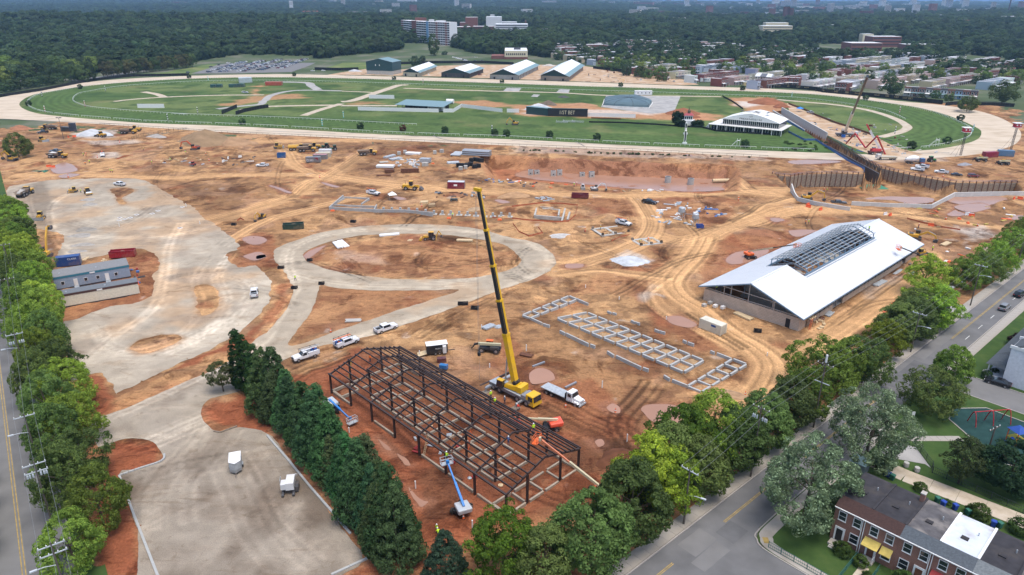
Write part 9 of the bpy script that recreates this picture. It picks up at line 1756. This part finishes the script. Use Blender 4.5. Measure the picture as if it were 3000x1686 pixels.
litter('haul_bundle','B',(2240,635,2570,670),14,'bundle lying along the haul road edge','bundles along the haul road',['galv','dkmetal','white','bluescreen'],(.8,1.8));litter('rebar_piece','A',(2230,410,2570,500),26,'rebar or timber piece in the dark material dump','dark material dump',['rust','dkmetal','whitew','oldwood'],(.8,2.2),(.3,.9));litter('loose_board','A',(1600,420,2200,510),22,'board or bar strewn on the dirt','boards strewn on the dirt',['newwood','rust','wood','galv'],(.8,2.0),(.1,.3));litter('rusty_bar','B',(1800,770,2350,830),20,'rusty bar or plate strewn by the crane tip','rusty bars on the dirt',['rust','galv','dkmetal'],(.8,2.2),(.1,.3));litter('pump_part','C',(0,860,520,935),18,'pipe or pump piece along the pit edge','pipes along the pit edge',['black','orange','dkmetal','white'],(.8,2),(.3,.8));litter('plastic_pipe','C',(930,940,1450,970),10,'white pipe piece along the pit edge','white pipes along the pit edge',['white','white','wood'],(1,2.6),(.3,.6))
litter('yard_form','D',(560,380,1250,640),46,'stack or form in the work yard by the tunnel cut','stacks in the tunnel work yard',['dkmetal','galv','oldwood','bluescreen','rust','concrete'],(1,3),(.3,1.2));litter('rubble_board','D',(1050,560,1500,660),16,'rubble or board at the track edge','boards at the track edge',['concrete','oldwood','galv'],(1,2.5),(.2,.6));litter('yard_stack','U',(1830,540,2560,625),46,'plant or stack in the barn yard','stacks in the barn yard',['white','rust','galv','dkmetal','catyellow','concrete'],(1.5,3.6),(.8,2.4));litter('barn_pallet','U',(0,520,1450,575),30,'pallet or heap around the white-roofed barns','pallets round the barns',['white','concrete','rust','galv','newwood'],(1.5,3),(.6,1.8));litter('scaffold_piece','N',(300,870,440,960),14,'scaffold piece by the barn corner','scaffold pieces by the barn',['rust','galv','newwood'],(.6,1.4),(.2,.6));litter('steel_stud','N',(1040,460,1180,540),10,'board or stud at the far barn side','studs at the far barn side',['galv','wood','oldwood'],(.6,1.4),(.1,.3));litter('material_pile','N',(1280,330,1720,620),14,'material pile on the dirt by the street trees','materials by the street trees',['galv','orange','wood','whitew'],(.6,1.6),(.2,.6));litter('timber_piece','E',(620,420,840,450),6,'timber piece behind the office trailers','timber behind the offices',['wood','newwood'],(.8,1.6),(.1,.3));litter('site_barrel','E',(1010,490,1100,690),8,'barrel or crate at the office trailer end','clutter at the office end',['awnred','dkmetal','bluescreen','orange'],(.5,1.0),(.5,1.2));litter('steel_offcut','P',(450,640,1500,1250),18,'tool or offcut lying under the steel frame','offcuts under the steel frame',['newwood','rust','galv','awnred'],(.3,.9),(.1,.25));litter('green_pipe','A',(360,545,520,570),6,'green plastic pipe bundle by the puddle','green pipe bundle',['greenmem','black'],(1.5,2.6),(.2,.4));litter('mud_barrier','D',(1300,1090,2240,1330),22,'barrier or board in the mud by the pond','barriers in the mud',['orange','white','awnyellow','wood'],(.6,2.0),(.3,.9));litter('form_stack','D',(380,270,560,420),10,'dark form stack behind the tunnel wall','form stacks behind the tunnel wall',['dkmetal','galv','white'],(1,3),(.5,1.4))
for x,y in((1492,1225),(1615,1272)):
 p=g('C',x,y);t=veh('mortar_silo','grey steel hopper silo on four legs among the bags','silo',p,.2,None,'grey hopper silos');t.scale=(.75,.75,.85);mb('galv').lathe([(.3,2.2),(1.5,3.6),(1.5,5.4),(1.2,5.7)],16).B('hopper',t);l_=mb('galv');[l_.bar((a_,b_,0),(a_,b_,4.4),.14) for a_ in(-1.2,1.2) for b_ in(-1.2,1.2)];[l_.bar((-1.2,b_,.6),(1.2,b_,2.2),.07) for b_ in(-1.2,1.2)];l_.B('leg',t)
p=g('B',1375,840);t=veh('canopy_tent','white pop-up canopy beside the utility truck','tent',p,.4);l_=mb('galv');[l_.bar((a_,b_,0),(a_,b_,2.3),.06) for a_ in(-1.5,1.5) for b_ in(-1.5,1.5)];l_.B('leg',t);mb('white').hexa([(-1.6,-1.6,2.2),(1.6,-1.6,2.2),(1.6,1.6,2.2),(-1.6,1.6,2.2),(-.05,-.05,3.4),(.05,-.05,3.4),(.05,.05,3.4),(-.05,.05,3.4)]).B('canopy',t);p=g('D',278,265);t=veh('canopy_tent','blue pop-up canopy beyond the tunnel walls','tent',p,.4,.06);l_=mb('galv');[l_.bar((a_,b_,0),(a_,b_,2.3),.06) for a_ in(-1.7,1.7) for b_ in(-1.7,1.7)];l_.B('leg',t);mb('coat').hexa([(-2,-2,2.2),(2,-2,2.2),(2,2,2.2),(-2,2,2.2),(-.05,-.05,3.4),(.05,-.05,3.4),(.05,.05,3.4),(-.05,.05,3.4)]).B('canopy',t,color=(.02,.2,.6))
p=g('B',1992,865);t=veh('utility_buggy','dark utility buggy with roof near the crane tip','buggy',p,.1);mb('paint').box(-1.5,1.5,-.7,.7,.4,.9).B('body',t,color=(.03,.04,.03));l_=mb('black');[l_.bar((a_,b_,.8),(a_*.8,b_,1.9),.06) for a_ in(-.9,.9) for b_ in(-.6,.6)];l_.B('roll_cage',t);mb('black').box(-.9,.9,-.7,.7,1.9,1.95).B('roof',t);[wheel(t,x,y,.35,.25) for x in(-1.1,1.1) for y in(-.7,.7)]
mk('mesh_orange',(.42,.12,.055),rough=.8,var=.3,scale=3)
for v,pts,lab in(('C',[(0,1215),(150,1232),(390,1248),(500,1240),(560,1190),(580,1100),(440,1085),(250,1080),(0,1110)],'orange mesh fence round the footing pit'),('C',[(10,1260),(60,1330),(150,1370),(270,1340),(230,1290)],'orange mesh fence round the small excavation'),('C',[(880,1405),(970,1365),(1060,1350)],'orange mesh fence in front of the small footing forms'),('B',[(2380,1020),(2480,1035),(2576,1045)],'orange mesh fence by the last column stubs'),('A',[(2390,1060),(2420,1035),(2455,1055)],'small orange mesh panel by the gravel lot'),('A',[(1170,440),(1250,410),(1340,400)],'orange mesh fence by the muddy trench'),('D',[(1230,1210),(1360,1245),(1540,1285),(1700,1310)],'orange and timber edge fence below the concrete wall'),('N',[(1710,270),(1760,262),(1775,280)],'short orange mesh panel by the white mud')):
 W_=gl(v,*pts);fence(None,None,.55,'mesh_orange',lab,'mesh_fence',world=W_,pl=2.4,thick=.03,z=zat(*W_[0]))
for v,pts,lab in(('N',[(-860+0,0)],''),):pass
def barrier(p,lab,grp,col,z=None):
 t=veh('plastic_barrier',lab,'barrier',p,rnd.uniform(-.8,.8),z,grp);mb('coat').prism([(-.3,0),(.3,0),(.12,.5),(.1,1.0),(-.1,1.0),(-.12,.5)],-.95,.95,'x').B('body',t,color=col);mb('black').box(-.7,-.4,-.31,-.3,.02,.1).B('fork_slot',t)
for v,x,y in(('D',350,1100),('D',352,1130),('D',462,1142),('D',1078,1182),('D',2170,1045),('D',2225,1045),('D',1800,1180),('D',1440,1270),('A',690,220),('A',750,215),('A',490,510),('A',535,515)):barrier(g(v,x,y),'orange plastic road barrier on the dirt','orange plastic barriers',(.70,.10,.03))
for v,x,y in(('D',1035,1175),('D',1760,1170),('D',1790,1175)):barrier(g(v,x,y),'white plastic road barrier on the dirt','white plastic barriers',(.68,.68,.68))
cone=mb('orange');cone.lathe([(.16,.04),(.13,.25),(.06,.68),(.03,.72)],10);cone.mat('black').box(-.2,.2,-.2,.2,0,.04);cone.mat('white').lathe([(.125,.33),(.098,.48)],10);CONE=cone.mesh('cone')
for v,x,y in(('K',413,158),('K',797,190),('K',1798,60),('D',1270,1012),('D',1220,1000),('D',1400,1005),('D',1430,1005),('D',1480,995),('D',1335,1008),('D',1545,842),('D',1570,1215),('D',1850,1275),('A',1205,265),('A',982,425),('A',687,618),('C',2000,1050),('G',578,985),('G',1818,520),('B',642,630),('B',1668,920),('C',645,1325),('J',1600,1010),('A',2105,455)):
 p=g(v,x,y);o=link('traffic_cone',CONE);s_=1.6 if v in 'DABC' else 1.2;o.scale=(s_,s_,s_*1.2);o.location=(p[0],p[1],zat(*p));tag(o,'orange traffic cone or marker standing on the dirt','cone','orange cones on the site')
for v,x,y in(('B',770,962),('B',1940,1030),('B',2452,1050),('B',1780,485)):p=g(v,x,y);tag(mb('orange').taper(-.7,.7,-.4,.4,0,.4,.2,.2,.1).build('sand_bag',loc=(*p,zat(*p)),name=None) if False else mb('orange').taper(-.8,.8,-.45,.45,0,.5,.25,.25,.12).build('orange_tub',loc=(*p,zat(*p))),'bright orange-red tub left on the dirt','tub','orange tubs')
for v,x,y,s_,lab in(('C',870,1320,5.5,'concrete footing forms strewn with timber by the service truck'),('M',1040,285,4.2,'small footing slab with timber beside the white stone heap')):
 p=g(v,x,y);t=veh('footing_form',lab,'foundation',p,.35);b=mb('concrete');[b.box(-s_,s_,y_-.5,y_+.5,-.2,.15) for y_ in(-s_*.7,s_*.7)];b.B('footing_strip',t);b=mb('concrete');[b.box(x_-.5,x_+.5,-s_*.7+.55,s_*.7-.55,-.2,.13) for x_ in(-s_*.9,0,s_*.9)];b.B('cross_strip',t);r=random.Random(2)
 for k in range(9):a_=r.uniform(0,3);q=(r.uniform(-s_,s_),r.uniform(-s_*.7,s_*.7));mb('newwood').bar((q[0]-cos(a_)*1.2,q[1]-sin(a_)*1.2,.25),(q[0]+cos(a_)*1.2,q[1]+sin(a_)*1.2,.3),.15,.06).B('board',t)
 for k in range(6):q=(r.choice((-s_*.9,0,s_*.9)),r.choice((-s_*.7,s_*.7)));mb('oldwood').box(q[0]-.35,q[0]+.35,q[1]-.35,q[1]+.35,.1,.9).B('form_box',t)
p=g('N',320,960);t=veh('scaffold_ladder','red ladder and scaffold at the barn corner','scaffold',p,.75);l_=mb('rust');[l_.bar((x,y,0),(x,y,3.4),.06) for x in(0,1.5,3) for y in(0,1)];[l_.bar((0,y,z),(3,y,z),.05) for y in(0,1) for z in(1.2,2.4)];l_.B('frame',t);mb('newwood').box(0,3,0,1,2.4,2.46).B('platform',t);l_=mb('orange');[l_.bar((-.6,y,0),(.1,y,3),.06) for y in(-.4,0)];[l_.bar((-.6+.07*k,-.4,.3*k),(-.6+.07*k,0,.3*k),.04) for k in range(1,10)];l_.B('ladder',t)
for v,x0,y0,h_,lab,m_ in(('P',275,350,5,'yellow ladder against the far end of the steel frame','awnyellow'),('P',865,930,3.5,'wooden ladder leaning under the steel frame eave','newwood'),('P',1205,900,4,'orange ladder against a frame column','orange')):
 p=g(v,x0,y0);t=veh('ladder',lab,'ladder',p,.7);l_=mb(m_);[l_.bar((-.8,y,0),(.2,y,h_),.07) for y in(-.22,.22)];l_.B('rail',t);l_=mb(m_);[l_.bar((-.8+k/(h_*3),-.22,k/3),(-.8+k/(h_*3),.22,k/3),.045) for k in range(1,int(h_*3))];l_.B('rung',t)
sheet('stone_strip',ragged(gl('J',(1195,1390),(1260,1290),(1340,1215),(1355,1235),(1290,1320),(1215,1385)),.2),(),.09,'pavegrey');L_=gl('B',(0,150),(400,165),(800,178));tag(sheet('drain_mat',strip_poly(L_,.8),(),.07,'dkmetal',parent=None),None,None)
for v,pts in(('B',[(930,175),(1150,170),(1450,190),(1700,215),(2000,220),(2300,230)]),('C',[(0,520),(300,540),(600,548),(1000,565),(1500,590),(2262,625)]),('B',[(1780,195),(1900,240),(2100,262)]),('C',[(560,530),(640,570)]),('T',[(0,905),(400,915),(1000,945)]),('D',[(1280,640),(1500,630),(1600,628)])):
 L_=crom(gl(v,*pts),False,5);L_=[(x+rnd.uniform(-.4,.4),y+rnd.uniform(-.5,.5)) for x,y in L_];sheet('rubber_strip',strip_poly(L_,.7),(),.062+.002*rnd.random(),'dkmetal')
for x,y in((440,365),(500,360),(580,362)):p=g('C',x,y);t=veh('metal_bleacher','folded grey metal bleacher lying on the turf course','bleacher',p,-.3,.04,'folded metal bleachers');[mb('galv').box(-4,4,k*.5,k*.5+.3,.2+k*.25,.26+k*.25).B('bench',t) for k in range(4)];mb('galv').bar((-4,0,0),(-4,2,1.6),.1).B('frame',t)
for v,x,y in(('C',1975,570),('D',1468,565)):p=g(v,x,y);t=veh('steward_stand','white metal viewing stand beside the running rail','stand',p,-.2,.04,'white viewing stands');l_=mb('white');[l_.bar((a_,b_,0),(a_,b_,4.2),.1) for a_ in(.6,2) for b_ in(-.6,.6)];l_.B('leg',t);mb('white').box(.5,2.1,-.7,.7,3.1,3.2).B('platform',t);l_=mb('white');[l_.bar((-2.4,b_,0),(.5,b_,3.1),.12) for b_ in(-.5,.5)];l_.B('stair',t)
p=g('A',640,230);t=veh('lamp_mast','grey lamp mast with twin heads by the dark containers','lamp',p,0);mb('dkmetal').tube((0,0,0),(0,0,12),.15,.1).B('mast',t);[mb('dkmetal').box(x-.6,x+.6,-.3,.3,11.8,12.2).B('lamp_head',t) for x in(-.9,.9)]
fence('A',[(1330,250),(1400,225),(1600,190),(1720,170)],2.2,'wirefence','dark mesh fence running down from the track rail',thick=.03,z=0.);fence('A',[(1700,175),(1890,150)],2.2,'wirefence','dark mesh fence beside the huge mound',thick=.03,z=0.)
ptree('W',1620,550,'round',7.0,11,(.10,.145,.04),'lone spreading tree on the track outfield at the far turn',bare=.15);ptree('W',1300,440,'mid',4.0,8,(.09,.14,.045),'street tree in front of the pale blue rowhouse');ptree('W',1070,405,'mid',3.6,7,(.08,.13,.045),'street tree in front of the cream rowhouse');ptree('W',830,375,'mid',3.6,7,(.075,.12,.04),'street tree in front of the brick rowhouses');ptree('W',300,250,'mid',8,16,(.07,.105,.04),'big tree left of the white rowhouse');ptree('W',2250,340,'mid',10,17,(.08,.12,.042),'big round tree right of the rowhouse end wall');ptree('Y',690,580,'mid',7.5,30,(.085,.14,.04),'tall green tree in front of the apartment tower')
for x,y,r_,h_ in((380,860,6,12),(500,830,4,9),(870,720,4,7)):ptree('Y',x,y,'mid',r_,h_,(.05,.085,.04),'round tree on the lawn below the apartment tower','trees on the apartment lawn')
for k in range(15):x=800+k*46;ptree('T',x,520-k*4.6,'mid',5.5,15,[(.11,.105,.04),(.12,.12,.04),(.10,.15,.045)][k%3],'brownish-green tree in the straight row before the car park','row of trees before the car park')
for k in range(10):x=20+k*46;ptree('T',x,655-k*7,'mid',5.0,9,(.075,.12,.045),'round tree in the hedge row along the left road','hedge row trees along the left road')
for k in range(5):ptree('T',480+k*48,545+8*(k%2),'mid',6,16,(.085,.13,.042),'tall round tree in the clump by the road junction','tree clump by the road junction')
fence('T',[(0,735),(300,690),(700,612),(1000,580),(1430,572)],2.4,'scrim','black screen fence round the left turn of the track')
for i in range(40):u=rr.random();L_=gl('C',(100+2100*u,612+62*u));bush(L_[0],rr.uniform(.4,.9),(.07,.11,.03),'weed clump along the dark outer rail','weeds along the outer rail',h=rr.uniform(.5,1.2),name='weed_clump',z=.0)
for i in range(26):p=g('D',rr.uniform(130,520),rr.uniform(530,615));bush(p,rr.uniform(.5,1.2),(.07,.12,.03),'weed clump on the grass beside the tunnel cut','weeds beside the tunnel cut',h=rr.uniform(.5,1.2),name='weed_clump')
HV=(.50,.75,.03);OR=(.80,.18,.02)
for v,x,y,z,an,pose,c,lab in(('G',305,585,None,2.6,'walk',HV,'worker in yellow vest walking across the gravel road'),('P',1362,505,4.4,2,'stand',HV,'worker in yellow jacket standing on the frame eave beam'),('P',1395,560,3.6,2,'work',HV,'worker in yellow vest below the frame eave'),('P',1470,545,0,1,'stand',(.15,.16,.18),'worker in dark clothes beside the crane outrigger'),('P',1585,600,0,3,'bend',(.6,.05,.03),'worker in red bending near the crane'),('P',1500,870,6.5,1,'work',(.08,.12,.25),'worker in blue climbing the frame rafter'),('P',1015,990,4.4,1,'work',HV,'worker in the raised blue lift basket'),('P',1697,770,8.0,2,'stand',HV,'worker in the lift basket over the frame ridge'),('P',415,215,0,1,'stand',OR,'worker in orange at the far end of the frame'),('J',1398,1130,None,4,'stand',HV,'worker in yellow vest in front of the grey juniper'),('J',1410,1165,None,2,'bend',HV,'second worker bending behind the grey juniper'),('RB',1213,100,None,0,'stand',OR,'worker in orange vest on the haul road behind the barn'),('RB',1245,100,None,3,'stand',HV,'worker in yellow vest beside the orange-vested one'),('RB',1895,175,9.6,1,'work',HV,'worker at the far end of the barn ridge monitor'),('RB',255,820,3.4,2,'work',HV,'worker inside the open barn gable'),('N',1268,355,None,2,'stand',HV,'worker in yellow vest beyond the barn corner'),('A',815,775,.02,0,'stand',HV,'worker in yellow vest between bulldozer and roller'),('A',840,400,None,1,'work',HV,'left worker in yellow at the head of the trench'),('A',868,395,None,2,'bend',OR,'worker in orange at the head of the trench'),('A',870,420,None,4,'stand',OR,'worker in orange lower in the trench'),('A',903,475,None,5,'stand',HV,'worker in yellow at the trench side'),('A',860,490,None,2,'bend',OR,'worker in orange bending in the trench'),('A',1113,575,None,1,'stand',HV,'left of two yellow workers by the haul road'),('A',1135,575,None,4,'work',HV,'right of two yellow workers by the haul road'),('A',1445,340,None,4,'stand',(.7,.5,.05),'worker in amber on open dirt by grey boxes'),('A',1530,480,None,4,'work',HV,'worker in yellow by the strewn boards'),('A',1720,445,None,4,'bend',HV,'worker in yellow bending among boards'),('A',1875,385,None,4,'bend',HV,'worker in yellow below the orange excavator'),('A',2075,400,None,4,'stand',OR,'worker in orange near the dark material dump'),('C',548,930,None,1,'work',HV,'worker in yellow at the pit edge'),('C',572,925,None,3,'stand',OR,'worker in orange at the pit edge'),('C',783,1305,None,3,'stand',(.7,.5,.05),'worker in amber on the footing forms'),('C',645,1330,None,3,'stand',OR,'worker in orange left of the footing forms'),('M',985,300,None,3,'stand',HV,'worker in yellow on the small footing slab'),('M',1048,285,None,1,'bend',OR,'worker in orange on the small footing slab'),('B',1975,1010,None,1,'bend',HV,'worker in yellow bending at a column stub'),('D',493,972,-6.0,1,'stand',OR,'worker in orange below the curved pile wall'),('D',521,972,-6.0,3,'stand',HV,'worker in yellow below the curved pile wall'),('D',918,885,-6.0,1,'work',HV,'left worker in the tunnel mouth'),('D',950,880,-6.0,2,'stand',HV,'right worker in the tunnel mouth'),('D',1330,1285,None,2,'stand',(.3,.05,.05),'worker in dark red by the mud edge'),('C',2000,1050,None,2,'stand',OR,'lone worker in orange on the haul road bend')):
 p=g(v,x,y,z or 0.);person(p,an,pose,c,lab,zat(*p) if z is None else z)
HAZE=0.85e-4
hz=bpy.data.materials.new('haze');hz.use_nodes=True;n=hz.node_tree.nodes;n.remove(n['Principled BSDF'])
pv=n.new('ShaderNodeVolumePrincipled');pv.inputs['Color'].default_value=(.40,.66,1.0,1);pv.inputs['Density'].default_value=HAZE;pv.inputs['Anisotropy'].default_value=.3
hz.node_tree.links.new(pv.outputs[0],n['Material Output'].inputs['Volume'])
b=mb(hz).box(-40000,40000,-36000,40000,-14,190);o=b.build('haze');o['kind']='stuff';o['label']='thin blue summer haze over the far city'
